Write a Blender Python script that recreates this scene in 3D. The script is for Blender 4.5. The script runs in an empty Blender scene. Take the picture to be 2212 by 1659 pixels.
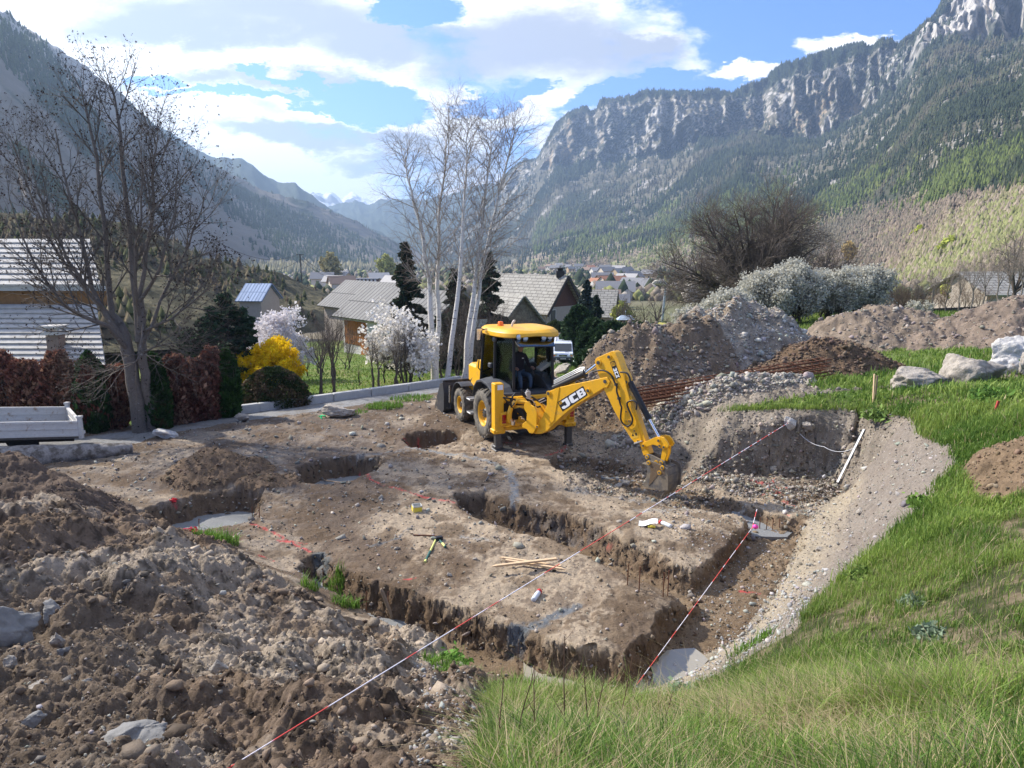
FASTGEO=False
import bpy, math, random
import numpy as np
from mathutils import Vector, Matrix
PI=math.pi
scn=bpy.context.scene
COL=scn.collection
rng=np.random.default_rng(7); random.seed(7)
# ---------------------------------------------------------------- camera model (survey numbers of the photograph)
FX,CX,CY=1555.3,1106.0,829.5
PITCH=math.atan(134/720.); CP,SP=math.cos(PITCH),math.sin(PITCH)
ZC=5.2
def ray(x,y):
    u=(x-CX)/FX; v=(CY-y)/FX
    return np.array([u,CP+v*SP,-SP+v*CP])
def gz(x,y,z):
    d=ray(x,y); t=(z-ZC)/d[2]; return np.array([d[0]*t,d[1]*t,z])
def gy(x,y,Y):
    d=ray(x,y); t=Y/d[1]; return np.array([d[0]*t,Y,ZC+d[2]*t])
def proj(X,Y,Z):
    X=np.asarray(X,float);Y=np.asarray(Y,float);Z=np.asarray(Z,float)
    w=Y*CP-(Z-ZC)*SP; w=np.where(w<.05,.05,w)
    up=Y*SP+(Z-ZC)*CP
    return CX+FX*X/w, CY-FX*up/w
def c3(x,y): return (1650+x*.47468)/1.82278,(1200+y*.47468)/1.82278
# ---------------------------------------------------------------- noise
def _h(ix,iy,iz,s):
    n=(ix.astype(np.int64)*374761393+iy.astype(np.int64)*668265263+iz.astype(np.int64)*2147483647+s*1274126177)&0xffffffff
    n=((n^(n>>13))*1274126177)&0xffffffff
    n=(n^(n>>16))&0xffffffff
    return n/4294967295.0*2-1
def vnoise(x,y,z=0.,s=0):
    x=np.asarray(x,float);y=np.asarray(y,float);z=np.zeros_like(x)+z
    ix=np.floor(x);iy=np.floor(y);iz=np.floor(z)
    fx=x-ix;fy=y-iy;fz=z-iz
    a=fx*fx*fx*(fx*(fx*6-15)+10);b=fy*fy*fy*(fy*(fy*6-15)+10);c=fz*fz*(3-2*fz)
    def L(p,q,t): return p+(q-p)*t
    z0=L(L(_h(ix,iy,iz,s),_h(ix+1,iy,iz,s),a),L(_h(ix,iy+1,iz,s),_h(ix+1,iy+1,iz,s),a),b)
    if not np.any(fz): return z0
    z1=L(L(_h(ix,iy,iz+1,s),_h(ix+1,iy,iz+1,s),a),L(_h(ix,iy+1,iz+1,s),_h(ix+1,iy+1,iz+1,s),a),b)
    return L(z0,z1,c)
def fbm(x,y,o=4,s=0,z=0.,gain=.5):
    r=0;A=1.;f=1.;t=0
    for k in range(o):
        # rotate each octave so the lattice never shows
        cx,sx=math.cos(k*1.1+.4),math.sin(k*1.1+.4)
        r=r+A*vnoise((x*cx-y*sx)*f+k*7.3,(x*sx+y*cx)*f-k*3.1,(z*f if np.ndim(z) or z else 0.),s+k); t+=A; A*=gain; f*=2.03
    return r/t
def billow(x,y,o=4,s=0,gain=.5):
    r=0;A=1.;f=1.;t=0
    for k in range(o):
        cx,sx=math.cos(k*1.3+.2),math.sin(k*1.3+.2)
        r=r+A*np.abs(vnoise((x*cx-y*sx)*f+k*5.3,(x*sx+y*cx)*f-k*2.1,0.,s+k)); t+=A; A*=gain; f*=2.03
    return r/t
def sstep(a,b,x):
    t=np.clip((x-a)/(b-a),0,1); return t*t*(3-2*t)
def inpoly(px,py,poly):
    r=np.zeros(np.shape(px),bool); n=len(poly)
    for i in range(n):
        x1,y1=poly[i];x2,y2=poly[(i+1)%n]
        c=((y1>py)!=(y2>py))
        with np.errstate(divide='ignore',invalid='ignore'):
            xi=(x2-x1)*(py-y1)/((y2-y1) if y2!=y1 else 1e-9)+x1
        r^=c&(px<xi)
    return r
def pdist(px,py,poly,closed=True):
    d=np.full(np.shape(px),1e9); n=len(poly)
    for i in range(n if closed else n-1):
        x1,y1=poly[i];x2,y2=poly[(i+1)%n]
        dx,dy=x2-x1,y2-y1; L=dx*dx+dy*dy+1e-12
        t=np.clip(((px-x1)*dx+(py-y1)*dy)/L,0,1)
        d=np.minimum(d,np.hypot(px-x1-t*dx,py-y1-t*dy))
    return d
# ---------------------------------------------------------------- object helpers
def link(o,parent=None):
    COL.objects.link(o)
    if parent is not None: o.parent=parent
    return o
def mesh_np(name,V,Fq,mat,parent=None,col=None,smooth=False,mats=None,midx=None):
    """V (n,3) array, Fq (m,k) index array with constant k"""
    V=np.asarray(V,np.float32);Fq=np.asarray(Fq,np.int32)
    me=bpy.data.meshes.new(name); n=len(V);m,k=Fq.shape
    me.vertices.add(n); me.vertices.foreach_set('co',V.ravel())
    me.loops.add(m*k); me.loops.foreach_set('vertex_index',Fq.ravel())
    me.polygons.add(m); me.polygons.foreach_set('loop_start',np.arange(m,dtype=np.int32)*k)
    me.polygons.foreach_set('loop_total',np.full(m,k,np.int32))
    if smooth: me.polygons.foreach_set('use_smooth',np.ones(m,bool))
    if col is not None:
        a=me.color_attributes.new('Col','FLOAT_COLOR','POINT')
        c=np.ones((n,4),np.float32); c[:,:3]=col; a.data.foreach_set('color',c.ravel())
    for q in (mats or [mat]): me.materials.append(q)
    if midx is not None: me.polygons.foreach_set('material_index',np.asarray(midx,np.int32))
    me.update(calc_edges=True)
    return link(bpy.data.objects.new(name,me),parent)
class MB:
    """collects shapes into one mesh"""
    def __init__(s): s.v=[];s.f=[];s.sm=[]
    def add(s,V,Fs,M=None,sm=False):
        b=len(s.v)
        for p in V:
            p=Vector(p); s.v.append(tuple(M@p if M else p))
        for f in Fs: s.f.append([b+i for i in f]); s.sm.append(sm)
        return s
    def box(s,c,d,rot=None,bev=0.):
        x,y,z=d[0]/2,d[1]/2,d[2]/2
        M=Matrix.Translation(c)@(rot.to_4x4() if rot is not None else Matrix())
        if bev<=0:
            V=[(-x,-y,-z),(x,-y,-z),(x,y,-z),(-x,y,-z),(-x,-y,z),(x,-y,z),(x,y,z),(-x,y,z)]
            return s.add(V,[(0,3,2,1),(4,5,6,7),(0,1,5,4),(1,2,6,5),(2,3,7,6),(3,0,4,7)],M)
        b=min(bev,x*.9,y*.9,z*.9); V=[];ring=[]
        o=[(-x+b,-y),(x-b,-y),(x,-y+b),(x,y-b),(x-b,y),(-x+b,y),(-x,y-b),(-x,-y+b)]
        i=[(a*(x-b)/x,c2*(y-b)/y) for a,c2 in o]
        for zz,r in ((-z,i),(-z+b,o),(z-b,o),(z,i)): V+= [(a,c2,zz) for a,c2 in r]
        Fs=[tuple(range(7,-1,-1)),tuple(range(24,32))]
        for k in range(3):
            for j in range(8): Fs.append((k*8+j,k*8+(j+1)%8,k*8+8+(j+1)%8,k*8+8+j))
        return s.add(V,Fs,M)
    def bar(s,p,q,w,h=None,bev=0.,up=(0,0,1)):
        p=Vector(p);q=Vector(q);d=q-p;L=d.length
        if L<1e-6: return s
        z=d/L; u=Vector(up)
        if abs(z.dot(u))>.99:u=Vector((1,0,0))
        x=u.cross(z).normalized();y=z.cross(x)
        return s.box((p+q)/2,(w,h or w,L),Matrix((x,y,z)).transposed(),bev)
    def tube(s,pts,r,n=8,caps=True,sm=True):
        pts=[Vector(p) for p in pts]; m=len(pts)
        rs=r if isinstance(r,(list,tuple)) else [r]*m
        V=[];prev=None
        for k,p in enumerate(pts):
            t=(pts[min(k+1,m-1)]-pts[max(k-1,0)]).normalized()
            if prev is None:
                a=Vector((0,0,1)) if abs(t.z)<.9 else Vector((1,0,0)); x=a.cross(t).normalized()
            else:
                x=(prev-t*prev.dot(t)).normalized()
            prev=x;y=t.cross(x)
            for j in range(n):
                a=2*PI*j/n; V.append(p+(x*math.cos(a)+y*math.sin(a))*rs[k])
        Fs=[]
        for k in range(m-1):
            for j in range(n): Fs.append((k*n+j,k*n+(j+1)%n,(k+1)*n+(j+1)%n,(k+1)*n+j))
        s.add(V,Fs,None,sm)
        if caps: s.add(V[:n],[tuple(range(n-1,-1,-1))]); s.add(V[-n:],[tuple(range(n))])
        return s
    def cyl(s,p,q,r,n=16,r2=None): return s.tube([p,q],[r,r if r2 is None else r2],n)
    def prism(s,poly,M,t0,t1,bev=0.):
        """poly of (a,b) extruded t0..t1 along local z of M"""
        n=len(poly); V=[(a,b,t0) for a,b in poly]+[(a,b,t1) for a,b in poly]
        A=sum(poly[i][0]*poly[(i+1)%n][1]-poly[(i+1)%n][0]*poly[i][1] for i in range(n))
        Fs=[tuple(range(n-1,-1,-1)),tuple(range(n,2*n))]+[(i,(i+1)%n,n+(i+1)%n,n+i) for i in range(n)]
        if A<0: Fs=[f[::-1] for f in Fs]
        return s.add(V,Fs,M)
    def lathe(s,prof,M=None,n=24,sm=True):
        """prof [(r,z)...] round z"""
        V=[];m=len(prof)
        for r,z in prof:
            for j in range(n): V.append((r*math.cos(2*PI*j/n),r*math.sin(2*PI*j/n),z))
        Fs=[(k*n+j,k*n+(j+1)%n,(k+1)*n+(j+1)%n,(k+1)*n+j) for k in range(m-1) for j in range(n)]
        return s.add(V,Fs,M,sm)
    def build(s,name,mat,parent=None,bevel=0.,xf=None):
        me=bpy.data.meshes.new(name)
        V=s.v if xf is None else [tuple(xf@Vector(p)) for p in s.v]
        me.from_pydata(V,[],s.f); me.materials.append(mat)
        me.polygons.foreach_set('use_smooth',s.sm)
        me.update()
        o=link(bpy.data.objects.new(name,me),parent)
        if bevel>0:
            b=o.modifiers.new('Bevel','BEVEL');b.width=bevel;b.segments=2;b.limit_method='ANGLE';b.angle_limit=math.radians(35)
        return o
def tag(o,label=None,cat=None,group=None,kind=None):
    if label:o['label']=label
    if cat:o['category']=cat
    if group:o['group']=group
    if kind:o['kind']=kind
    return o
def empty(name,loc=(0,0,0),rz=0.,label=None,cat=None,group=None):
    o=bpy.data.objects.new(name,None); o.empty_display_size=.3
    o.location=[float(a) for a in loc]; o.rotation_euler=(0,0,rz); link(o); return tag(o,label,cat,group)
def copytree(o,parent=None):
    c=o.copy(); COL.objects.link(c); c.parent=parent
    for ch in o.children: copytree(ch,c)
    return c
# ---------------------------------------------------------------- materials
def M(name,col,rough=.8,metal=0.,var=.15,scale=6.,bump=0.,bscale=30.,spec=.3,attr=False,trans=0.,alpha=1.,col2=None,emis=None,coat=0.,thr=None,sheen=0.,detail=6.,subs=0.):
    m=bpy.data.materials.new(name); m.use_nodes=True; nt=m.node_tree;N=nt.nodes;L=nt.links
    b=N['Principled BSDF']
    b.inputs['Roughness'].default_value=rough;b.inputs['Metallic'].default_value=metal
    b.inputs['Specular IOR Level'].default_value=spec
    b.inputs['Transmission Weight'].default_value=trans;b.inputs['Alpha'].default_value=alpha
    b.inputs['Coat Weight'].default_value=coat
    tc=N.new('ShaderNodeTexCoord')
    nz=N.new('ShaderNodeTexNoise');nz.inputs['Scale'].default_value=scale;nz.inputs['Detail'].default_value=detail;nz.inputs['Roughness'].default_value=.65
    L.new(tc.outputs['Object'],nz.inputs['Vector'])
    if attr:
        a=N.new('ShaderNodeAttribute');a.attribute_name='Col';src=a.outputs['Color']
    else:
        r=N.new('ShaderNodeRGB');r.outputs[0].default_value=(*col,1);src=r.outputs[0]
    if col2 is not None:
        r2=N.new('ShaderNodeRGB');r2.outputs[0].default_value=(*col2,1)
        cr=N.new('ShaderNodeMapRange');lo,hi=thr or (.4,.6)
        cr.inputs['From Min'].default_value=lo;cr.inputs['From Max'].default_value=hi
        L.new(nz.outputs['Fac'],cr.inputs['Value'])
        mx=N.new('ShaderNodeMix');mx.data_type='RGBA';L.new(cr.outputs[0],mx.inputs[0]);L.new(src,mx.inputs[6]);L.new(r2.outputs[0],mx.inputs[7]);src=mx.outputs[2]
    if var>0:
        nz2=N.new('ShaderNodeTexNoise');nz2.inputs['Scale'].default_value=scale*2.7;nz2.inputs['Detail'].default_value=detail;nz2.inputs['Roughness'].default_value=.7
        L.new(tc.outputs['Object'],nz2.inputs['Vector'])
        mr=N.new('ShaderNodeMapRange');mr.inputs['From Min'].default_value=.25;mr.inputs['From Max'].default_value=.75
        mr.inputs['To Min'].default_value=1-var;mr.inputs['To Max'].default_value=1+var
        L.new(nz2.outputs['Fac'],mr.inputs['Value'])
        vm=N.new('ShaderNodeVectorMath');vm.operation='SCALE';L.new(src,vm.inputs[0]);L.new(mr.outputs[0],vm.inputs['Scale']);src=vm.outputs[0]
    L.new(src,b.inputs['Base Color'])
    if bump>0:
        n3=N.new('ShaderNodeTexNoise');n3.inputs['Scale'].default_value=bscale;n3.inputs['Detail'].default_value=8;n3.inputs['Roughness'].default_value=.7
        L.new(tc.outputs['Object'],n3.inputs['Vector'])
        bp=N.new('ShaderNodeBump');bp.inputs['Strength'].default_value=1.;bp.inputs['Distance'].default_value=bump
        L.new(n3.outputs['Fac'],bp.inputs['Height']);L.new(bp.outputs[0],b.inputs['Normal'])
    if emis: b.inputs['Emission Color'].default_value=(*emis[:3],1);b.inputs['Emission Strength'].default_value=emis[3]
    if subs>0:
        # thin foliage: part of the light passes through
        t=N.new('ShaderNodeBsdfTranslucent');mxs=N.new('ShaderNodeMixShader');mxs.inputs[0].default_value=subs
        L.new(src,t.inputs['Color']);L.new(b.outputs[0],mxs.inputs[1]);L.new(t.outputs[0],mxs.inputs[2])
        L.new(mxs.outputs[0],N['Material Output'].inputs['Surface'])
    return m
# ================================================================ camera, light, sky
cam=bpy.data.cameras.new('camera');co=link(bpy.data.objects.new('camera',cam))
cam.sensor_width=36;cam.lens=36*720/1024.;cam.clip_start=.05;cam.clip_end=60000
co.location=(0,0,ZC);co.rotation_euler=(PI/2-PITCH,0,0);scn.camera=co
SUN_AZ=math.radians(-62);SUN_EL=math.radians(38)     # azimuth from +Y, negative = left
sd=Vector((math.sin(SUN_AZ)*math.cos(SUN_EL),math.cos(SUN_AZ)*math.cos(SUN_EL),math.sin(SUN_EL)))
sl=bpy.data.lights.new('sun','SUN');sl.energy=5.0;sl.angle=math.radians(1.2);sl.color=(1,.93,.82)
so=link(bpy.data.objects.new('sun',sl));so.rotation_euler=sd.to_track_quat('Z','Y').to_euler();so.location=(0,0,60)
scn.view_settings.view_transform='Standard';scn.view_settings.look='None';scn.view_settings.exposure=.86;scn.view_settings.gamma=1
scn.render.engine='CYCLES'
try:
    scn.cycles.volume_bounces=0;scn.cycles.max_bounces=8;scn.cycles.transparent_max_bounces=12;scn.cycles.volume_step_rate=5
except Exception: pass
def make_world():
    w=bpy.data.worlds.new('World');scn.world=w;w.use_nodes=True;nt=w.node_tree;N=nt.nodes;L=nt.links
    bg=N['Background'];bg.inputs['Strength'].default_value=.12
    sky=N.new('ShaderNodeTexSky');sky.sky_type='NISHITA';sky.sun_disc=False
    sky.sun_elevation=SUN_EL;sky.sun_rotation=SUN_AZ;sky.altitude=1200;sky.air_density=1.1;sky.dust_density=.6;sky.ozone_density=1.6
    tc=N.new('ShaderNodeTexCoord');sep=N.new('ShaderNodeSeparateXYZ');L.new(tc.outputs['Generated'],sep.inputs[0])
    def m(op,a,b=None,c=None,clamp=False):
        n=N.new('ShaderNodeMath');n.operation=op;n.use_clamp=clamp
        for i,v in enumerate((a,b,c)):
            if v is None:continue
            if isinstance(v,(int,float)):n.inputs[i].default_value=v
            else:L.new(v,n.inputs[i])
        return n.outputs[0]
    # sky directions as tangents of azimuth and height round north (+Y)
    yy=m('MAXIMUM',m('ABSOLUTE',sep.outputs['Y']),.12)
    A0=m('DIVIDE',sep.outputs['X'],yy);B0=m('DIVIDE',sep.outputs['Z'],yy);A,B=A0,B0
    def noise(sx,sy,sc,det=8,rough=.6,off=(0,0),dist=0.):
        cb=N.new('ShaderNodeCombineXYZ')
        L.new(m('MULTIPLY_ADD',A,sx,off[0]),cb.inputs[0]);L.new(m('MULTIPLY_ADD',B,sy,off[1]),cb.inputs[1])
        n=N.new('ShaderNodeTexNoise');n.inputs['Scale'].default_value=sc;n.inputs['Detail'].default_value=det;n.inputs['Roughness'].default_value=rough
        n.inputs['Distortion'].default_value=dist
        L.new(cb.outputs[0],n.inputs['Vector']);return n.outputs['Fac']
    n1=noise(1.0,2.6,2.6,10,.58,(3.1,1.7),.25)   # long flat streaks
    n2=noise(1.0,1.8,7.,9,.6,(9.1,4.2),.2)       # edge fluff
    n3=noise(1.0,3.2,3.0,8,.55,(1.3,7.9),.3)     # grey bellies
    # billow the outlines
    w1=noise(1.,2.2,4.5,10,.68,(5.,2.));w2=noise(1.,2.2,4.5,10,.68,(2.,8.));w3=noise(1.,1.5,1.6,4,.5,(12.,3.));w4=noise(1.,1.5,1.6,4,.5,(6.,13.))
    A=m('ADD',m('MULTIPLY_ADD',m('SUBTRACT',w1,.5),.26,A0),m('MULTIPLY',m('SUBTRACT',w3,.5),.10))
    B=m('ADD',m('MULTIPLY_ADD',m('SUBTRACT',w2,.5),.15,B0),m('MULTIPLY',m('SUBTRACT',w4,.5),.06))
    def blob(px,py,rx,ry,rot=0.,soft=1.):
        d=ray(px,py);a0=d[0]/d[1];b0=d[2]/d[1];c,s=math.cos(rot),math.sin(rot)
        rx/=FX;ry/=FX
        da=m('SUBTRACT',A,float(a0));db=m('SUBTRACT',B,float(b0))
        u=m('ADD',m('MULTIPLY',da,c/rx),m('MULTIPLY',db,s/rx));v=m('ADD',m('MULTIPLY',da,-s/ry),m('MULTIPLY',db,c/ry))
        q=m('ADD',m('MULTIPLY',u,u),m('MULTIPLY',v,v))
        return m('SUBTRACT',1.,q,clamp=False)
    def union(l):
        o=l[0]
        for k in l[1:]: o=m('SMOOTH_MAX',o,k,.3)
        return o
    cl=union([blob(300,170,760,330,0),blob(1190,60,300,140,-.12),blob(1330,75,130,45,-.0),blob(1120,235,210,42,-.06),blob(900,300,170,60,0),
              blob(560,330,420,110,-.1),blob(1230,310,120,48,-.1),blob(1810,85,105,38,.1),blob(1600,168,75,24,.0),blob(1935,75,45,16,.2),blob(1550,150,24,16,.9),
              blob(-900,200,700,700),blob(1000,20,150,60)])
    hole=union([blob(890,10,120,42,.0),blob(790,222,120,52,-.15),blob(620,172,110,13,-.25),blob(500,205,190,10,-.0),blob(690,240,70,18,-.3),blob(340,180,90,12,.0),blob(1060,215,110,16,.2),blob(1330,205,150,30,.3)])
    cl=m('MAXIMUM',m('MINIMUM',cl,1.),-1.6)
    hole=m('MAXIMUM',m('MINIMUM',hole,1.),-1.2)
    f=m('SUBTRACT',cl,m('MULTIPLY',m('MAXIMUM',m('ADD',hole,.25),0.),1.35))
    hi=N.new('ShaderNodeMapRange');hi.inputs['From Min'].default_value=.95;hi.inputs['From Max'].default_value=1.6;hi.inputs['To Max'].default_value=1.9;L.new(B0,hi.inputs['Value'])
    f=m('ADD',f,hi.outputs[0])  # unseen white cloud added overhead to brighten and neutralise the fill light
    f=m('ADD',f,m('MULTIPLY',m('SUBTRACT',n1,.5),1.9));f=m('ADD',f,m('MULTIPLY',m('SUBTRACT',n2,.5),2.3))
    cov=N.new('ShaderNodeMapRange');cov.interpolation_type='SMOOTHSTEP';cov.inputs['From Min'].default_value=-.02;cov.inputs['From Max'].default_value=.6
    L.new(f,cov.inputs['Value'])
    # grey bellies of the clouds
    gr=union([blob(560,30,300,55,-.03),blob(430,60,230,40,0.),blob(1190,110,210,70,-.05),blob(620,170,150,26,0),blob(760,75,180,50,-.1),blob(1000,130,120,60),blob(600,300,150,22,-.1),blob(820,250,60,20),blob(1340,90,90,30),
              blob(250,190,50,18),blob(1230,300,60,10),blob(480,170,80,22),blob(740,300,200,16,-.1),blob(900,350,160,20)])
    gr=m('MAXIMUM',gr,-1.2)
    g2=m('ADD',m('MULTIPLY',gr,.95),m('MULTIPLY',m('SUBTRACT',n3,.5),3.0));g2=m('ADD',g2,m('MULTIPLY',m('SUBTRACT',n2,.5),.8))
    g3=N.new('ShaderNodeMapRange');g3.interpolation_type='SMOOTHSTEP';g3.inputs['From Min'].default_value=-.75;g3.inputs['From Max'].default_value=.85
    L.new(g2,g3.inputs['Value'])
    cm=N.new('ShaderNodeMix');cm.data_type='RGBA';L.new(g3.outputs[0],cm.inputs[0])
    cm.inputs[6].default_value=(8.2,8.1,7.9,1);cm.inputs[7].default_value=(3.0,3.2,3.7,1)
    # a bluer, clearer sky than the bare model gives
    tint=N.new('ShaderNodeMix');tint.data_type='RGBA';tint.blend_type='MULTIPLY';tint.inputs[0].default_value=1
    L.new(sky.outputs[0],tint.inputs[6]);tint.inputs[7].default_value=(.42,.66,1.12,1)
    mx=N.new('ShaderNodeMix');mx.data_type='RGBA';L.new(m('MULTIPLY',cov.outputs[0],.97),mx.inputs[0]);L.new(tint.outputs[2],mx.inputs[6]);L.new(cm.outputs[2],mx.inputs[7])
    L.new(mx.outputs[2],bg.inputs['Color'])
make_world()
# ================================================================ ground shape
CP_PX=[ # (x,y,height) marks on the photograph, height above the pad in metres
(1050,948,0),(1160,945,0),(1225,966,-.15),(950,850,.05),(820,872,.05),(700,900,.03),(560,915,.02),(420,945,0),(300,965,0),(600,960,0),(800,930,0),(500,1060,0),
(600,1050,0),(700,1100,0),(500,1150,.02),(1000,1050,0),(900,1150,0),(1100,1200,0),(1300,1100,0),(1500,1130,-.05),(1200,1000,-.05),(1100,980,0),(1200,1400,0),(1400,1400,-.03),(800,1230,0),(620,1230,.02),
(1600,1110,-.08),(1430,1260,0),(1250,1300,0),(1000,1300,0),(900,1280,0),
(1290,955,-.1),(1400,1000,-.15),(1500,1030,-.15),(1600,1060,-.15),(1700,1085,-.15),(1790,1075,-.15),
(1300,880,.35),(1400,885,.7),(1480,895,.85),(1570,890,1.15),(1680,888,1.25),(1780,888,1.32),(1900,893,1.45),(1860,950,.85),(1810,1045,-.12),
(1350,925,.25),(1440,940,.35),(1560,920,.95),(1660,925,1.02),(1760,922,1.05),
(1500,985,.1),(1600,1010,.15),(1700,1035,.1),
(1740,1130,-.12),(1680,1250,-.12),(1600,1370,-.1),(1490,1440,-.05),(1390,1470,0),(1230,1470,.0),(1100,1460,0),(1420,1330,0),(1350,1420,0),
(1970,920,1.6),(1990,1000,1.65),(2020,1060,1.7),(2010,1120,1.6),(1870,1230,1.3),(1760,1310,1.1),(1640,1400,.85),(1480,1500,.65),(1400,1530,.8),(1300,1525,.85),(1150,1500,.75),
(1900,1060,.75),(1840,1160,.5),
(1885,872,1.5),(2080,840,1.8),(2212,830,2.0),(2212,1000,2.2),(2212,1250,2.4),(2100,1150,1.95),(2000,1300,1.85),(2212,1450,2.9),(2212,1640,3.35),(1900,1400,1.95),(1900,1600,3.0),(1600,1600,2.65),(1300,1590,2.3),(1300,1655,3.05),(1100,1655,3.1),(1050,1560,1.9),
(940,1500,1.3),(1000,1655,3.1),(500,1655,2.95),(0,1655,2.9),(0,1400,2.0),(300,1400,1.85),(500,1400,1.6),(700,1400,1.2),(850,1420,.85),(0,1250,1.85),(300,1250,1.6),(0,1105,1.75),(130,1110,1.65),(300,1150,1.2),(430,1180,.9),(560,1225,.75),(500,1290,1.25),(680,1310,.55),(800,1360,.35),(930,1430,.3),
(0,975,.05),(150,1000,.05),(300,1050,.05),(330,1120,.1),
(1750,800,1.35),(1500,850,1.15),(1350,840,.9),(1250,830,.5)]
CP_W=[(0,-3,4.3),(-5,-2,3.6),(6,-2,4.3),(-7,2,2.7),(8,2,3.7),(-10,6,1.9),(11,7,3.0),(14,13,2.6),(16,20,2.4),(20,30,2.2),(-12,11,.8),(-14,15,.1),(-20,8,1.),(-24,16,-.1),
(-20,22,-.2),(-12,21,-.1),(-8,23,-.1),(-28,30,-.8),(-14,30,-.7),(-7,31,-.5),(0,27,-.05),(4,28,.1),(2,33,-.8),(5,38,-1.6),(-5,40,-1.3),(-20,42,-2),
(10,30,1.5),(15,38,1.6),(24,42,1.9),(9,37,.4),(8,45,-2.2),(3.4,48,-2.35),(5,43,-1.9),(14,48,1.0),(24,60,.6),(35,50,1.6),(0,52,-2.5),(-18,55,-3.),(10,60,-3.2),(4,50,-2.6),(6,47,-2.3),(-40,50,-1.8),(45,40,2.6),(40,20,3.4),(30,5,4.4),(-40,20,-.4),(-40,0,1.2)]
def _rbf():
    P=[tuple(gz(*q)) for q in CP_PX]+CP_W
    P=np.array(P,float)
    def w(x,y): r=np.hypot(x,y+4.);return np.stack([np.arctan2(x,y+4.)*1.6,np.log(r)],-1)
    U=w(P[:,0],P[:,1]);n=len(P)
    def k(d2): return .5*d2*np.log(d2+1e-12)
    D=((U[:,None]-U[None])**2).sum(-1)
    A=np.zeros((n+3,n+3));A[:n,:n]=k(D)+np.eye(n)*2e-4;A[:n,n]=1;A[:n,n+1:]=U;A[n,:n]=1;A[n+1:,:n]=U.T
    b=np.zeros(n+3);b[:n]=P[:,2];c=np.linalg.solve(A,b)
    def f(x,y):
        x=np.asarray(x,float).ravel();y=np.asarray(y,float).ravel();out=np.empty(len(x))
        for i in range(0,len(x),60000):
            u=w(x[i:i+60000],y[i:i+60000])
            d=((u[:,None]-U[None])**2).sum(-1)
            out[i:i+60000]=k(d)@c[:n]+c[n]+u@c[n+1:]
        return out
    return f
RBF=_rbf()
def valley(x,y):
    r=np.hypot(x,y)
    v=np.interp(r,[0,45,70,120,300,600,1000,2000,20000],[-2,-2.2,-3.6,-6.5,-12,-17,-23,-34,-60])
    # right: meadow shelf, climbing towards the slopes
    s=sstep(.28,.8,x/np.maximum(y,1.))
    v=v+s*np.interp(r,[0,45,90,160,400,2000],[0,3.6,3.2,3.,5,8])
    v=v+sstep(-.3,-.8,x/np.maximum(y,1.))*np.interp(r,[0,40,60,200,500],[0,.3,1.5,6,6])
    return v
def base_z(x,y):
    r=np.hypot(x,y); t=sstep(42.,62.,r)
    z=np.where(t<1,RBF(x,y).reshape(np.shape(x)),0.)
    z=np.clip(z,-4,6)
    return z*(1-t)+valley(x,y)*t
def W(poly,z=0.): return [tuple(gz(a,b,z)[:2]) for a,b in poly]
# trenches and holes: rim polygon, depth, wall run
TR=[(W([(872,950),(885,938),(925,930),(985,929),(1000,935),(990,950),(960,962),(915,968),(888,964)]),.62,.18),
 (W([(640,1008),(690,992),(760,984),(822,984),(828,1000),(800,1020),(760,1036),(700,1050),(655,1044)]),.55,.2),
 (W([(290,1118),(350,1090),(420,1070),(510,1058),(568,1062),(565,1095),(545,1118),(470,1145),(400,1165),(300,1160)]),.5,.2),
 (W([(640,1225),(660,1195),(698,1190),(735,1225),(790,1258),(870,1280),(960,1305),(1040,1330),(1125,1352),(1180,1378),(1270,1400),(1340,1412),(1400,1425),(1400,1500),(1385,1545),(1300,1545),(1180,1505),(1080,1475),(960,1430),(850,1370),(760,1330),(690,1295)]),.5,.14),
 (W([(1340,1412),(1400,1370),(1450,1310),(1500,1270),(1480,1235),(1540,1190),(1610,1125),(1622,1092),(1735,1118),(1745,1150),(1700,1250),(1640,1350),(1520,1440),(1400,1510),(1340,1500)]),.46,.12),
 (W([(985,1068),(1040,1062),(1090,1085),(1150,1098),(1250,1125),(1340,1160),(1420,1190),(1480,1215),(1520,1230),(1500,1290),(1440,1278),(1360,1250),(1270,1205),(1180,1165),(1100,1145),(1030,1120),(990,1095)]),.5,.16),
 (W([(1180,985),(1240,968),(1330,985),(1420,1008),(1500,1035),(1590,1065),(1680,1095),(1745,1112),(1730,1150),(1622,1118),(1560,1095),(1450,1070),(1380,1048),(1290,1020),(1200,1008)]),.45,.16)]
TR.append(([tuple(gz(a,b,.95)[:2]) for a,b in [(1400,948),(1450,935),(1560,925),(1660,928),(1760,925),(1850,938),(1866,955)]]+[tuple(gz(a,b,-.1)[:2]) for a,b in [(1850,1000),(1815,1045),(1790,1078),(1700,1085),(1600,1060),(1500,1030),(1400,1003)]],.12,.34))
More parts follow.
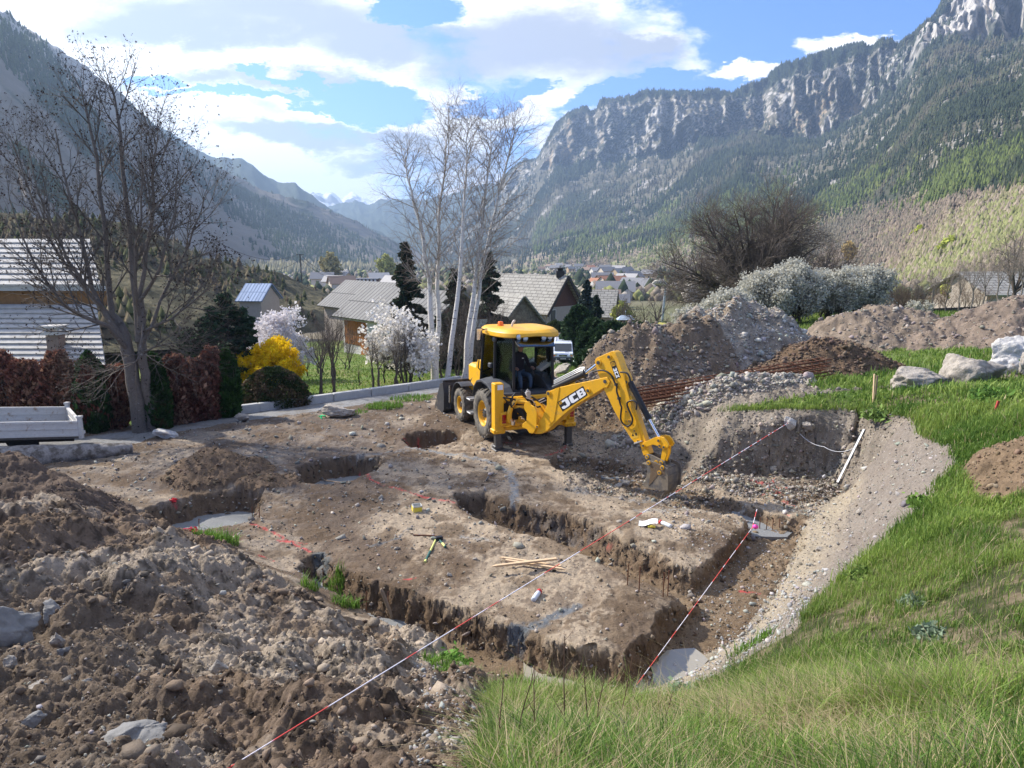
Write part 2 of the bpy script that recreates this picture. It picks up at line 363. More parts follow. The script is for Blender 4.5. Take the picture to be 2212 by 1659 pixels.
# heaps: centre x,y, radii, rotation, height, peak sharpness, name id
def HP(px,py,Y,rx,ry,h,rot=0.,sh=1.,col=0): p=gy(px,py,Y); return (p[0],Y,rx,ry,rot,h,sh,col)
HEAPS=[HP(1575,668,24.6,3.5,2.6,2.35,0,1.1,'gravel'),HP(1700,730,24.2,1.9,2.2,1.15,0,1.,'gravel'),HP(1345,715,22.6,2.8,2.1,2.2,0,1.,'brown'),HP(1480,705,23.4,2.2,1.9,1.95,0,1.,'brown'),HP(1285,775,22.6,1.15,1.3,.8,0,1.,'brown'),HP(1440,760,22.2,1.8,1.5,1.2,0,1.,'brown'),
 HP(1795,742,22.6,2.2,1.7,1.25,.1,1.,'umber'),HP(1700,790,21.9,1.8,1.3,.5,.1,1.,'umber'),
 HP(1895,697,27.5,3.6,2.6,1.5,0,1.,'tan'),HP(2230,680,25.5,4.6,3.,1.7,.2,1.,'far'),
 HP(1560,850,19.4,2.7,.9,.42,.08,1.1,'rubble'),HP(1400,880,19.0,1.3,.7,.22,.08,1.1,'rubble'),
 HP(465,975,16.2,1.35,1.15,.72,0,1.05,'clay'),HP(575,1010,15.6,.9,.6,.22,0,1.05,'clay'),
 HP(-40,1000,12.6,3.1,1.5,1.25,-.15,1.,'dark'),HP(130,1075,11.6,1.3,.8,.35,-.3,1.,'dark'),
 HP(2330,990,9.2,1.25,1.5,.8,0,1.,'ochre'),HP(2195,1085,8.9,.45,.6,.22,0,1.,'ochre')]
HID={n:i for i,n in enumerate(['gravel','brown','umber','tan','far','rubble','clay','dark','ochre'])}
def heaps(x,y):
    z=np.zeros_like(x);who=np.full(x.shape,-1);best=np.zeros_like(x)
    for (cx,cy,rx,ry,rot,h,sh,nm) in HEAPS:
        c,s=math.cos(rot),math.sin(rot);dx=x-cx;dy=y-cy
        u=(dx*c+dy*s)/rx;v=(-dx*s+dy*c)/ry
        m=(np.abs(u)<1.5)&(np.abs(v)<1.5)
        if not m.any():continue
        q=np.hypot(u[m],v[m])
        q=q*(1+.22*fbm(x[m]*.9+cx,y[m]*.9,3,11))
        b=h*np.clip(1-q,0,1)**1.0
        b=np.where(q<.35,h*(.65-(q*q)/.7*.5+.0)+h*.0875,b)   # rounded top
        b=np.minimum(b,h)*1.
        t=b*sh
        zz=z[m];upd=t>zz
        zz=np.maximum(zz,t)+.25*np.minimum(zz,t);z[m]=zz
        w=who[m];bb=best[m];k=(t>bb)&(t>.04);w[k]=HID[nm];bb[k]=t[k];who[m]=w;best[m]=bb
    return z,who
MOUND_PX=[(-900,1093),(0,1088),(60,1082),(130,1086),(200,1098),(290,1128),(330,1143),(420,1160),(480,1190),(540,1215),(600,1240),(660,1290),(740,1330),(820,1352),(880,1370),(940,1400),(1010,1440),(1060,1500),(1062,1560),(1040,1700),(1100,1900),(-900,1900)]
GRASS_PX=[(2900,800),(2212,815),(2040,826),(1960,838),(1880,842),(1780,850),(1690,864),(1610,880),(1560,888),(1640,885),(1700,883),(1780,884),(1900,888),(1975,905),(1992,940),(2055,968),(2075,1000),(2030,1050),(2015,1110),(1925,1175),(1872,1228),(1765,1308),(1710,1370),(1640,1405),(1560,1462),(1480,1502),(1410,1540),(1340,1550),(1200,1530),(1130,1480),(1080,1470),(1050,1490),(1045,1530),(1060,1600),(1040,1700),(1300,2100),(3600,2100)]
ROAD=[(-700,1062),(0,990),(200,970),(300,957),(345,940),(500,914),(700,886),(860,862),(948,847),(985,838),(1080,815),(1190,790),(1200,787),(1290,785),(1300,770),(1215,755),(1180,765),(1050,800),(945,822),(480,893),(340,924),(180,944),(0,958),(-700,1010)]
def ground(x,y,detail=True):
    """height, zone arrays for any world points"""
    x=np.asarray(x,float);y=np.asarray(y,float)
    z=base_z(x,y);r=np.hypot(x,y)
    near=(r<60)
    px,py=proj(x,y,z);behind=y<.3
    onroad=near&inpoly(px,py,ROAD)&(y>14)&(y<60)
    rd=np.where(onroad,1.,0.)
    hz,who=heaps(x,y)
    mound=near&inpoly(px,py,MOUND_PX)&(y<11.5)&(y>.5)&(x<.8)
    mound|=(y<=.5)&(x<-.15)&(r<9)
    grass=near&(~mound)&((inpoly(px,py,GRASS_PX)&~behind&(y<30))|(behind))
    grass|=near&(y>18.5)&(x>8.)&(y>18.5)&(py<842)
    grass|=near&(y>26.5)&(x>2.5)
    lawn=near&(y>19)&(~onroad)&(x<2.6)&(py<np.interp(px,[-700,0,480,985,1200],[1010,957,893,825,784]))
    lawn|=(~near)
    grass&=~onroad
    # trenches
    tz=np.zeros_like(z);wall=np.zeros_like(z)
    p0x,p0y=x,y
    sel=near&(y>6)&(y<21)
    if sel.any():
        xs,ys=x[sel],y[sel]
        wob=.09*fbm(xs*2.2,ys*2.2,3,5);xw=xs+wob+.02*fbm(xs*9,ys*9,2,6);yw=ys+.13*fbm(xs*2.2+9,ys*2.2,3,8)+.02*fbm(xs*9+4,ys*9,2,9)
        t=np.zeros(len(xs));wl=np.zeros(len(xs));zb=z[sel]
        for poly,dep,run in TR:
            P=np.array(poly);lo=P.min(0)-1;hi=P.max(0)+1
            k=np.where((xw>lo[0])&(xw<hi[0])&(yw>lo[1])&(yw<hi[1]))[0]
            if not len(k):continue
            ins=inpoly(xw[k],yw[k],poly);d=pdist(xw[k],yw[k],poly)*np.where(ins,1,-1)
            q=np.clip((d+.03)/(run*1.35+.03),0,1);q=(q*q*(3-2*q))**.62;t[k]=np.minimum(t[k],(-dep-zb[k])*q)
            wl[k]=np.maximum(wl[k],q)
        tz[sel]=t;wall[sel]=wl
    mgrass=grass.astype(float)
    if detail:
        pad=near&~mound&~grass&~onroad&~lawn
        amp=np.where(mound,1.,np.where(pad,.30,np.where(grass,.18,.05)))*near
        amp=np.where(onroad,.02,amp)
        lowz=(wall>.9);amp=np.where(lowz,.2,amp)
        inh=who>=0;amp=np.where(inh,.75,amp)
        slope=pad&(x>4.2)&(y<16.5);amp=np.where(slope,.5,amp);bk_=pad&(y>15.2)&(x>1.3);amp=np.where(bk_,.75,amp)
        k=amp>0
        xx,yy,aa=x[k],y[k],amp[k]
        n=(billow(xx*1.1,yy*1.1,2,21)-.35)*.34*np.where(mound[k],1,.25)
        n+=(billow(xx*3.1,yy*3.1,3,31)-.3)*.17
        n+=(billow(xx*7.+.7*vnoise(xx*3,yy*3,0,43),yy*7.,3,41)-.3)*.075
        n+=(billow(xx*19.,yy*19.,2,45)-.3)*.03
        n+=(fbm(xx*30,yy*30,2,51))*.018
        # broken clods: keep tops, sink gaps
        cr=0*np.clip(.12-np.abs(vnoise(xx*5.3+3*vnoise(xx*2,yy*2,0,61),yy*5.3,0,62)),0,1)*.5
        z=z.copy();z[k]+=aa*(n*1.25-cr*aa)
    hz=hz*(1+.25*fbm(x*1.6,y*1.6,3,71)) if detail else hz
    z=z+tz+hz
    return z,dict(px=px,py=py,mound=mound,grass=grass,lawn=lawn,road=onroad,wall=wall,who=who,hz=hz,near=near)
def gh(x,y):
    return float(ground(np.array([x]),np.array([y]),False)[0][0])
def pt(px,py,z0=0.,it=14):
    """ground point seen at a pixel: march along the sight line"""
    d=ray(px,py);ts=np.geomspace(1.5,400,700);X=d[0]*ts;Y=d[1]*ts;Z=ZC+d[2]*ts
    g,_=ground(X,Y,False);k=np.argmax(g>=Z)
    a,b=(ts[k-1],ts[k]) if k>0 else (ts[0],ts[1])
    tt=np.linspace(a,b,30);g,_=ground(d[0]*tt,d[1]*tt,False);Z=ZC+d[2]*tt;j=int(np.argmax(g>=Z)) if (g>=Z).any() else 29
    return np.array([d[0]*tt[j],d[1]*tt[j],g[j]])
# ================================================================ ground sheet
SAND=np.array([.38,.305,.22]);DIRT=np.array([.17,.122,.082]);DARK=np.array([.085,.062,.045]);GREY=np.array([.25,.235,.21]);GRN=np.array([.075,.10,.03])
def lerp(a,b,t): return a+(b-a)*t[...,None]
def build_ground():
    NA=1350 if not FASTGEO else 500
    az=np.radians(np.linspace(-58,58,NA))
    r=np.concatenate([np.geomspace(1.2,66,int(NA*1.35)),np.geomspace(67,4400,90)])
    A,R=np.meshgrid(az,r);X=(R*np.sin(A)).ravel();Y=(R*np.cos(A)-4.).ravel()
    Z,zn=ground(X,Y)
    n=len(X);px,py=proj(X,Y,Z)
    wm=(zn['wall']>.02)&(zn['wall']<.98);dx=.09*fbm(X[wm]*9,Y[wm]*9,4,90,Z[wm]*15);dy=.09*fbm(X[wm]*9+3,Y[wm]*9,4,93,Z[wm]*15)
    Y[wm]+=dy;X[wm]+=dx
    f1=fbm(X*.7,Y*.7,4,101);f2=fbm(X*3.5,Y*3.5,4,102,Z*3.5);f3=fbm(X*14,Y*14,3,103,Z*14)
    near=zn['near']
    c=np.tile(DIRT,(n,1))
    # trampled pale pad
    pale=sstep(-.15,.35,f1+.5*f2+.25*np.exp(-((X-2.2)/3.2)**2-((Y-13)/5.)**2)+.12)
    c=lerp(c,SAND,pale*.85)
    left=sstep(-1.5,-4.5,X+.5*f2)*sstep(10,14,Y)
    c=lerp(c,np.array([.15,.13,.115]),left*.75*sstep(-.4,.3,f2+.1))
    wet=sstep(.05,.3,-f1+.7*f3+.5*f2-.02);c=lerp(c,DARK*1.25,wet*.7)
    f4=fbm(X*2.1+3,Y*2.1,4,104);br_=near*sstep(.08,.28,f4+.25*f3+.25*np.exp(-((X-1.6)/2.2)**2-((Y-9.3)/1.1)**2)+.2*np.exp(-((X+.8)/1.3)**2-((Y-12.6)/.6)**2));c=lerp(c,np.array([.115,.078,.048]),br_*.65)
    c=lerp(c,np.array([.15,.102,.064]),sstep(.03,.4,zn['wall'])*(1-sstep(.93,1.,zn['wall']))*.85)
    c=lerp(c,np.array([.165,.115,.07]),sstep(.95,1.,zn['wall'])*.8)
    # back wall: grey gravelly; right slope: dry grey with pale lower part
    bw=near&(Y>15.2)&(Y<19.5)&(X>1.3)&(py<1080)&(~zn['grass'])&(zn['who']<0)
    bw2=bw*sstep(-.25,.1,Z)
    c=lerp(c,np.array([.215,.185,.15])*np.ones((n,1))*(1+.5*f2[:,None]),bw2*.9)
    rs=near&(px>0)&(X>3.)&(Y<17.5)&(Z>-.42)&(~zn['grass'])&(~bw)&(px>1380+0*(py))&((px-1370)*(-371)-(py-1490)*380<=3e4)
    sl=near&~zn['grass']&~bw&inpoly(px,py,[(1880,930),(1812,1045),(1742,1128),(1688,1250),(1600,1372),(1490,1432),(1370,1485),(1300,1530),(1500,1600),(1900,1400),(2120,1000),(1990,890)])
    c=lerp(c,np.array([.225,.195,.165]),sl*.92);
    c=lerp(c,np.array([.17,.14,.115]),sl*sstep(0.,.35,f2)*.6)
    pl=sl*sstep(.55,.0,Z-.0)*sstep(-.6,0,Z+.4);c=lerp(c,np.array([.37,.31,.22]),pl*.7)
    # mound, heaps
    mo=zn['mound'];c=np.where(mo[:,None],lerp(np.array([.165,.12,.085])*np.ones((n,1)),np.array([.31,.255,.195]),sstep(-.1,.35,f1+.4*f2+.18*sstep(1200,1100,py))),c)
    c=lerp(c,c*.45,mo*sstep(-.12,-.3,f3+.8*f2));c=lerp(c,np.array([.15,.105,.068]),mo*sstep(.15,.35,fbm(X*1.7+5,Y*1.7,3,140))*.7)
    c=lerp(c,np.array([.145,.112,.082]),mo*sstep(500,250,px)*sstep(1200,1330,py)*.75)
    HC=dict(gravel=(.26,.222,.178),brown=(.175,.132,.094),umber=(.125,.085,.055),tan=(.20,.158,.12),far=(.19,.148,.115),rubble=(.235,.195,.15),clay=(.15,.105,.07),dark=(.11,.08,.06),ochre=(.17,.12,.075))
    for k,i in HID.items():
        m=zn['who']==i;c[m]=np.array(HC[k])*(1+.35*f2[m,None]+.2*f3[m,None])
    g=HID['gravel'];m=(zn['who']==g)&(zn['hz']>1.6);c=lerp(c,np.array([.24,.185,.13]),m*sstep(-.1,.2,f1+.1)*.8)
    # grass soil, lawn, far fields
    gr=zn['grass']&(zn['who']<0);c=np.where(gr[:,None],lerp(np.array([.055,.06,.025])*np.ones((n,1)),np.array([.17,.135,.085]),sstep(-.2,.25,f2+.3*f3)),c)
    fm=gr&(Y>17);c=np.where(fm[:,None],lerp(np.array([.085,.14,.025])*np.ones((n,1)),np.array([.13,.16,.05]),sstep(-.3,.3,f2)),c)
    lw=zn['lawn']&~zn['road'];c=np.where(lw[:,None],lerp(np.array([.10,.155,.03])*np.ones((n,1)),np.array([.17,.19,.06]),sstep(-.3,.4,f1)),c)
    far=np.hypot(X,Y)>75;ff=fbm(X*.01,Y*.01,4,110)
    c=np.where(far[:,None],lerp(np.array([.14,.14,.07])*np.ones((n,1)),np.array([.20,.17,.12]),sstep(-.3,.3,ff)),c)
    rd=zn['road'];c=np.where(rd[:,None],lerp(np.array([.235,.235,.235])*np.ones((n,1)),np.array([.17,.16,.15]),sstep(-.1,.4,f2)),c)
    # ---- spray paint, blue-grey mortar dust: stains with a shape of their own
    def stroke(pts,w,col,thr=.0,seed=0,k=1.):
        nonlocal c
        wp=[tuple(pt(*q)[:2]) for q in pts]
        P=np.array(wp);lo=P.min(0)-w*3;hi=P.max(0)+w*3
        q=np.where((X>lo[0])&(X<hi[0])&(Y>lo[1])&(Y<hi[1]))[0]
        if not len(q):return
        d=pdist(X[q],Y[q],wp,False) if len(wp)>1 else np.hypot(X[q]-wp[0][0],Y[q]-wp[0][1])
        a=sstep(w,w*.45,d+w*.8*np.abs(fbm(X[q]*9+seed,Y[q]*9,3,120+seed)))*sstep(thr-.15,thr+.05,fbm(X[q]*17+seed*3,Y[q]*17,2,130+seed))*k
        c[q]=lerp(c[q],np.array(col),a)
    RED=(.52,.075,.075)
    for i,s in enumerate([[(775,1027),(800,1037),(850,1055)],[(850,1055),(920,1075),(955,1083)],[(955,1083),(985,1088)],[(545,1133),(590,1150)],[(590,1150),(625,1172),(672,1192)],
      [(505,1122),(525,1128)],[(560,1200),(600,1213)],[(370,1088),(380,1094)],[(412,1148),(424,1150)],[(1640,1045),(1700,1060)],[(1650,1060),(1690,1070)],[(1615,1040),(1660,1052)],[(1670,1040),(1650,1070)],[(1690,1085),(1715,1095)],[(1600,1278),(1640,1283)],[(875,1255),(895,1253)],[(1313,1186),(1320,1187)],
      [(1090,955),(1130,960)],[(1180,985),(1230,965)],[(1375,925),(1420,940)],[(1695,1112),(1703,1116)],[(600,1168),(660,1175)],[(875,955),(905,962)]]):
        stroke(s,.055 if i not in(9,10,11) else .09,RED,-.2,i,.75)
    BG=(.20,.225,.245)
    stroke([(880,965),(930,975),(1000,985),(1060,998),(1100,1020),(1112,1050),(1110,1085)],.16,BG,-.2,40,.75)
    stroke([(880,975),(760,985)],.16,BG,-.1,41,.5)
    stroke([(1245,1310),(1200,1330),(1160,1352),(1110,1362)],.17,(.12,.135,.15),-.4,42,.9)
    stroke([(1130,1400),(1128,1365)],.13,(.11,.125,.14),-.5,43,.9)
    stroke([(890,1140),(855,1165),(800,1180)],.08,(.11,.12,.13),-.2,44,.7)
    stroke([(1240,1060),(1330,1075),(1400,1085),(1460,1075)],.3,BG,-.0,45,.5)
    stroke([(690,1200),(700,1230)],.2,(.11,.13,.14),-.5,46,.8)
    stroke([(1290,1160),(1150,1120)],.12,(.14,.15,.16),-.2,47,.4)
    stroke([(1380,1105),(1600,1105)],.25,(.33,.32,.29),-.1,48,.6)
    stroke([(1000,1160),(1050,1165)],.12,(.3,.31,.31),-.1,49,.5)
    c*=(1+.22*f3+.14*f2)[:,None]
    c=np.clip(c,.01,.8)
    V=np.stack([X,Y,Z],1);m_=len(az);k=len(r)
    i=np.arange(k-1)[:,None]*m_+np.arange(m_-1)[None];i=i.ravel()
    Fq=np.stack([i,i+1,i+m_+1,i+m_],1)
    # every heap is a body of its own, the rest is one sheet
    who=zn['who'].copy();who[mo&(who<0)]=99
    fw=who[Fq[:,0]]
    mg=M('earth',(.2,.16,.12),rough=.95,var=.34,scale=9,bump=.03,bscale=30,spec=.15,attr=True,detail=10)
    def sub(name,mask,**kw):
        ids,inv=np.unique(Fq[mask],return_inverse=True)
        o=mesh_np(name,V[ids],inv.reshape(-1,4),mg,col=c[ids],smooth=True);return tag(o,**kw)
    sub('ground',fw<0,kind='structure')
    D=dict(gravel='tall grey gravelly soil heap in front of the white flowering bushes',brown='brown stony soil heap directly behind the backhoe boom',umber='dark brown lumpy soil heap at the right end of the rusty rebar cages',
      tan='smooth grey-brown soil heap standing on the meadow left of the farthest right heap',far='long grey-brown soil heap rising at the right edge behind the boulders',rubble='low bank of pale broken stones below the rebar cages',
      clay='small brown soil heap on the worked pad between two dug holes',dark='dark brown soil heap at the left edge beside the fallen log',ochre='ochre clay heap in the grass at the right edge')
    for nme,i in HID.items():
        if (fw==i).any(): sub('soil_heap',fw==i,label=D[nme],cat='soil heap',group='heaps of dug soil')
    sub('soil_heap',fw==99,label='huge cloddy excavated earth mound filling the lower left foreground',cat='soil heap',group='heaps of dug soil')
    return X,Y,Z,zn,c,px,py
# ================================================================ loose stones, clods, grass
def rock_protos(n,sub=1,flat=.7,seed=3):
    import bmesh
    out=[]
    for k in range(n):
        bm=bmesh.new();bmesh.ops.create_icosphere(bm,subdivisions=sub,radius=1)
        V=np.array([v.co[:] for v in bm.verts]);Fs=np.array([[v.index for v in f.verts] for f in bm.faces]);bm.free()
        d=1+.45*vnoise(V[:,0]*1.3+k*9,V[:,1]*1.3,V[:,2]*1.3+.01,seed+k)+.22*vnoise(V[:,0]*3+k*5,V[:,1]*3,V[:,2]*3+.01,seed+k+40)
        V=V*d[:,None]
        r=np.random.default_rng(seed+k)
        for _ in range(9):   # chipped faces
            nn=r.normal(size=3);nn/=np.linalg.norm(nn);h=r.uniform(.42,.78);s=V@nn;V=V-np.outer(np.clip(s-h,0,None),nn)
        V[:,2]*=flat;out.append((V,Fs))
    return out
def scatter(name,P,S,mat,protos,cols,tilt=.6,**kw):
    """many stones as one mesh"""
    Vs=[];Fs=[];Cs=[];b=0
    n=len(P);pid=rng.integers(0,len(protos),n)
    for k,(V,Fq) in enumerate(protos):
        I=np.where(pid==k)[0]
        if not len(I):continue
        a=rng.uniform(0,2*PI,len(I));t=rng.normal(0,tilt,len(I));sx=rng.uniform(.5,1.4,(len(I),3))
        ca,sa,ct,st=np.cos(a),np.sin(a),np.cos(t),np.sin(t)
        Q=V[None]*sx[:,None]
        y=Q[...,1]*ct[:,None]-Q[...,2]*st[:,None];z=Q[...,1]*st[:,None]+Q[...,2]*ct[:,None];x=Q[...,0]
        X2=x*ca[:,None]-y*sa[:,None];Y2=x*sa[:,None]+y*ca[:,None]
        Q=np.stack([X2,Y2,z],-1)*S[I][:,None,None]+P[I][:,None]
        Vs.append(Q.reshape(-1,3));Fs.append((Fq[None]+(np.arange(len(I))*len(V))[:,None,None]+b).reshape(-1,3));b+=len(I)*len(V)
        Cs.append(np.repeat(cols[I],len(V),0))
    o=mesh_np(name,np.concatenate(Vs),np.concatenate(Fs),mat,col=np.concatenate(Cs));return tag(o,**kw)
def blades(P,H,Wd,lean,cols,name,mat,**kw):
    n=len(P);a=rng.uniform(0,2*PI,n);b=a+PI/2+rng.normal(0,.5,n)
    l=lean*np.abs(rng.normal(0,1,n))+.05
    dx,dy=np.cos(b)*l,np.sin(b)*l;wx,wy=np.cos(a)*Wd,np.sin(a)*Wd
    V=np.zeros((n,5,3))
    V[:,0]=P-np.stack([wx,wy,0*wx],1)*.5;V[:,1]=P+np.stack([wx,wy,0*wx],1)*.5
    mid=P+np.stack([dx*H*.35,dy*H*.35,H*.58],1)
    V[:,2]=mid+np.stack([wx,wy,0*wx],1)*.4;V[:,3]=mid-np.stack([wx,wy,0*wx],1)*.4
    V[:,4]=P+np.stack([dx*H*1.1,dy*H*1.1,H*(1-.25*np.clip(l,0,1.6))],1)
    i=np.arange(n)[:,None]*5
    F1=np.concatenate([i+[0,1,2],i+[0,2,3],i+[3,2,4]],0)
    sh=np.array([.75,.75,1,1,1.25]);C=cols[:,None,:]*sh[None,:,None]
    return tag(mesh_np(name,V.reshape(-1,3),F1,mat,col=C.reshape(-1,3)),**kw)
GX,GY_,GZ_,ZN,GC,GPX,GPY=build_ground()
def cover():
    n=len(GX)
    vis=(GPX>-150)&(GPX<2360)&(GPY<1800)&(GY_>1.)
    m_s=M('stone',(.3,.28,.25),rough=.9,var=.25,scale=9,bump=.01,bscale=40,spec=.2,attr=True)
    pr=rock_protos(8,1);pr0=rock_protos(8,1,.8,50)
    def pick(mask,k,size,colf,lift=.2):
        I=np.where(mask&vis)[0]
        I=rng.choice(I,min(k,len(I)),replace=False)
        s=np.minimum(rng.lognormal(math.log(size*.36),.6,len(I)),size*1.9)*np.clip(.35+.065*GY_[I],.5,1.5)
        P=np.stack([GX[I]+rng.normal(0,.01,len(I)),GY_[I]+rng.normal(0,.01,len(I)),GZ_[I]+s*lift],1)
        return P,s,colf(I)
    wh=ZN['who'];road=ZN['road'];grass=ZN['grass']&(wh<0);mo=ZN['mound'];near=ZN['near']
    bare=near&~grass&~road&~mo&(wh<0)&~ZN['lawn']
    def jit(base,a=.3): return lambda I:np.clip(np.array(base)[None]*(1+rng.normal(0,a,(len(I),1)))*(1+rng.normal(0,.04,(len(I),3))),.02,.6)
    def own(a=.25,k=1.15): return lambda I:np.clip(GC[I]*k*(1+rng.normal(0,a,(len(I),1))),.02,.6)
    # angular-space picks already favour what shows large
    L=[]
    def wgt(mask,p): return mask&(rng.random(n)<p)
    L.append(pick(mo,22000,.020,own(.35,1.1)));L.append(pick(mo,2600,.075,own(.2,1.05),.1))
    L.append(pick(mo&(GPX<480)&(GPY>1180),2600,.03,jit((.24,.22,.19))))
    L.append(pick(mo,260,.045,jit((.34,.32,.29),.15)))
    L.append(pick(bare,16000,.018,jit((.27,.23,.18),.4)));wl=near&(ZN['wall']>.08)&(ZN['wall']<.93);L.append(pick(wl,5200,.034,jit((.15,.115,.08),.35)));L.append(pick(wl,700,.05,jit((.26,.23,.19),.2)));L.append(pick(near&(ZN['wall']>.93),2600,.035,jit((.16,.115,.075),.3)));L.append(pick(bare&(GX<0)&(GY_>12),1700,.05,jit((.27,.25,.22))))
    L.append(pick(bare,800,.05,jit((.33,.31,.27),.2)))
    sl=bare&(GX>3.)&(GY_<17)
    L.append(pick(sl,9000,.020,jit((.32,.30,.27),.3)));L.append(pick(sl,500,.05,jit((.35,.34,.32),.2)))
    edge=near&~grass&inpoly(GPX,GPY,[(1380,1470),(1500,1420),(1600,1350),(1700,1240),(1790,1230),(1730,1340),(1620,1420),(1450,1520),(1250,1550),(1250,1500)])
    L.append(pick(edge,2600,.038,jit((.38,.37,.35),.18)))
    L.append(pick(near&inpoly(GPX,GPY,[(880,1420),(1000,1440),(1065,1500),(1060,1600),(1000,1659),(850,1659),(930,1560)]),1500,.035,jit((.34,.33,.31),.2)))
    bw=bare&(GY_>15.2)&(GX>1.2);L.append(pick(bw,12000,.030,jit((.25,.22,.18),.35)));L.append(pick(bw&(ZN['wall']>.03)&(ZN['wall']<.97),3500,.035,jit((.25,.22,.18),.35)))
    bwr=near&inpoly(GPX,GPY,[(1400,985),(1480,1000),(1800,1060),(1760,1120),(1500,1040)]);L.append(pick(bwr,2200,.030,jit((.30,.28,.24),.25)))
    for k,cn,s,co_ in (('gravel',5200,.05,(.33,.315,.285)),('brown',4200,.055,(.22,.19,.16)),('umber',1900,.06,(.14,.10,.07)),('tan',1500,.05,(.25,.22,.19)),('far',1800,.045,(.24,.21,.18)),('rubble',4200,.062,(.33,.30,.26)),('clay',1500,.03,(.16,.115,.075)),('dark',1300,.035,(.12,.09,.07)),('ochre',900,.04,(.19,.14,.09))):
        L.append(pick(wh==HID[k],cn,s,jit(co_,.25)))
    L.append(pick(bare,9000,.02,jit((.11,.08,.055),.35)));L.append(pick(mo,8000,.022,jit((.12,.085,.06),.35)))
    P=np.concatenate([a[0] for a in L]);S=np.concatenate([a[1] for a in L]);C=np.concatenate([a[2] for a in L])
    scatter('stones',P,S,m_s,pr+pr0,C,kind='stuff',label='loose stones and clods strewn over the bare soil',cat='stones')
    # ------------- grass
    mg=M('grass_blade',(.1,.2,.04),rough=.55,var=.12,scale=3,spec=.25,attr=True,subs=.35)
    def gcol(I,dry):
        f=fbm(GX[I]*.9,GY_[I]*.9,3,150)
        a=np.array([.085,.17,.025]);b=np.array([.25,.335,.07]);d=np.array([.42,.34,.19])
        c=a+(b-a)*np.clip(.5+f+rng.normal(0,.3,len(I)),0,1)[:,None]
        k=rng.random(len(I))<dry;c[k]=d*(1+rng.normal(0,.15,(k.sum(),1)));return np.clip(c,.01,.7)
    def patch(mask,k,hmean,w,lean,dry,name,label,clump=None):
        I=np.where(mask&vis)[0]
        if clump is not None:
            f=fbm(GX[I]*clump,GY_[I]*clump,3,160)+.5*fbm(GX[I]*clump*4,GY_[I]*clump*4,2,161);p=np.clip(.45+2.5*f,.05,1);p/=p.sum();I=rng.choice(I,k,p=p)
        else: I=rng.choice(I,k)
        f=fbm(GX[I]*1.3,GY_[I]*1.3,2,170)
        P=np.stack([GX[I]+rng.normal(0,.015,k)*(1+GY_[I]*.3),GY_[I]+rng.normal(0,.015,k)*(1+GY_[I]*.3),GZ_[I]-.01],1)
        H=hmean*np.clip(rng.normal(1,.3,k),.3,2)*(1+.7*f);H=np.clip(H,.02,1)
        blades(P,H,w*np.ones(k),lean,gcol(I,dry),name,mg,kind='stuff',label=label,cat='grass')
    G=grass&(GPY>880)
    nb=1 if not FASTGEO else .4
    FH=sstep(1440,1600,GPY)
    patch(G&(GY_<9)&(GPY>1530)&((GPY<1575)|(rng.random(n)<.4)),int(110000*nb),.145,.0055,.5,.22,'grass','tall fresh green grass on the bank in the foreground',.8)
    patch(G&(GY_<9)&(GPY<=1560),int(95000*nb),.10,.006,.42,.14,'grass','tall fresh green grass on the bank in the foreground',.8)
    patch(G&(GY_<6.5)&(GPY>1560),int(6000*nb),.09,.003,1.6,.95,'dry_grass','matted straw-coloured dead grass in the foreground',1.2)
    patch(G&(GY_<5)&(GPY>1480),int(30000*nb),.09,.0032,1.8,.9,'dry_grass','matted straw-coloured dead grass at the bottom edge',1.2)
    patch(G&(GY_>=8),int(60000*nb),.13,.014,.35,.03,'grass','green grass round the right side of the pit')
    patch(grass&(GPY<=885)&(GY_<60),int(70000*nb),.14,.03,.4,.02,'grass','bright green meadow grass behind the pit')
    lw=ZN['lawn']&near&~road&(GY_<60)&(GPX>500);patch(lw,int(16000*nb),.08,.05,.3,.05,'grass','mown lawn behind the concrete kerb')
    # tufts on the dug soil
    for (x,y,r,k,h) in ((480,1172,.22,260,.2),(440,1160,.15,120,.13),(962,1450,.2,420,.16),(720,1278,.16,220,.2),(748,1308,.15,160,.14),(668,1272,.1,60,.2),(830,880,.5,500,.16),(890,862,.6,500,.12),(760,893,.4,200,.1),(1420,905,.4,160,.07),(1620,1400,.2,200,.12),(1150,1490,.25,300,.14),(990,1470,.2,250,.16),(60,998,.4,60,.1)):
        c=pt(x,y);a=rng.uniform(0,2*PI,k);q=r*np.sqrt(rng.random(k));xx=c[0]+q*np.cos(a)*1.3;yy=c[1]+q*np.sin(a)
        zz,_=ground(xx,yy,False);H=h*np.clip(rng.normal(1,.3,k),.3,2)
        C=np.array([.13,.24,.035])*(1+rng.normal(0,.2,(k,1)))
        blades(np.stack([xx,yy,zz],1),H,np.full(k,.007+.0006*c[1]),.45,np.clip(C,.01,.6),'grass_tuft',mg,kind='stuff')
cover()
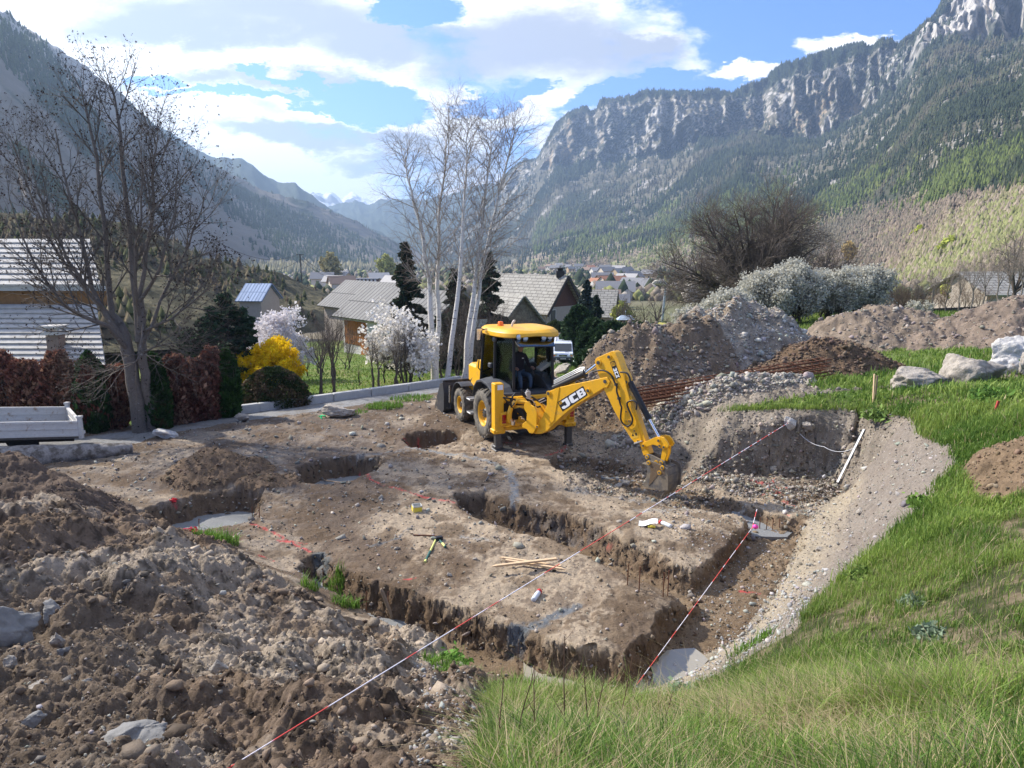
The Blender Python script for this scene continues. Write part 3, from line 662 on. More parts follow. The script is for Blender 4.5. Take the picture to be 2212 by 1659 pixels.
# ================================================================ mountains, hills, air
def colmesh(name,keys,NX,NT,dfun,shade,mat,back=900.,**kw):
    """keys: [x,(dist,ypx)...] profiles from foot to ridge, per bearing"""
    kx=np.array([k[0] for k in keys],float);m=len(keys[0])-1
    D=np.array([[q[0] for q in k[1:]] for k in keys],float);YP=np.array([[q[1] for q in k[1:]] for k in keys],float)
    xs=np.linspace(kx[0],kx[-1],NX)
    ts=np.linspace(0,m-1,NT);
    Dx=np.stack([np.interp(xs,kx,D[:,j]) for j in range(m)],1);Yx=np.stack([np.interp(xs,kx,YP[:,j]) for j in range(m)],1)
    def heights():
        u=(xs-CX)/FX
        # ray for (x, y): use bearing of the column at its ridge row so a column is one vertical plane
        Z=np.zeros((NX,m));
        for j in range(m):
            v=(CY-Yx[:,j])/FX;dy=CP+v*SP;dz=-SP+v*CP;h=np.hypot(u,dy);Z[:,j]=ZC+Dx[:,j]*dz/h
        return Z
    Zx=heights();u=(xs-CX)/FX
    i0=np.clip(np.floor(ts).astype(int),0,m-2);fr=ts-i0
    Dg=Dx[:,i0]*(1-fr)+Dx[:,i0+1]*fr;Zg=Zx[:,i0]*(1-fr)+Zx[:,i0+1]*fr;Yg=Yx[:,i0]*(1-fr)+Yx[:,i0+1]*fr
    v=(CY-Yg)/FX;bear=np.arctan2(u[:,None],CP+v*SP)
    T=np.broadcast_to(ts[None],Dg.shape)
    X=Dg*np.sin(bear);Y=Dg*np.cos(bear)
    X,Y,Zg=dfun(X,Y,Zg,T,bear,Dg)
    # back slope
    nb=5;XB=[];YB=[];ZB=[]
    for k in range(1,nb+1):
        q=k/nb;dd=Dg[:,-1]+back*q;XB.append(dd*np.sin(bear[:,-1])+(X[:,-1]-Dg[:,-1]*np.sin(bear[:,-1])));YB.append(dd*np.cos(bear[:,-1]));ZB.append(Zg[:,-1]-(Zg[:,-1]+150)*q**1.3)
    X=np.concatenate([X,np.stack(XB,1)],1);Y=np.concatenate([Y,np.stack(YB,1)],1);Z=np.concatenate([Zg,np.stack(ZB,1)],1);T=np.concatenate([T,np.full((NX,nb),m-1.)],1)
    # steepness
    gx=np.gradient(Z,axis=1)/np.maximum(np.hypot(np.gradient(X,axis=1),np.gradient(Y,axis=1)),1e-3)
    px,py=proj(X,Y,Z)
    C=shade(X,Y,Z,T,np.abs(gx),px,py)
    n2=X.shape[1];i=(np.arange(NX-1)[:,None]*n2+np.arange(n2-1)[None]).ravel()
    o=mesh_np(name,np.stack([X.ravel(),Y.ravel(),Z.ravel()],1),np.stack([i,i+n2,i+n2+1,i+1],1),mat,col=C.reshape(-1,3),smooth=True)
    tag(o,kind='structure',**kw)
    return X,Y,Z,T,gx,px,py,C
def ridged(x,y,o,s): return 1-2*billow(x,y,o,s)
mm=M('mountain',(.2,.2,.2),rough=1,var=.12,scale=.02,bump=2.5,bscale=.05,spec=.05,attr=True,detail=10)
FOR=np.array([.045,.055,.038]);BRU=np.array([.12,.108,.095]);ROCK=np.array([.40,.375,.34]);OCH=np.array([.40,.30,.19])
RK=[[860,(1800,582),(2400,570),(2700,560),(2750,556),(2800,552)],[940,(1650,582),(2300,560),(2700,534),(2750,528),(2800,522)],
[1000,(1450,586),(2150,546),(2650,492),(2700,484),(2780,476)],[1050,(1300,589),(2000,535),(2600,455),(2650,438),(2750,426)],
[1115,(1100,591),(1900,525),(2400,400),(2450,365),(2550,352)],[1165,(1000,593),(1700,515),(2200,372),(2300,345),(2400,338)],
[1200,(950,594),(1600,505),(2100,352),(2150,292),(2250,266)],[1250,(900,595),(1550,500),(2050,358),(2110,262),(2220,232)],[1300,(850,596),(1500,495),(2000,352),(2070,245),(2180,222)],
[1400,(750,598),(1400,485),(1900,340),(1975,225),(2080,191)],[1440,(720,600),(1350,482),(1880,330),(1960,232),(2070,191)],[1500,(650,602),(1200,480),(1850,308),(1920,225),(2050,199)],
[1600,(550,606),(1000,470),(1800,290),(1880,215),(2000,193)],[1650,(500,610),(950,465),(1750,300),(1850,200),(1950,183)],[1700,(450,614),(900,460),(1700,315),(1800,178),(1900,150)],
[1750,(410,616),(850,450),(1650,310),(1750,158),(1850,127)],[1800,(380,619),(800,440),(1600,285),(1720,160),(1800,122)],[1880,(320,624),(700,430),(1520,240),(1650,125),(1720,102)],[1950,(280,628),(600,425),(1450,190),(1570,100),(1640,90)],
[1985,(260,630),(540,425),(1400,130),(1510,75),(1580,58)],[2040,(235,633),(480,422),(1380,100),(1500,30),(1550,2)],[2120,(200,637),(450,415),(1350,90),(1550,-60),(1600,-80)],[2230,(170,642),(400,400),(1300,70),(1500,-120),(1550,-150)],[2500,(130,648),(350,380),(1200,50),(1450,-200),(1500,-230)],[3000,(110,655),(320,380),(1100,30),(1400,-200),(1500,-230)]]
def dR(X,Y,Z,T,b,D):
    T=np.maximum(T-1,0)
    a=b*900;k=sstep(1.7,2.2,T)*(1-sstep(3.75,4.,T)*.6)
    fl=ridged(a*.024+.45*fbm(a*.02,Z*.014,3,201),Z*.0045,4,202)+.75*ridged(a*.07+Z*.004,Z*.013,4,203)
    low=sstep(.15,.7,T)*(1-k)
    gul=ridged(a*.02+Z*.002,T*.8,4,204)
    d=k*fl*85+low*gul*34
    led=k*np.sin(Z*.06+3*fbm(a*.03,Z*.01,3,205))*7
    D2=-(d+led)
    X=X+np.sin(b)*D2;Y=Y+np.cos(b)*D2
    Z=Z+low*12*fbm(X*.008,Y*.008,4,206)+sstep(3.2,4,T)*(20*fbm(a*.045,T*.5,3,207)+5*fbm(a*.3,T,3,208))+(1-sstep(0,.9,T))*sstep(0,.12,T)*3*fbm(X*.03,Y*.03,3,209)
    return X,Y,Z
FOOT=[[900,1100,1400,1700,1850,2000,2212,2900],[590,574,540,486,448,428,405,380]]
def footline(px): return np.interp(px,*FOOT)
def sR(X,Y,Z,T,g,px,py):
    T=np.maximum(T-1,0)
    f=fbm(X*.006,Y*.006,5,211,Z*.006);f2=fbm(X*.03,Y*.03,4,212,Z*.03);f3=fbm(X*.1,Y*.1,3,215,Z*.1)
    C=FOR*np.ones(X.shape+(1,))
    C=lerp(C,np.array([.13,.12,.088]),sstep(-.25,.1,f+.3*f2))
    C=lerp(C,ROCK*.85,sstep(.32,.5,f2+.4*f)*(T<2.4)*.9)
    st=(T>1.75)&(T<3.95)
    steep=sstep(1.0,1.7,g+.9*f2+.5*f)*sstep(1.85,2.1,T+.35*f)*(1-sstep(3.05,3.5,T+.5*f2))
    crk=sstep(.09,.0,np.abs(vnoise(X*.05+Z*.02,Y*.05,Z*.035,216)))+.8*sstep(.1,.0,np.abs(vnoise(X*.11,Y*.11+Z*.03,Z*.09+X*.04,217)));rk=ROCK*(1.1+.45*f2[...,None]+.45*f3[...,None])*(1-.5*np.clip(crk,0,1))[...,None];rk=lerp(rk,OCH*(1+.2*f2[...,None]),sstep(.12,.42,fbm(X*.012,Y*.012,3,213,Z*.004)))
    big=sstep(1930,2010,px)*sstep(1.9,2.2,T)*(1-.0*T)
    C=lerp(C,rk,np.clip(np.maximum(steep,big*sstep(-.35,.0,f2+.4*f+.1)),0,1))
    C=lerp(C,FOR*1.1,sstep(3.2,3.7,T+.7*f2)*(px<1990))
    # foot: pinkish brushwood with pasture strips
    ft=sstep(-22,22,py-footline(px)+60*f+25*f2)
    pas=sstep(.16,.3,fbm(X*.045+Z*.08,Y*.045,4,214))
    lowc=lerp(np.array([.255,.205,.15])*np.ones(X.shape+(1,))*(1+.35*f3[...,None]),np.array([.22,.225,.11]),pas)
    C=lerp(C,lowc,ft)
    # scree tracks
    for (x0,y0,x1,y1,w) in ((2212,245,2000,330,7),(2080,170,2020,240,5),(2160,290,1990,345,4),(1350,510,1290,545,3)):
        t=np.clip(((px-x0)*(x1-x0)+(py-y0)*(y1-y0))/((x1-x0)**2+(y1-y0)**2),0,1);d=np.hypot(px-x0-t*(x1-x0),py-y0-t*(y1-y0))
        C=lerp(C,ROCK*1.05,sstep(w,w*.4,d+w*np.abs(f2))*.9)
    return np.clip(C,.01,.6)
RX=list(colmesh('mountain_slope',[[k[0],(k[1][0]*.85,k[1][1]+40)]+k[1:] for k in RK],760,440,dR,sR,mm));RX[3]=np.where(RX[3]<1,-1,RX[3]-1)
LK=[[-1700,(150,640),(260,500),(520,100),(700,-150),(800,-230)],[-900,(160,640),(280,500),(520,120),(720,-120),(820,-220)],[-300,(180,630),(320,490),(560,160),(760,-40),(850,-110)],[-60,(200,625),(380,480),(600,170),(800,20),(900,-8)],[0,(210,622),(400,470),(620,190),(820,58),(920,28)],[60,(230,620),(430,470),(650,230),(850,95),(950,58)],
[150,(270,618),(480,480),(720,290),(920,175),(1000,128)],[200,(290,616),(520,490),(760,330),(950,215),(1030,160)],[250,(320,615),(560,500),(800,370),(1000,250),(1080,194)],[330,(380,612),(640,510),(880,430),(1080,330),(1180,272)],[430,(480,608),(760,540),(1000,470),(1150,400),(1300,345)],
[500,(560,605),(850,550),(1100,490),(1300,420),(1420,382)],[560,(620,602),(920,556),(1150,500),(1350,440),(1500,405)],[700,(800,598),(1100,562),(1350,520),(1550,480),(1700,451)],[800,(950,595),(1250,570),(1500,540),(1700,515),(1800,494)],[870,(1100,593),(1350,578),(1600,560),(1750,545),(1850,531)],[960,(1300,591),(1500,586),(1700,580),(1850,573),(1950,568)],[1060,(1500,592),(1600,590),(1750,588),(1900,586),(2000,584)]]
def dL(X,Y,Z,T,b,D):
    a=b*900;hi=sstep(200,-200,a+560*1.0)
    gul=ridged(a*.03+Z*.003,T*.9,4,222)
    k=sstep(2.4,3.2,T);D2=-(sstep(.2,1,T)*gul*26+k*hi*50*ridged(a*.05,Z*.002,3,223))
    X=X+np.sin(b)*D2;Y=Y+np.cos(b)*D2
    Z=Z+sstep(.1,.8,T)*5*fbm(X*.012,Y*.012,4,224)+sstep(3.4,4,T)*(5*fbm(a*.07,T,3,227)+3*fbm(a*.3,T,3,228))
    return X,Y,Z
def sL(X,Y,Z,T,g,px,py):
    f=fbm(X*.008,Y*.008,5,231,Z*.008);f2=fbm(X*.04,Y*.04,4,232,Z*.04)
    C=np.array([.19,.165,.135])*np.ones(X.shape+(1,))*(1+.3*f2[...,None])
    C=lerp(C,FOR*1.1,sstep(.05,.3,f+.3*f2-.15*sstep(3.,2.,T)+.2*sstep(1.2,.5,T)))
    hi=sstep(330,180,px)*sstep(2.75,3.1,T+.5*f)
    C=lerp(C,ROCK*(1+.3*f2[...,None]),hi*sstep(-.5,0,f2+f+.3))
    return np.clip(C,.01,.6)
LX=colmesh('mountain_slope',LK,420,260,dL,sL,mm)
mfar=M('distant_mountain',(.07,.085,.065),rough=1,var=.25,scale=.002,spec=.02,detail=10)
msn=M('snowy_mountain',(.16,.17,.19),rough=1,var=.1,scale=.002,spec=.02,col2=(.75,.77,.8),thr=(.44,.52))
def simple(name,pts,D,foot,mat,n=240,amp=14,sd=0):
    K=[[x,(D*.55,foot),(D*.78,(foot*.45+y*.55)),(D,y)] for x,y in pts]
    def dd(X,Y,Z,T,b,DD):
        a=b*900;s=D/4000.
        g=ridged(a*.03+T*.4,T*1.4,4,240+sd);D2=-g*110*s*sstep(.1,1,T)
        return X+np.sin(b)*D2,Y+np.cos(b)*D2,Z+sstep(.2,2,T)*amp*s*fbm(a*.12,T*2,4,245+sd)
    return colmesh(name,K,n,70,dd,lambda X,Y,Z,T,g,px,py:np.full(X.shape+(3,),.1),mat,back=D*.15)
simple('distant_mountain',[(100,140),(250,215),(330,268),(380,296),(430,324),(470,340),(500,346),(520,343),(540,352),(560,369),(600,391),(620,394),(640,400),(680,428),(720,455),(760,475),(860,520),(960,560)],2500,580,mfar,amp=10)
simple('distant_mountain',[(560,470),(700,450),(745,436),(800,440),(850,432),(900,436),(950,425),(1000,408),(1050,395),(1100,398),(1200,420),(1300,480)],4000,560,mfar,sd=3,amp=20)
simple('snow_mountain',[(500,470),(600,440),(660,424),(690,417),(715,410),(740,424),(765,418),(790,432),(830,428),(870,436),(930,428),(1000,400),(1060,378),(1100,382),(1160,420),(1250,480)],5500,540,msn,sd=5,amp=26)
# near scrub hill on the left, behind the gardens
HK=[[-900,(44,790),(52,720),(80,560),(110,470)],[-300,(46,780),(54,710),(80,560),(105,460)],[0,(48,770),(56,700),(82,560),(105,468)],[150,(49,765),(58,695),(85,560),(105,476)],[280,(53,760),(62,690),(88,575),(108,495)],[360,(56,755),(66,685),(92,590),(112,522)],[440,(61,750),(72,680),(100,605),(120,556)],[520,(70,746),(82,676),(112,620),(130,577)],[600,(79,744),(92,674),(125,630),(145,592)],[680,(90,742),(105,672),(140,645),(160,622)],[760,(101,740),(118,670),(150,660),(172,650)],[830,(107,750),(125,680),(160,675),(180,670)]]
mh=M('scrub_hill',(.135,.12,.075),rough=1,var=.3,scale=.4,bump=.5,bscale=.8,spec=.05,col2=(.075,.07,.045),thr=(.42,.58),attr=False,detail=10)
def dH(X,Y,Z,T,b,D): return X,Y,Z+sstep(0,.5,T)*(1.1*fbm(X*.12,Y*.12,4,251)+.5*billow(X*.5,Y*.5,3,252))
HX=colmesh('hill',HK,360,140,dH,lambda X,Y,Z,T,g,px,py:np.full(X.shape+(3,),.1),mh,back=60.)
# ---- forests: cone-built conifers, too many to count
def forest(name,G,n,wfun,hm,lab,seed,cols,wr=.26):
    X,Y,Z,T,g,px,py,C=G;r=np.random.default_rng(seed)
    ok=(px>-60)&(px<2280)&(py>-30)&(T<4.);w=wfun(X,Y,Z,T,g,px,py)*ok
    # sample by area seen in the photograph
    ax=np.abs(np.gradient(px,axis=0)*np.gradient(py,axis=1));w=w*np.clip(ax,0,900);w=np.maximum(w,0);w[-1,:]=0;w[:,-1]=0;w=w.ravel();w/=w.sum()
    I=r.choice(w.size,n,p=w);P=np.stack([X.ravel()[I],Y.ravel()[I],Z.ravel()[I]],1)
    nc=X.shape[1];u1=r.random((n,1));v1=r.random((n,1));Q=np.stack([X.ravel(),Y.ravel(),Z.ravel()],1);P=P+u1*(Q[I+nc]-P)+v1*(Q[I+1]-P)
    P[:,:2]+=.3*r.normal(0,1.,(n,2))*np.hypot(P[:,0],P[:,1])[:,None]*.0012
    H=hm*np.clip(r.normal(1,.28,n),.4,1.8)*np.clip(np.hypot(P[:,0],P[:,1])/1200.,.62 if wr>.4 else .5,1.15)*np.where(T.ravel()[I]>3.2,.62,1);R=H*wr
    a=np.arange(5)*2*PI/5;V=np.zeros((n,12,3));o=r.uniform(0,6,n)
    for j in range(5):
        q=R*(r.uniform(.75,1.2,n));V[:,j]=P+np.stack([np.cos(a[j]+o)*q,np.sin(a[j]+o)*q,-.08*H],1);V[:,j+6]=P+np.stack([np.cos(a[j]+o+.5)*q*.62,np.sin(a[j]+o+.5)*q*.62,H*.42],1)
    V[:,5]=P+np.stack([0*H,0*H,H*.66],1);V[:,11]=P+np.stack([0*H,0*H,H*1.08],1)
    f=[(j,(j+1)%5,5) for j in range(5)]+[(6+j,6+(j+1)%5,11) for j in range(5)]
    Fq=(np.array(f)[None]+np.arange(n)[:,None,None]*12).reshape(-1,3)
    K=len(cols);fi=fbm(P[:,0]*.007,P[:,1]*.007,4,290);cc=np.array(cols)[np.clip(((fi*1.1+.5)*K+r.normal(0,.8,n)).astype(int),0,K-1)]*(1+r.normal(0,.14,(n,1)))
    cc=np.clip(np.repeat(cc,12,0),.005,.5)
    o=mesh_np(name,V.reshape(-1,3),Fq,mfo,col=cc);tag(o,kind='stuff',label=lab,cat='forest')
mfo=M('conifer_forest',(.05,.07,.03),rough=1,var=.0,spec=.05,attr=True)
N0=.5 if FASTGEO else 1.
def wR(X,Y,Z,T,g,px,py):
    f=fbm(X*.006,Y*.006,4,261);f2=fbm(X*.03,Y*.03,3,262);up_=sstep(15,-35,py-footline(px)+60*f+25*f2)
    cl=(T>2.02)&(T<3.1)
    w=up_*(.12+sstep(-.12,.22,f+.6*f2))*np.where(cl,.12*sstep(.8,.2,g),1)+(T>3.3)*(px<2000)*1.1
    return w*(1-sstep(2000,2100,px)*(T>2.)*.9)
forest('conifer_forest',RX,int(44000*N0),wR,7.2,'dense conifer forest covering the right mountainside',1,[(.038,.052,.030),(.055,.068,.038),(.036,.048,.032),(.08,.088,.05),(.105,.098,.068)])
forest('larch_forest',RX,int(9000*N0),lambda X,Y,Z,T,g,px,py:np.exp(-((py-(footline(px)-38-40*fbm(X*.01,Y*.01,3,263)))/34.)**2)*(px>1150)*sstep(-.3,.2,fbm(X*.012,Y*.012,3,264)),8.,'light green larches low on the right mountainside',2,[(.11,.14,.045),(.085,.11,.04),(.14,.16,.06)])
forest('bare_woodland',RX,int(42000*N0),lambda X,Y,Z,T,g,px,py:sstep(-10,25,py-footline(px))*(px>1100)*(.35+.65*sstep(-.2,.2,fbm(X*.1,Y*.1,3,265)))*(.2+.8*sstep(.32,.15,fbm(X*.045+Z*.08,Y*.045,4,214))),3.6,'bare pinkish brushwood on the foot of the right mountain',3,[(.15,.135,.10),(.19,.155,.12),(.23,.185,.14),(.20,.19,.10),(.27,.225,.17),(.22,.23,.10)],.42)
def wL(X,Y,Z,T,g,px,py):
    f=fbm(X*.008,Y*.008,4,271);return sstep(.08,.3,f+.2*sstep(1.6,.6,T))+.35*(T>3.8)*(px>250)+.6*np.exp(-((py-(330+(px-560)*.5+110))/22)**2)*(px>560)
forest('conifer_forest',LX,int(9000*N0),wL,7.,'dark conifers scattered over the shaded left mountainside',4,[(.035,.05,.03),(.045,.06,.035),(.05,.07,.03)])
forest('bare_woodland',LX,int(2600*N0),lambda X,Y,Z,T,g,px,py:(T<.35)*(px>350)*(px<1100)*1.,12.,'pale bare poplars along the valley floor on the left',5,[(.24,.22,.15),(.20,.19,.12),(.28,.26,.16),(.14,.14,.10)],.3)
def haze():
    # one closed box of thin even air round everything
    m=bpy.data.materials.new('air');m.use_nodes=True;nt=m.node_tree;nt.nodes.clear()
    o=nt.nodes.new('ShaderNodeOutputMaterial');v=nt.nodes.new('ShaderNodeVolumePrincipled')
    v.inputs['Color'].default_value=(.50,.70,1.,1);v.inputs['Density'].default_value=HAZE;v.inputs['Anisotropy'].default_value=.35
    nt.links.new(v.outputs[0],o.inputs['Volume'])
    b=MB();b.box((0,3250,200),(7600,7500,960));h=b.build('haze',m);tag(h,kind='stuff')
    try: m.cycles.homogeneous_volume=True
    except Exception: pass
HAZE=2.1e-4
def valley_wood(n,name,hm,cols,wr,lab,sd,a0=-32,a1=34):
    r=np.random.default_rng(sd);a=np.radians(r.uniform(a0,a1,n));d=1/r.uniform(1/1500.,1/210.,n);d=np.where(r.random(n)<.5,r.uniform(230,900,n),d);X=d*np.sin(a);Y=d*np.cos(a)
    keep=(fbm(X*.02,Y*.02,3,400+sd)>-.12)&~((np.degrees(a)<-14)&(d<190));X,Y,d=X[keep],Y[keep],d[keep];n=len(X);P=np.stack([X,Y,valley(X,Y)-.4],1);H=hm*np.clip(r.normal(1,.3,n),.4,1.9)
    m=7;V=np.zeros((n,2*m+1,3));aa=np.arange(m)*2*PI/m;o=r.uniform(0,6,n)
    for j in range(m):
        q=H*wr*r.uniform(.7,1.25,n);V[:,j]=P+np.stack([np.cos(aa[j]+o)*q*.6,np.sin(aa[j]+o)*q*.6,0*H],1);q=H*wr*r.uniform(.7,1.25,n);V[:,m+j]=P+np.stack([np.cos(aa[j]+o)*q,np.sin(aa[j]+o)*q,H*r.uniform(.4,.75,n)],1)
    V[:,2*m]=P+np.stack([0*H,0*H,H],1);f=[(j,(j+1)%m,m+(j+1)%m) for j in range(m)]+[(j,m+(j+1)%m,m+j) for j in range(m)]+[(m+j,m+(j+1)%m,2*m) for j in range(m)]
    cc=np.array(cols)[r.integers(0,len(cols),n)]*(1+r.normal(0,.2,(n,1)));tag(mesh_np(name,V.reshape(-1,3),(np.array(f)[None]+np.arange(n)[:,None,None]*(2*m+1)).reshape(-1,3),mfo,col=np.clip(np.repeat(cc,2*m+1,0),.01,.5)),kind='stuff',label=lab,cat='woodland')
forest('scrub',HX,int(3500*N0),lambda X,Y,Z,T,g,px,py:sstep(-.1,.2,fbm(X*.1,Y*.1,3,280))*(T>.4),1.7,'low scrub and bushes on the near left hill',9,[(.10,.08,.055),(.07,.075,.035),(.13,.11,.07)],.45)
valley_wood(int(11000*N0),'valley_woodland',3.6,[(.24,.20,.15),(.20,.165,.13),(.30,.26,.2),(.16,.17,.08),(.26,.27,.11),(.34,.31,.27),(.10,.11,.07)],.45,'bare and budding trees between the valley houses',1)
valley_wood(int(900*N0),'valley_conifers',6.,[(.04,.055,.035),(.05,.065,.04)],.25,'dark conifers between the valley houses',2)
haze()
# ================================================================ trees, shrubs, hedges
def tubes(name,chains,mat,parent=None,sides=3,**kw):
    """chains: list of (pts(m,3), radii(m)) -> one mesh"""
    by={}
    for P,R in chains: by.setdefault(len(P),[]).append((P,R))
    Vs=[];Fs=[];b=0
    for m,L in by.items():
        P=np.array([q[0] for q in L],float);R=np.array([q[1] for q in L],float);n=len(L)
        t=np.gradient(P,axis=1);t/=np.linalg.norm(t,axis=-1,keepdims=True)+1e-9
        ref=np.where(np.abs(t[:,:1,2:3])>.8,np.array([[[1.,0,0]]]),np.array([[[0,0,1.]]]))
        x=np.cross(ref,t);x/=np.linalg.norm(x,axis=-1,keepdims=True)+1e-9;y=np.cross(t,x)
        a=np.arange(sides)*2*PI/sides
        V=P[:,:,None]+(x[:,:,None]*np.cos(a)[:,None]+y[:,:,None]*np.sin(a)[:,None])*R[:,:,None,None]
        Vs.append(V.reshape(-1,3))
        k=np.arange(m-1)[:,None]*sides;j=np.arange(sides)[None];j2=(j+1)%sides
        q=np.stack([k+j,k+j2,k+sides+j2,k+sides+j],-1).reshape(-1,4)
        Fs.append((q[None]+np.arange(n)[:,None,None]*m*sides+b).reshape(-1,4));b+=n*m*sides
    o=mesh_np(name,np.concatenate(Vs),np.concatenate(Fs),mat,parent,smooth=sides>4);return tag(o,**kw) if kw else o
class Tree:
    def __init__(s,seed): s.r=np.random.default_rng(seed);s.ch={0:[],1:[],2:[],3:[],4:[]};s.tips=[]
    def limb(s,p,d,L,r,lev,m,wander,trop,tipr=.35):
        d=np.array(d,float);d/=np.linalg.norm(d);P=[np.array(p,float)];st=L/(m-1)
        for k in range(m-1):
            d=d+s.r.normal(0,wander,3)+np.array([0,0,trop]);d/=np.linalg.norm(d);P.append(P[-1]+d*st)
        P=np.array(P);R=np.linspace(r,r*tipr,m);s.ch[lev].append((P,R));return P,R
    def path(s,P,r0,r1,m=10,lev=0):
        P=np.array(P,float);t=np.linspace(0,1,len(P));tt=np.linspace(0,1,m);Q=np.stack([np.interp(tt,t,P[:,j]) for j in range(3)],1)
        Q[1:-1]=(Q[:-2]+2*Q[1:-1]+Q[2:])/4;Q[1:-1,:2]+=s.r.normal(0,.03,(m-2,2));R=np.linspace(r0,r1,m);s.ch[lev].append((Q,R));return Q,R
    def sprout(s,P,R,spec,lev):
        """spec: list per level of dict(n,lo,ang,len,k,trop,w)"""
        if not spec:
            s.tips.append(P);return
        q=spec[0];n=max(1,int(round(q['n']*s.r.uniform(.8,1.2))))
        seg=np.linalg.norm(P[-1]-P[0]);m=len(P);off=s.r.uniform(0,6)
        for i in range(n):
            f=q['lo']+(1-q['lo'])*(i+s.r.uniform(.1,.9))/n;f=min(f,.99);x=f*(m-1);k=int(x);w=x-k
            p=P[k]*(1-w)+P[k+1]*w;rr=R[k]*(1-w)+R[k+1]*w
            ax=P[k+1]-P[k];ax/=np.linalg.norm(ax)+1e-9;a=off+i*2.4+s.r.normal(0,.4)
            u=np.cross(ax,[0,0,1.] if abs(ax[2])<.95 else [1.,0,0]);u/=np.linalg.norm(u);v=np.cross(ax,u)
            an=math.radians(q['ang'])*s.r.uniform(.75,1.25);d=ax*math.cos(an)+(u*math.cos(a)+v*math.sin(a))*math.sin(an)
            L=q['len']*s.r.uniform(.7,1.25)*(1-q.get('tap',.45)*f)
            P2,R2=s.limb(p,d,L,min(rr*.7,q['r']),min(lev,4),q.get('m',4),q.get('w',.12),q.get('trop',.05))
            s.sprout(P2,R2,spec[1:],lev+1)
    def build(s,root,bark,twig,sides=(8,5,3,3,3),limb=None):
        a=s.ch[0]
        for q in a: tubes('trunk' if len(a)<3 else 'stem',[q],bark,root,sides[0])
        b=s.ch[1]
        if b: tubes('limbs',b,limb or bark,root,sides[1])
        c=s.ch[2]+s.ch[3]+s.ch[4]
        if c: tubes('twigs',c,twig,root,3)
def leaves(name,P,size,mat,parent,cols,elong=1.6,up=0.,out=None,seed=0):
    """small diamond leaf sprays at points P"""
    r=np.random.default_rng(seed);n=len(P);a=r.normal(size=(n,3))
    if out is not None: a=a*.6+out
    a[:,2]+=up;a/=np.linalg.norm(a,axis=1,keepdims=True)+1e-9
    b=np.cross(a,r.normal(size=(n,3)));b/=np.linalg.norm(b,axis=1,keepdims=True)+1e-9
    s=(size*r.uniform(.6,1.4,n))[:,None];V=np.stack([P-a*s*.5*elong,P+b*s*.5,P+a*s*.5*elong,P-b*s*.5],1)
    i=np.arange(n)[:,None]*4;F_=np.concatenate([i+[0,1,2,3]],0)
    C=np.repeat(cols,4,0)
    return mesh_np(name,V.reshape(-1,3),F_,mat,parent,col=np.clip(C,.005,.9))
mleaf=M('leaf',(.1,.1,.1),rough=.7,var=0,spec=.15,attr=True,subs=.2)
mpet=M('petal',(.8,.78,.76),rough=.7,var=0,spec=.1,attr=True,subs=.35)
bark_ash=M('bark_ash',(.16,.135,.115),rough=.95,var=.3,scale=8,bump=.02,bscale=14,spec=.1,col2=(.30,.28,.25),thr=(.62,.7))
twig_ash=M('twig_ash',(.115,.097,.082),rough=.8,var=.15,scale=3,spec=.25)
twig_dk=M('twig_dark',(.12,.10,.085),rough=.9,var=.2,scale=3,spec=.1)
bark_dk=M('bark_dark',(.09,.075,.062),rough=.95,var=.3,scale=8,bump=.02,bscale=14,spec=.1)
twig_lt=M('twig_light',(.21,.18,.15),rough=.8,var=.2,scale=3,spec=.2)
twig_br=M('twig_birch',(.20,.165,.14),rough=.8,var=.15,scale=3,spec=.2)
def birch_mat():
    m=M('birch_bark',(.62,.585,.53),rough=.75,var=.15,scale=4,spec=.2)
    nt=m.node_tree;N=nt.nodes;L=nt.links;b=N['Principled BSDF'];tc=N.new('ShaderNodeTexCoord');mp=N.new('ShaderNodeMapping');mp.inputs['Scale'].default_value=(5,5,17)
    L.new(tc.outputs['Object'],mp.inputs['Vector']);n=N.new('ShaderNodeTexNoise');n.inputs['Scale'].default_value=1;n.inputs['Detail'].default_value=5;n.inputs['Roughness'].default_value=.7;L.new(mp.outputs[0],n.inputs['Vector'])
    r=N.new('ShaderNodeMapRange');r.inputs['From Min'].default_value=.59;r.inputs['From Max'].default_value=.64;L.new(n.outputs['Fac'],r.inputs['Value'])
    src=b.inputs['Base Color'].links[0].from_socket;mx=N.new('ShaderNodeMix');mx.data_type='RGBA';L.new(r.outputs[0],mx.inputs[0]);L.new(src,mx.inputs[6]);mx.inputs[7].default_value=(.05,.045,.04,1);L.new(mx.outputs[2],b.inputs['Base Color']);return m
bark_bi=birch_mat()
def root_at(name,p,label,cat,group=None): return empty(name,p,0,label,cat,group)
def loc(P,o): return [tuple(np.array(q)-np.array(o)) for q in P]
def gp(x,y,Y):  # ground below a sight line at distance Y
    p=gy(x,y,Y);return np.array([p[0],Y,gh(p[0],Y)])
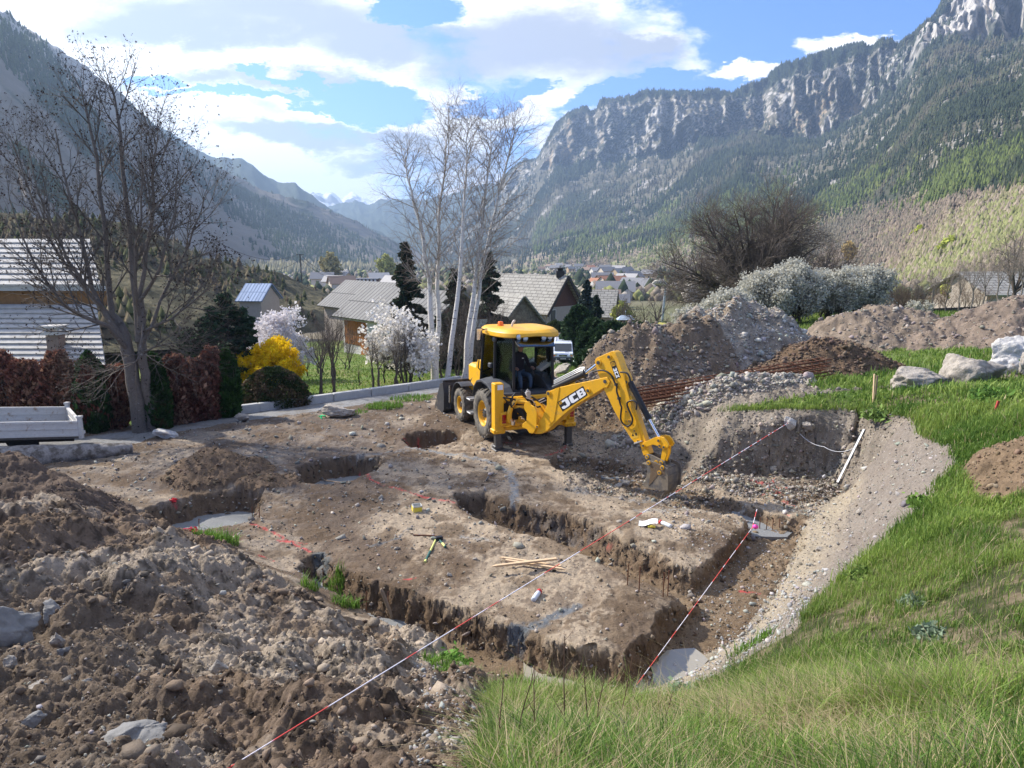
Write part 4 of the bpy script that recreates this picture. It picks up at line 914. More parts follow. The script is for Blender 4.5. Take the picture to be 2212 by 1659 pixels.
# ---- the big ash with dark seed clusters
def ash():
    Y=20.6;b=gp(303,930,Y);rt=root_at('ash_tree',b,'tall bare tree with dark seed clusters and a forked mossy trunk beside the left house','tree')
    T=Tree(11);A=lambda x,y,dy=0:tuple(gy(x,y+max(0,620-y)*.13,Y+dy)-b)
    t1=[(.0,0,-.3),A(292,850),A(280,770),A(258,700,.1),A(238,678,.2)];t2=[(.28,.15,-.3),A(322,860,.1),A(312,790,.1),A(309,740,.1),A(300,640,.1)]
    q1=T.path(t1,.23,.13,10);q2=T.path(t2,.16,.11,10)
    mains=[([A(275,745),A(235,690,-.2),A(205,655,-.3),A(180,520,-.6),A(150,380,-.8),A(120,230,-.8)],.10),([A(262,720),A(232,660,.2),A(235,520,.3),A(215,350,.3),A(190,190,.2),A(178,150,.1)],.10),
     ([A(300,740),A(292,600,.5),A(272,430,.8),A(262,280,.9),A(250,160,1.),A(243,125,1.)],.10),([A(278,760),A(240,700,-.8),A(190,690,-1.2),A(130,660,-1.5),A(70,560,-1.7),A(20,400,-1.9)],.08),
     ([A(300,640),A(325,520,.2),A(330,380,.3),A(335,270,.4),A(330,220,.4)],.07),([A(302,650),A(345,580,-.3),A(375,430,-.5),A(385,300,-.6)],.06),([A(309,740),A(350,640,.4),A(400,540,.6),A(430,440,.6),A(450,380,.7)],.055),
     ([A(300,720),A(370,690,-.4),A(430,640,-.8),A(478,590,-.9)],.045),([A(262,700),A(190,640,.6),A(110,520,1.),A(50,330,1.2),A(20,240,1.2)],.06),([A(245,690),A(170,600,-.9),A(100,450,-1.3),A(60,260,-1.4)],.055),([A(300,680),A(290,560,-.9),A(305,400,-1.2),A(300,250,-1.4)],.055),([A(309,700),A(300,780,-.7),A(260,800,-1.),A(200,800,-1.3)],.035),([A(309,760),A(360,740,-.6),A(410,760,-.9)],.03)]
    spec=[dict(n=15,lo=.2,ang=38,len=2.2,r=.028,m=5,w=.09,trop=.10,tap=.5),dict(n=9,lo=.15,ang=38,len=.85,r=.013,m=4,w=.14,trop=.09),dict(n=4,lo=.2,ang=42,len=.38,r=.011,m=3,w=.15,trop=.08)]
    for P,r in mains:
        q=T.path(P,r,r*.16,10,1);T.sprout(q[0],q[1],spec,2)
    T.build(rt,bark_ash,twig_ash,(10,7,3,3,3))
    tips=np.array([p[-1] for p in T.tips]);mid=np.array([p[1] for p in T.tips]);r=T.r
    S=np.concatenate([tips[r.random(len(tips))<.55],mid[r.random(len(mid))<.10]]);S=np.repeat(S,4,0)+r.normal(0,.016,(len(S)*4,3))
    leaves('seed_clusters',S,.030,mleaf,rt,np.array([[.035,.022,.018]])*(1+r.normal(0,.3,(len(S),1))),1.3,seed=4)
ash()
def birch(pxs,Y,r0,seed,lab,dens=1.,crown=1.):
    pts=[gy(x,y,Y) for x,y in pxs];b=gp(pxs[0][0],pxs[0][1],Y);rt=root_at('birch_tree',b,lab,'birch tree','white birch trees behind the backhoe')
    T=Tree(seed);P=[tuple(q-b) for q in pts];P[0]=(P[0][0],P[0][1],-.3)
    q=T.path(P,r0,.012,16,0)
    spec=[dict(n=int(42*dens),lo=.28,ang=42,len=3.1*crown,r=.017,m=6,w=.09,trop=.04,tap=.62),dict(n=9,lo=.2,ang=40,len=.95,r=.009,m=4,w=.14,trop=-.03),dict(n=4,lo=.15,ang=38,len=.5,r=.0062,m=4,w=.12,trop=-.12)]
    T.sprout(q[0],q[1],spec,1);T.build(rt,bark_bi,twig_br,(9,4,3,3,3),M('birch_limb',(.33,.29,.25),var=.2) if 'birch_limb' not in bpy.data.materials else bpy.data.materials['birch_limb'])
    return rt
birch([(938,812),(932,700),(928,600),(905,480),(880,380),(872,320)],31,.15,21,'leftmost white birch, its trunk bending left above the magnolia')
birch([(942,812),(947,700),(944,590),(948,470),(962,360),(968,232)],31.4,.13,22,'tallest white birch, second from the left, rising straight out of the magnolia')
birch([(962,818),(982,690),(996,560),(1004,440),(1010,330),(1008,255)],29.5,.12,23,'single slanting white birch standing between the two birch pairs')
birch([(1000,800),(1015,690),(1028,590),(1045,450),(1060,350),(1062,262)],30.5,.125,24,'white birch leaning right, left one of the pair beside the cab')
birch([(1008,800),(1025,690),(1036,600),(1070,450),(1098,340),(1118,282)],30.9,.12,25,'rightmost white birch with its crown in front of the mountain',1.1,1.15)
# ---- generic bare crowns
def bare(x,yb,Y,Hm,Wm,seed,lab,name='bare_tree',cat='bare tree',group=None,tw=None,bk=None,nmain=7,dens=1.,stems=1,spread=55,r0=.12,low=.25,fine=1.,upr=.04):
    if name=='flowering_bush': Hm*=.86
    b=gp(x,yb,Y);rt=root_at(name,b,lab,cat,group);T=Tree(seed);r=T.r
    for k in range(stems):
        lean=np.array([r.normal(0,.5),r.normal(0,.5),0])*(stems>1)*.35*Hm*.2
        hh=Hm*low;d=np.array([lean[0]*.5,lean[1]*.5,hh])
        o=np.array([r.normal(0,.12),r.normal(0,.12),0])*(stems>1)*2
        q=T.path([o+[0,0,-.3],o+d*.5,o+d+[0,0,.02]],r0,r0*.75,5,0)
        nm=nmain if stems==1 else max(2,nmain//2)
        for i in range(nm):
            a=i*2.4+r.uniform(0,1);el=math.radians(r.uniform(90-spread,85));dd=[math.cos(a)*math.cos(el),math.sin(a)*math.cos(el),math.sin(el)]
            L=1./math.sqrt((math.cos(el)/(Wm/2))**2+(math.sin(el)/(Hm*(1-low)))**2)*r.uniform(.93,1.06)*.86
            P,R=T.limb(q[0][-1],dd,L,r0*.45,1,7,.10,upr*.6,.15)
            T.sprout(P,R,[dict(n=8*dens,lo=.18,ang=45,len=L*.42,r=r0*.16,m=5,w=.12,trop=upr,tap=.4),dict(n=6*dens,lo=.15,ang=42,len=L*.2,r=.009*fine,m=4,w=.15,trop=upr),dict(n=4*dens,lo=.1,ang=40,len=L*.1,r=.006*fine,m=3,w=.15,trop=upr)],2)
    T.build(rt,bk or bark_dk,tw or twig_dk,(7,5,3,3,3));return rt,T
bare(1625,672,44,8.0,14.,31,'huge dome-shaped bare tree with dense dark twigs behind the white bushes',nmain=34,dens=1.65,r0=.30,low=.14,spread=84,fine=1.5,upr=.01)
bare(1765,668,46,5.6,6.5,32,'bare tree at the right flank of the huge dome-shaped one',nmain=9,dens=1.2,r0=.18,low=.2,spread=65,fine=2)
bare(1395,672,46,4.4,4.6,33,'dark bare tree at the left flank of the dome-shaped one',nmain=8,dens=1.1,r0=.16,low=.25,fine=1.8)
bare(1345,660,60,5.0,3.6,34,'crooked black bare tree in front of the village houses',nmain=6,dens=.8,r0=.2,low=.35,fine=1.8)
bare(1480,678,42,2.6,4.2,35,'low bare thicket left of the flowering bushes',nmain=9,dens=1.,r0=.08,low=.15,fine=1.6)
for i,(x,y,Y,h,w_,l) in enumerate([(1935,668,52,5.2,6.5,'wide bare orchard tree left of the brown thicket'),(1880,660,60,4.2,5,'smaller bare tree close behind the flowering bushes'),(2190,640,40,5.2,4.4,'bare tree cut by the right edge of the picture')]):
    bare(x,y,Y,h,w_,40+i,l,nmain=8,dens=1.,r0=.14,low=.22,spread=62,fine=1.8,tw=twig_dk)
for i,(x,Y,h) in enumerate([(2010,37,2.6),(2040,38,3.),(2068,37,3.2),(2095,36,3.6),(2120,37,4.0),(2148,35,4.2),(2172,36,4.6),(2200,34,4.6),(1975,38,2.2),(2225,35,4.8)]):
    bare(x,690,Y,h,1.5,50+i,'slender upright bare sapling in the thicket at the right edge','sapling','sapling','saplings in the thicket at the right edge',tw=twig_lt,bk=twig_lt,nmain=6,dens=1.1,r0=.04,low=.3,spread=24,upr=.1,fine=1.9)
for i,(x,Y,h,w_) in enumerate([(1925,37.5,1.3,2.4),(1965,38,1.7,2.2),(2000,38.5,1.9,2.4),(2035,39,2.0,2.4),(2070,38,1.9,2.4),(1945,39,1.5,2.4),(2110,38,1.8,2.6)]):
    bare(x,690,Y,h,w_,66+i,'tangled brown leafless bush in front of the low wall at the right','bush','bush','leafless bushes at the meadow edge',tw=M('twig_rust',(.19,.13,.085),rough=.9,var=.2) if i==0 else bpy.data.materials['twig_rust'],nmain=8,dens=1.,r0=.03,low=.05,stems=3,spread=45,fine=1.1)
# garden shrubs left of the backhoe
for i,(x,yb,Y,h,w_,st,l) in enumerate([(705,858,26.5,3.5,1.9,5,'tall dense multi-stemmed bare shrub beside the clipped hedge bush'),(812,842,28.2,2.5,1.1,2,'bare pollarded shrub just left of the reddish stemmed one'),(842,838,28.5,2.5,1.0,2,'dark stemmed bare shrub standing before the orange door'),(880,828,29.2,2.9,1.3,3,'bare shrub at the foot of the white magnolia')]):
    bare(x,yb,Y,h,w_,80+i,l,'bare_shrub','shrub',None,tw=twig_ash if i else twig_dk,nmain=6,dens=1.05,r0=.055,low=.3,stems=st,spread=26,upr=.09,fine=1.)
bare(775,835,29,.9,.5,90,'tiny pruned bush with few twigs on the lawn','bare_shrub','shrub',nmain=4,dens=.4,r0=.03,low=.4)
for i,(x,Y,h,w_) in enumerate([(640,36,2.6,3.),(700,38,3.4,3.4),(760,40,3.0,3.),(460,30,2.6,3.),(400,31,3.,3.)]):
    bare(x,780,Y,h,w_,95+i,'brown leafless bush standing behind the garden shrubs','bush','bush','leafless bushes behind the gardens',tw=twig_ash,nmain=8,dens=1.1,r0=.05,low=.1,stems=2,spread=50,fine=1.3)
# dark thicket behind the birches
for i,(x,Y,h,w_) in enumerate([(900,34,3.4,3.4),(985,34,4.6,3.6),(1040,35,5.2,3.8),(1090,35,4.4,3.4),(1130,36,3.6,3.2),(1010,37,4.8,4.2),(1070,33,4,3.4),(965,33,2.6,3.)]):
    bare(x,800,Y,h,w_,110+i,'dark tangled leafless thicket behind the birch trunks','thicket','thicket','dark thickets behind the birches',nmain=9,dens=1.15,r0=.06,low=.1,stems=2,spread=50,fine=1.5)
# ---- blossoms
def blossom(x,yb,Y,Hm,Wm,seed,lab,col,name,cat,n=3,size=.075,stems=4,upr=.06,dens=.9,tw=None,var=.08,spread=45,group=None,tipn=2,nmain=8,low=.12):
    rt,T=bare(x,yb,Y,Hm,Wm,seed,lab,name,cat,group,tw=tw or twig_ash,nmain=nmain,dens=dens,r0=.04,low=low,stems=stems,spread=spread,upr=upr,fine=1.1)
    P=np.concatenate([p[-tipn:] for p in T.tips]);r=T.r;P=np.repeat(P,n,0);P=P+r.normal(0,size*.8,P.shape)
    leaves('blossom',P,size,mpet,rt,np.array([col])*(1+r.normal(0,var,(len(P),1))),1.2,seed=seed)
blossom(600,790,33,3.5,3.4,131,'white flowering bushy tree behind the yellow shrub',(.74,.70,.70),'flowering_tree','flowering tree',2,.10,spread=60,stems=3,nmain=12)
blossom(850,825,30,3.3,2.6,132,'loose white magnolia in bloom in front of the barn','(.8,.76,.70)' and (.80,.76,.70),'magnolia','magnolia',1,.11,spread=55,stems=2,dens=.8,nmain=12)
blossom(905,820,30,3.0,2.4,133,'white magnolia in bloom around the foot of the left birches',(.80,.77,.72),'magnolia','magnolia',1,.11,spread=60,stems=3,dens=.75,nmain=10)
blossom(528,770,35,1.7,1.6,134,'small dark red leaved bush beside the pine',(.22,.05,.05),'red_bush','bush',2,.09)
blossom(592,800,27.5,2.15,2.3,135,'bright yellow forsythia in full bloom behind the clipped hedge',(.85,.60,.015),'forsythia','forsythia',4,.055,upr=.12,stems=6,spread=55,tipn=3,nmain=10)
W1=(.50,.485,.41)
for i,(x,yb,Y,h,w_,l) in enumerate([(1655,720,35,2.9,3.0,'left and fullest of the big white flowering bushes'),(1715,715,35.5,3.3,3.0,'tallest white flowering bush with a pointed top'),(1790,712,36,2.7,3.0,'white flowering bush right of the pointed one'),(1855,708,36.5,2.8,3.2,'rightmost big white flowering bush beside the white shed'),(1570,700,33,2.3,2.8,'low white flowering bush peeking over the gravel heap'),(1510,700,33.5,1.9,2.4,'lowest white flowering bush at the left end of the row')]):
    blossom(x,yb,Y,h,w_,140+i,l,W1,'flowering_bush','flowering bush',1,.08,upr=.11,stems=8,spread=38,dens=1.25,tw=twig_dk,nmain=12,tipn=2,low=.03,group='white flowering bushes behind the heaps')
for i,(x,h) in enumerate([(1968,.9),(1996,.95)]):
    blossom(x,702,34,h,.5,150+i,('left','right')[i]+' one of two small white flowering shoots at the meadow edge',W1,'flowering_bush','flowering bush',2,.06,stems=2,spread=15,dens=.6,nmain=4)
for i,(x,D_,h,w_) in enumerate([(1330,100,6,7),(1420,90,6,7),(1500,120,7,8),(1290,140,6,7),(1860,80,5,6),(1930,95,6,7),(2010,75,5,6),(2080,85,6,7),(2150,90,6,8),(1180,130,6,7),(860,120,6,8),(790,140,6,7),(1960,60,4.2,5),(2110,58,4.5,5),(1750,70,5,6),(1840,120,6,8),(2030,130,6,8)]):
    bare(x,650,D_,h,w_,300+i,'greyish bare tree standing among the far gardens','bare_tree','bare tree','bare trees among the far gardens',tw=twig_ash,nmain=7,dens=.75,r0=.14,low=.22,spread=62,fine=2.6)
# ---- conifers and clipped shrubs
def conifer(x,yb,Y,Hm,Rm,seed,lab,cols,name='spruce',n=5200,size=.16,droop=.25,open_=0.,group=None,pw=.85,cat='spruce'):
    b=gp(x,yb,Y);rt=root_at(name,b,lab,cat,group);r=np.random.default_rng(seed);T=Tree(seed)
    T.path([(0,0,-.3),(0,0,Hm*.5),(0,0,Hm)],Hm*.02,.01,6,0)
    nb=int(14*Hm/1.);nb=min(max(nb,60),190);P=[];O=[]
    for i in range(nb):
        h=.06+.93*(i+r.random())/nb;R=Rm*((1-h)**pw)*r.uniform(.7,1.12)+.05;a=r.uniform(0,2*PI)
        m=6;t=np.linspace(0,1,m);ch=np.stack([np.cos(a)*R*t,np.sin(a)*R*t,Hm*h-droop*R*t*t+.12*R*t],1);T.ch[1].append((ch,np.linspace(.025,.006,m)))
        k=max(6,int(n/nb*(.35+1.3*(1-h))));tt=r.uniform(.12,1,k)**.7;w=.20*R*(1.05-tt)+.05
        q=np.stack([np.cos(a)*R*tt,np.sin(a)*R*tt,Hm*h-droop*R*tt*tt+.12*R*tt],1);s=r.normal(0,1,k)*w
        q[:,0]+=-np.sin(a)*s;q[:,1]+=np.cos(a)*s;q[:,2]+=-np.abs(r.normal(0,.05,k))-np.abs(s)*.15
        P.append(q);O.append(np.tile([math.cos(a),math.sin(a),-.1],(k,1)))
    T.build(rt,bark_dk,twig_dk,(6,3,3,3,3));P=np.concatenate(P);O=np.concatenate(O)
    C=np.array(cols)[r.integers(0,len(cols),len(P))]*(1+r.normal(0,.2,(len(P),1)))
    leaves('foliage',P,size,mleaf,rt,C,2.,out=O,seed=seed);return rt
DG=[(.022,.042,.025),(.03,.055,.03),(.018,.034,.022)];BG_=[(.04,.06,.05),(.055,.08,.07),(.03,.05,.042)]
conifer(500,800,27.5,4.0,1.7,161,'broad dark green pine beside the yellow shrub',[(.025,.05,.026),(.035,.065,.03),(.02,.04,.024)],'pine',9000,.15,-.12,pw=.6,cat='pine')
conifer(445,800,29,3.1,1.5,162,'shorter dark pine behind the bare tree trunk',[(.025,.05,.026),(.035,.065,.03)],'pine',6000,.15,-.12,pw=.6,cat='pine')
conifer(882,800,38,6.8,1.7,163,'tall narrow dark spruce behind the left birches',DG+[(.06,.05,.035)],n=7500)
conifer(1058,800,38.5,6.4,1.8,164,'dark spruce behind the birch pair, left of the grey tiled house',DG+[(.055,.05,.035)],n=7500)
conifer(985,800,40,5.6,1.9,165,'dark spruce filling the gap between the birches',DG+[(.05,.045,.03)],n=6500)
conifer(1267,690,66,6.0,1.9,166,'blue-green spruce right behind the grey tiled house',BG_,n=6000,size=.2)
conifer(1288,700,60,4.6,1.4,167,'shorter dark spruce right of the blue-green one',DG,n=5000,size=.18)
def shrub(x,yb,Y,Hm,Rx,Ry,seed,lab,cols,name='thuja',cat='thuja',n=5200,size=.09,up=1.2,shape='col',group=None,clump=.22,elong=2.2):
    b=gp(x,yb,Y);rt=root_at(name,b,lab,cat,group);r=np.random.default_rng(seed)
    T=Tree(seed)
    for i in range(7):
        T.limb((r.normal(0,.05),r.normal(0,.05),-.1),(r.normal(0,.18)*Rx/Hm*3,r.normal(0,.18)*Ry/Hm*3,1),Hm*.8,.02,1,6,.06,.02)
    T.build(rt,twig_dk,twig_dk)
    h=r.random(n)**.9;a=r.uniform(0,2*PI,n)
    if shape=='col': pr=np.clip(np.interp(h,[0,.1,.45,.8,.93,1],[.75,.92,1.,.68,.38,.08]),0,1)
    elif shape=='dead': pr=np.interp(h,[0,.1,.5,.85,1],[.7,.9,1.,.85,.45])
    else: pr=np.sqrt(np.clip(1-(h*1.0)**2.4,0,1))*np.interp(h,[0,.12],[.88,1])
    q=1-np.abs(r.normal(0,.16,n));lump=1+clump*fbm(a*2.2+seed,h*Hm*2.4,3,seed)+clump*.8*fbm(a*6+seed,h*Hm*7,2,seed+3)
    P=np.stack([np.cos(a)*Rx*pr*q*lump,np.sin(a)*Ry*pr*q*lump,h*Hm*(1+.06*fbm(a*3,a*0,2,seed+9))],1)
    O=np.stack([np.cos(a),np.sin(a),np.full(n,.1)],1)
    f=fbm(P[:,0]*3+seed,P[:,2]*3+P[:,1]*3,3,seed);K=len(cols);k=np.clip(((f*.9+.5)*K+r.normal(0,.5,n)).astype(int),0,K-1)
    leaves('foliage',P,size,mleaf,rt,np.array(cols)[k]*(1+r.normal(0,.2,(n,1))),elong,up=up,out=O*.9,seed=seed);return rt
TG=[(.02,.05,.014),(.03,.07,.018),(.045,.095,.022)];TD=[(.17,.065,.045),(.24,.11,.075),(.30,.17,.11),(.13,.05,.035)]
shrub(208,938,20.8,2.3,.46,.45,171,'green columnar thuja with brown patches beside the white truck bed',TG+[(.03,.06,.02)]+TD[:1],clump=.3,n=6500)
shrub(345,922,21.0,2.25,.38,.4,172,'green columnar thuja right of the forked tree trunk',TG+[(.07,.05,.02)],n=6500)
shrub(497,888,22.8,2.15,.36,.36,173,'fresh green pointed thuja at the right end of the hedge',[(.03,.075,.015),(.045,.10,.02),(.02,.055,.012)],n=6500)
DL=['dead brown thuja in the hedge cut by the left edge','dead brown thuja behind the truck bed, second from the left edge','dead brown thuja before the brick chimney','dead brown thuja between the green thuja and the forked trunk','dead brown thuja right of the second green thuja','densest dead brown thuja in the middle of the hedge','dead brown thuja left of the pointed green one']
for i,(x,yb,Y,h,w_) in enumerate([(12,935,21,2.35,.5),(72,935,21,2.05,.42),(138,935,21.2,2.3,.42),(256,930,21.3,1.9,.36),(388,910,21.8,2.15,.38),(428,905,22.2,1.95,.38),(464,898,22.6,2.25,.34)]):
    shrub(x,yb,Y,h,w_,.45,180+i,DL[i],TD,clump=.6,shape='dead',n=5200,size=.075,up=1.0,group='dead brown thujas of the hedge')
shrub(594,868,24.6,1.38,1.28,.7,190,'large rounded clipped hedge bush with bronze tips and a green right side',[(.03,.055,.018),(.05,.07,.022),(.10,.075,.04),(.14,.10,.06)],'hedge_bush','hedge bush',15000,.06,.2,'dome',clump=.1,elong=1.3)
JG=[(.028,.055,.024),(.04,.075,.03),(.055,.095,.04)]
for i,(x,Y,h,w_,l) in enumerate([(1282,43,3.0,1.15,'dark green juniper mass left, beside the van'),(1320,42,2.9,1.6,'dark green juniper mass second from the van'),(1375,41,2.6,1.7,'dark green juniper mass in front of the lamp post'),(1425,42,2.2,1.5,'lowest dark green juniper right of the lamp post'),(1250,50,3.9,1.3,'conical green cypress leaning on the grey tiled house')]):
    shrub(x,745,Y,h,w_,1.0,200+i,l,JG,'juniper','juniper',9000,.13,.5,'dome',clump=.35)
shrub(1200,722,60,2.4,1.2,.9,206,'olive green pointed bush below the gable window',[(.06,.08,.03),(.09,.11,.045),(.045,.06,.025)],'bush','bush',7000,.12,1.2,'dome',clump=.3)
shrub(1345,700,56,1.4,3.2,.6,207,'dark clipped hedge line behind the white tent roof',DG,'hedge','hedge',6000,.13,.3,'dome',clump=.1)
shrub(1373,672,75,1.0,1.0,.8,208,'small distant yellow forsythia beyond the hedge line',[(.8,.58,.02)],'forsythia','forsythia',1500,.13,.3,'dome')
for i,(x,y,D_,h,l,cc) in enumerate([(1987,518,330,11,'bright lime-green round tree on the hillside below the chalets',(.42,.46,.05)),(2053,548,260,11,'tall lime-green tree on the lower hillside',(.38,.42,.07)),(2100,560,240,8,'smaller lime-green tree right of the tall one',(.34,.38,.09)),(1835,545,330,9,'pale orange tree low on the hillside',(.45,.33,.12)),(1760,640,90,3,'yellow-green young tree behind the flowering bushes',(.40,.44,.08)),(1345,690,75,3.2,'yellowish bush in front of the village houses',(.35,.36,.10)),(835,585,330,13,'yellow-green tree in the left valley bottom',(.33,.34,.10)),(715,585,300,13,'pale yellow round tree near the utility pole',(.34,.30,.14)),(2065,640,60,3.0,'yellow-green bush behind the right thicket',(.36,.38,.08))]):
    p=gy(x,y,D_)
    b=np.array([p[0],D_,p[2]-h*.45]);rt=root_at('leafing_tree',b,l,'tree');r=np.random.default_rng(220+i);n=1500;v=r.normal(size=(n,3));v/=np.linalg.norm(v,axis=1,keepdims=True);v*=r.uniform(.55,1,(n,1))*np.array([h*.33,h*.33,h*.5])*(1+.4*fbm(v[:,0]*2,v[:,2]*2+v[:,1],2,5))[:,None];v[:,2]+=h*.55
    leaves('foliage',v,h*.075,mleaf,rt,np.array([cc])*(1+r.normal(0,.2,(n,1))),1.3,seed=i)
    tubes('trunk',[(np.array([[0,0,-h*.3],[0,0,h*.3],[0,0,h*.8]]),np.array([h*.03,h*.02,h*.008]))],bark_dk,rt,5)
# ================================================================ buildings, road things, site things
def V3(p): return Vector([float(a) for a in p])
def tilemat(name,c1,c2,sx,sy,off=.5,mort=.03,var=.2):
    m=M(name,c1,rough=.75,var=var,scale=1.5,spec=.25);nt=m.node_tree;N=nt.nodes;L=nt.links;b=N['Principled BSDF']
    tc=N.new('ShaderNodeTexCoord');br=N.new('ShaderNodeTexBrick');br.offset=off;br.inputs['Scale'].default_value=1;br.inputs['Brick Width'].default_value=sx;br.inputs['Row Height'].default_value=sy;br.inputs['Mortar Size'].default_value=mort
    br.inputs['Color1'].default_value=(1,1,1,1);br.inputs['Color2'].default_value=(.82,.82,.82,1);br.inputs['Mortar'].default_value=(*[a/b_ for a,b_ in zip(c2,c1)],1)
    L.new(tc.outputs['Object'],br.inputs['Vector']);src=b.inputs['Base Color'].links[0].from_socket
    mx=N.new('ShaderNodeMix');mx.data_type='RGBA';mx.blend_type='MULTIPLY';mx.inputs[0].default_value=1;L.new(src,mx.inputs[6]);L.new(br.outputs['Color'],mx.inputs[7]);L.new(mx.outputs[2],b.inputs['Base Color']);return m
mw_cream=M('render_wall',(.36,.31,.26),rough=.9,var=.12,scale=1.2,bump=.01);mw_white=M('white_wall',(.6,.57,.52),rough=.9,var=.08,scale=1);mw_stone=M('stone_wall',(.27,.22,.16),rough=.95,var=.3,scale=3,bump=.03,bscale=5,col2=(.16,.12,.09))
m_wood=M('brown_cladding',(.10,.045,.03),rough=.8,var=.3,scale=4);m_orange=M('orange_cladding',(.36,.135,.03),rough=.7,var=.25,scale=4);m_dark=M('dark_timber',(.035,.03,.028),rough=.8);m_glass=M('window_glass',(.05,.06,.07),rough=.15,spec=.6,var=0)
m_tile=tilemat('slab_tiles',(.33,.315,.275),(.09,.08,.075),.9,.42,.5,.035);m_seam=tilemat('seamed_roof',(.20,.195,.185),(.045,.045,.045),.55,60,0,.06,.15);m_blue=tilemat('blue_roof',(.30,.38,.52),(.13,.18,.28),.35,60,0,.06,.1)
m_shake=M('pale_shakes',(.40,.385,.36),rough=.9,var=.28,scale=2.,bump=.01);m_brick=tilemat('chimney_render',(.30,.19,.13),(.2,.15,.12),.25,.1)
def house(name,lab,P0,a,L,b,S,ze,zr,zb,roof,wall,gable=None,oh=.5,th=.12,cat='house',group=None,wins=(),rowcol=None):
    """P0 eave corner, a ridge direction, b span direction"""
    a=Vector((a[0],a[1],0)).normalized();b=Vector((b[0],b[1],0));b=(b-a*b.dot(a)).normalized();P0=Vector((P0[0],P0[1],0));up=Vector((0,0,1))
    rt=empty(name,P0+up*zb,0,lab,cat,group);o=P0+up*zb
    m=MB();ins=min(oh,S*.12);q=lambda s,t,z:P0+a*s+b*t+up*z-o
    zi=ze+ (zr-ze)*ins/(S/2)
    v=[q(ins,ins,zb-2),q(L-ins,ins,zb-2),q(L-ins,S-ins,zb-2),q(ins,S-ins,zb-2),q(ins,ins,zi-.1),q(L-ins,ins,zi-.1),q(L-ins,S-ins,zi-.1),q(ins,S-ins,zi-.1)]
    m.add(v,[(0,3,2,1),(0,1,5,4),(1,2,6,5),(2,3,7,6),(3,0,4,7)]);m.build('wall',wall,rt)
    g0=[q(ins-.02,ins,zi-.1),q(ins-.02,S-ins,zi-.1),q(ins-.02,S/2,zr-.12)];g1=[q(L-ins+.02,ins,zi-.1),q(L-ins+.02,S-ins,zi-.1),q(L-ins+.02,S/2,zr-.12)]
    MB().add(g0,[(0,2,1)]).build('gable',gable or wall,rt);MB().add(g1,[(0,1,2)]).build('gable',gable or wall,rt)
    for sgn in (0,1):
        # roof slope: an object whose own axes run along the ridge and down the slope
        e=q(L/2,0 if not sgn else S,ze);r=q(L/2,S/2,zr);d=(r-e);ln=d.length;y=d/ln;x=a if not sgn else -a;z=x.cross(y)
        if z.z<0: x=-x;z=x.cross(y)
        mb=MB();mb.box((0,0,th/2),(L,ln,th));ob=mb.build('roof',roof,rt);ob.matrix_local=Matrix.Translation((e+r)/2)@Matrix((x,y,z)).transposed().to_4x4()
    for (side,s,t,w,h) in wins:   # side 0 = long wall at b=0, 1 = gable at a=0
        mb=MB();gl=MB()
        if side==0: c=q(s,ins,t);ax=a;nn=-b
        else: c=q(ins,s,t);ax=b;nn=-a
        R=Matrix((ax,nn,up)).transposed()
        gl.box(c+nn*.03,(w,.04,h),R);mb.box(c+nn*.05+up*(h/2+.03),(w+.12,.07,.06),R);mb.box(c+nn*.07-up*(h/2+.04),(w+.25,.14,.07),R)
        for k in(-1,1):mb.box(c+nn*.05+ax*k*(w/2+.03),(.06,.07,h),R)
        f=mb.build('window',mw_white,rt);gl.build('pane',m_glass,f)
    return rt,q,a,b
h2,q,a,b=house('tiled_house','house with grey slab tiled roof and dark red timber gable behind the van',(3.86,78),(-.70,.716),13,(4.64,4.5),6.6,-1.76,2.36,-4.5,m_tile,mw_cream,m_wood,oh=.7,wins=((1,1.55,-2.0,.85,1.35),(1,4.6,-4.2,.8,1.2)))
up=Vector((0,0,1))
mb=MB();c=q(1.2,3.3,2.55);mb.box(c,(.9,.9,.7));
for k in(-.28,0,.28): mb.cyl(c+a*0+b*k+up*.35,c+b*k+up*.62,.11,8)
mb.box(c+up*.68,(1.,1.,.08));mb.build('chimney',m_dark,h2)
mb=MB()
for s in (0,1):
    e=q(-.03,-.02 if not s else 6.62,-1.86);r=q(-.03,3.3,2.32);mb.bar(e,r,.1,.28)
mb.build('barge_board',m_dark,h2)
mb=MB();c=q(9.5,1.7,.42);sl=(q(0,3.3,2.36)-q(0,0,-1.76)).normalized();mb.box(c,(1.1,1.3,.12),Matrix((a,sl,a.cross(sl))).transposed());mb.build('skylight',M('skylight_glass',(.35,.42,.5),rough=.1,spec=.8,var=0),h2)
mb=MB();mb.tube([q(.6,.05,-1.9),q(.6,.35,-2.2),q(.6,.4,-5)],.06,6);mb.build('downpipe',M('zinc',(.3,.31,.32),rough=.4,metal=.6),h2)
house('stone_annexe','small stone gable building in front of the grey tiled house',(3.5,67),(-.5,.87),8,(-1,-.05),5.4,-2.0,1.05,-4,m_tile,mw_stone,mw_stone,oh=.5,cat='house')
house('back_house','grey roofed house half hidden behind the tiled house, left of the spruces',(8.3,88),(1,-.25),4.2,(.25,1),7.5,-2.9,.2,-6,m_tile,mw_cream)
barn,q,a,b=house('barn','long barn with dark seamed metal roof and orange timber wall behind the magnolias',(-14.6,58.5),(.67,-.74),13,(.74,.67),6.6,-.13,2.2,-4,m_seam,mw_white,m_wood,oh=.6,wins=((0,5.5,-2.2,.9,1.1),(0,8.2,-2.2,.9,1.1)))
mb=MB();R=Matrix((a,-b,up)).transposed();mb.box(q(2.6,.62,-1.3),(3.4,.1,1.9),R)
for k in range(12): mb.box(q(1.0+k*.28,.56,-1.3),(.03,.03,1.9),R)
mb.build('timber_wall',m_orange,barn)
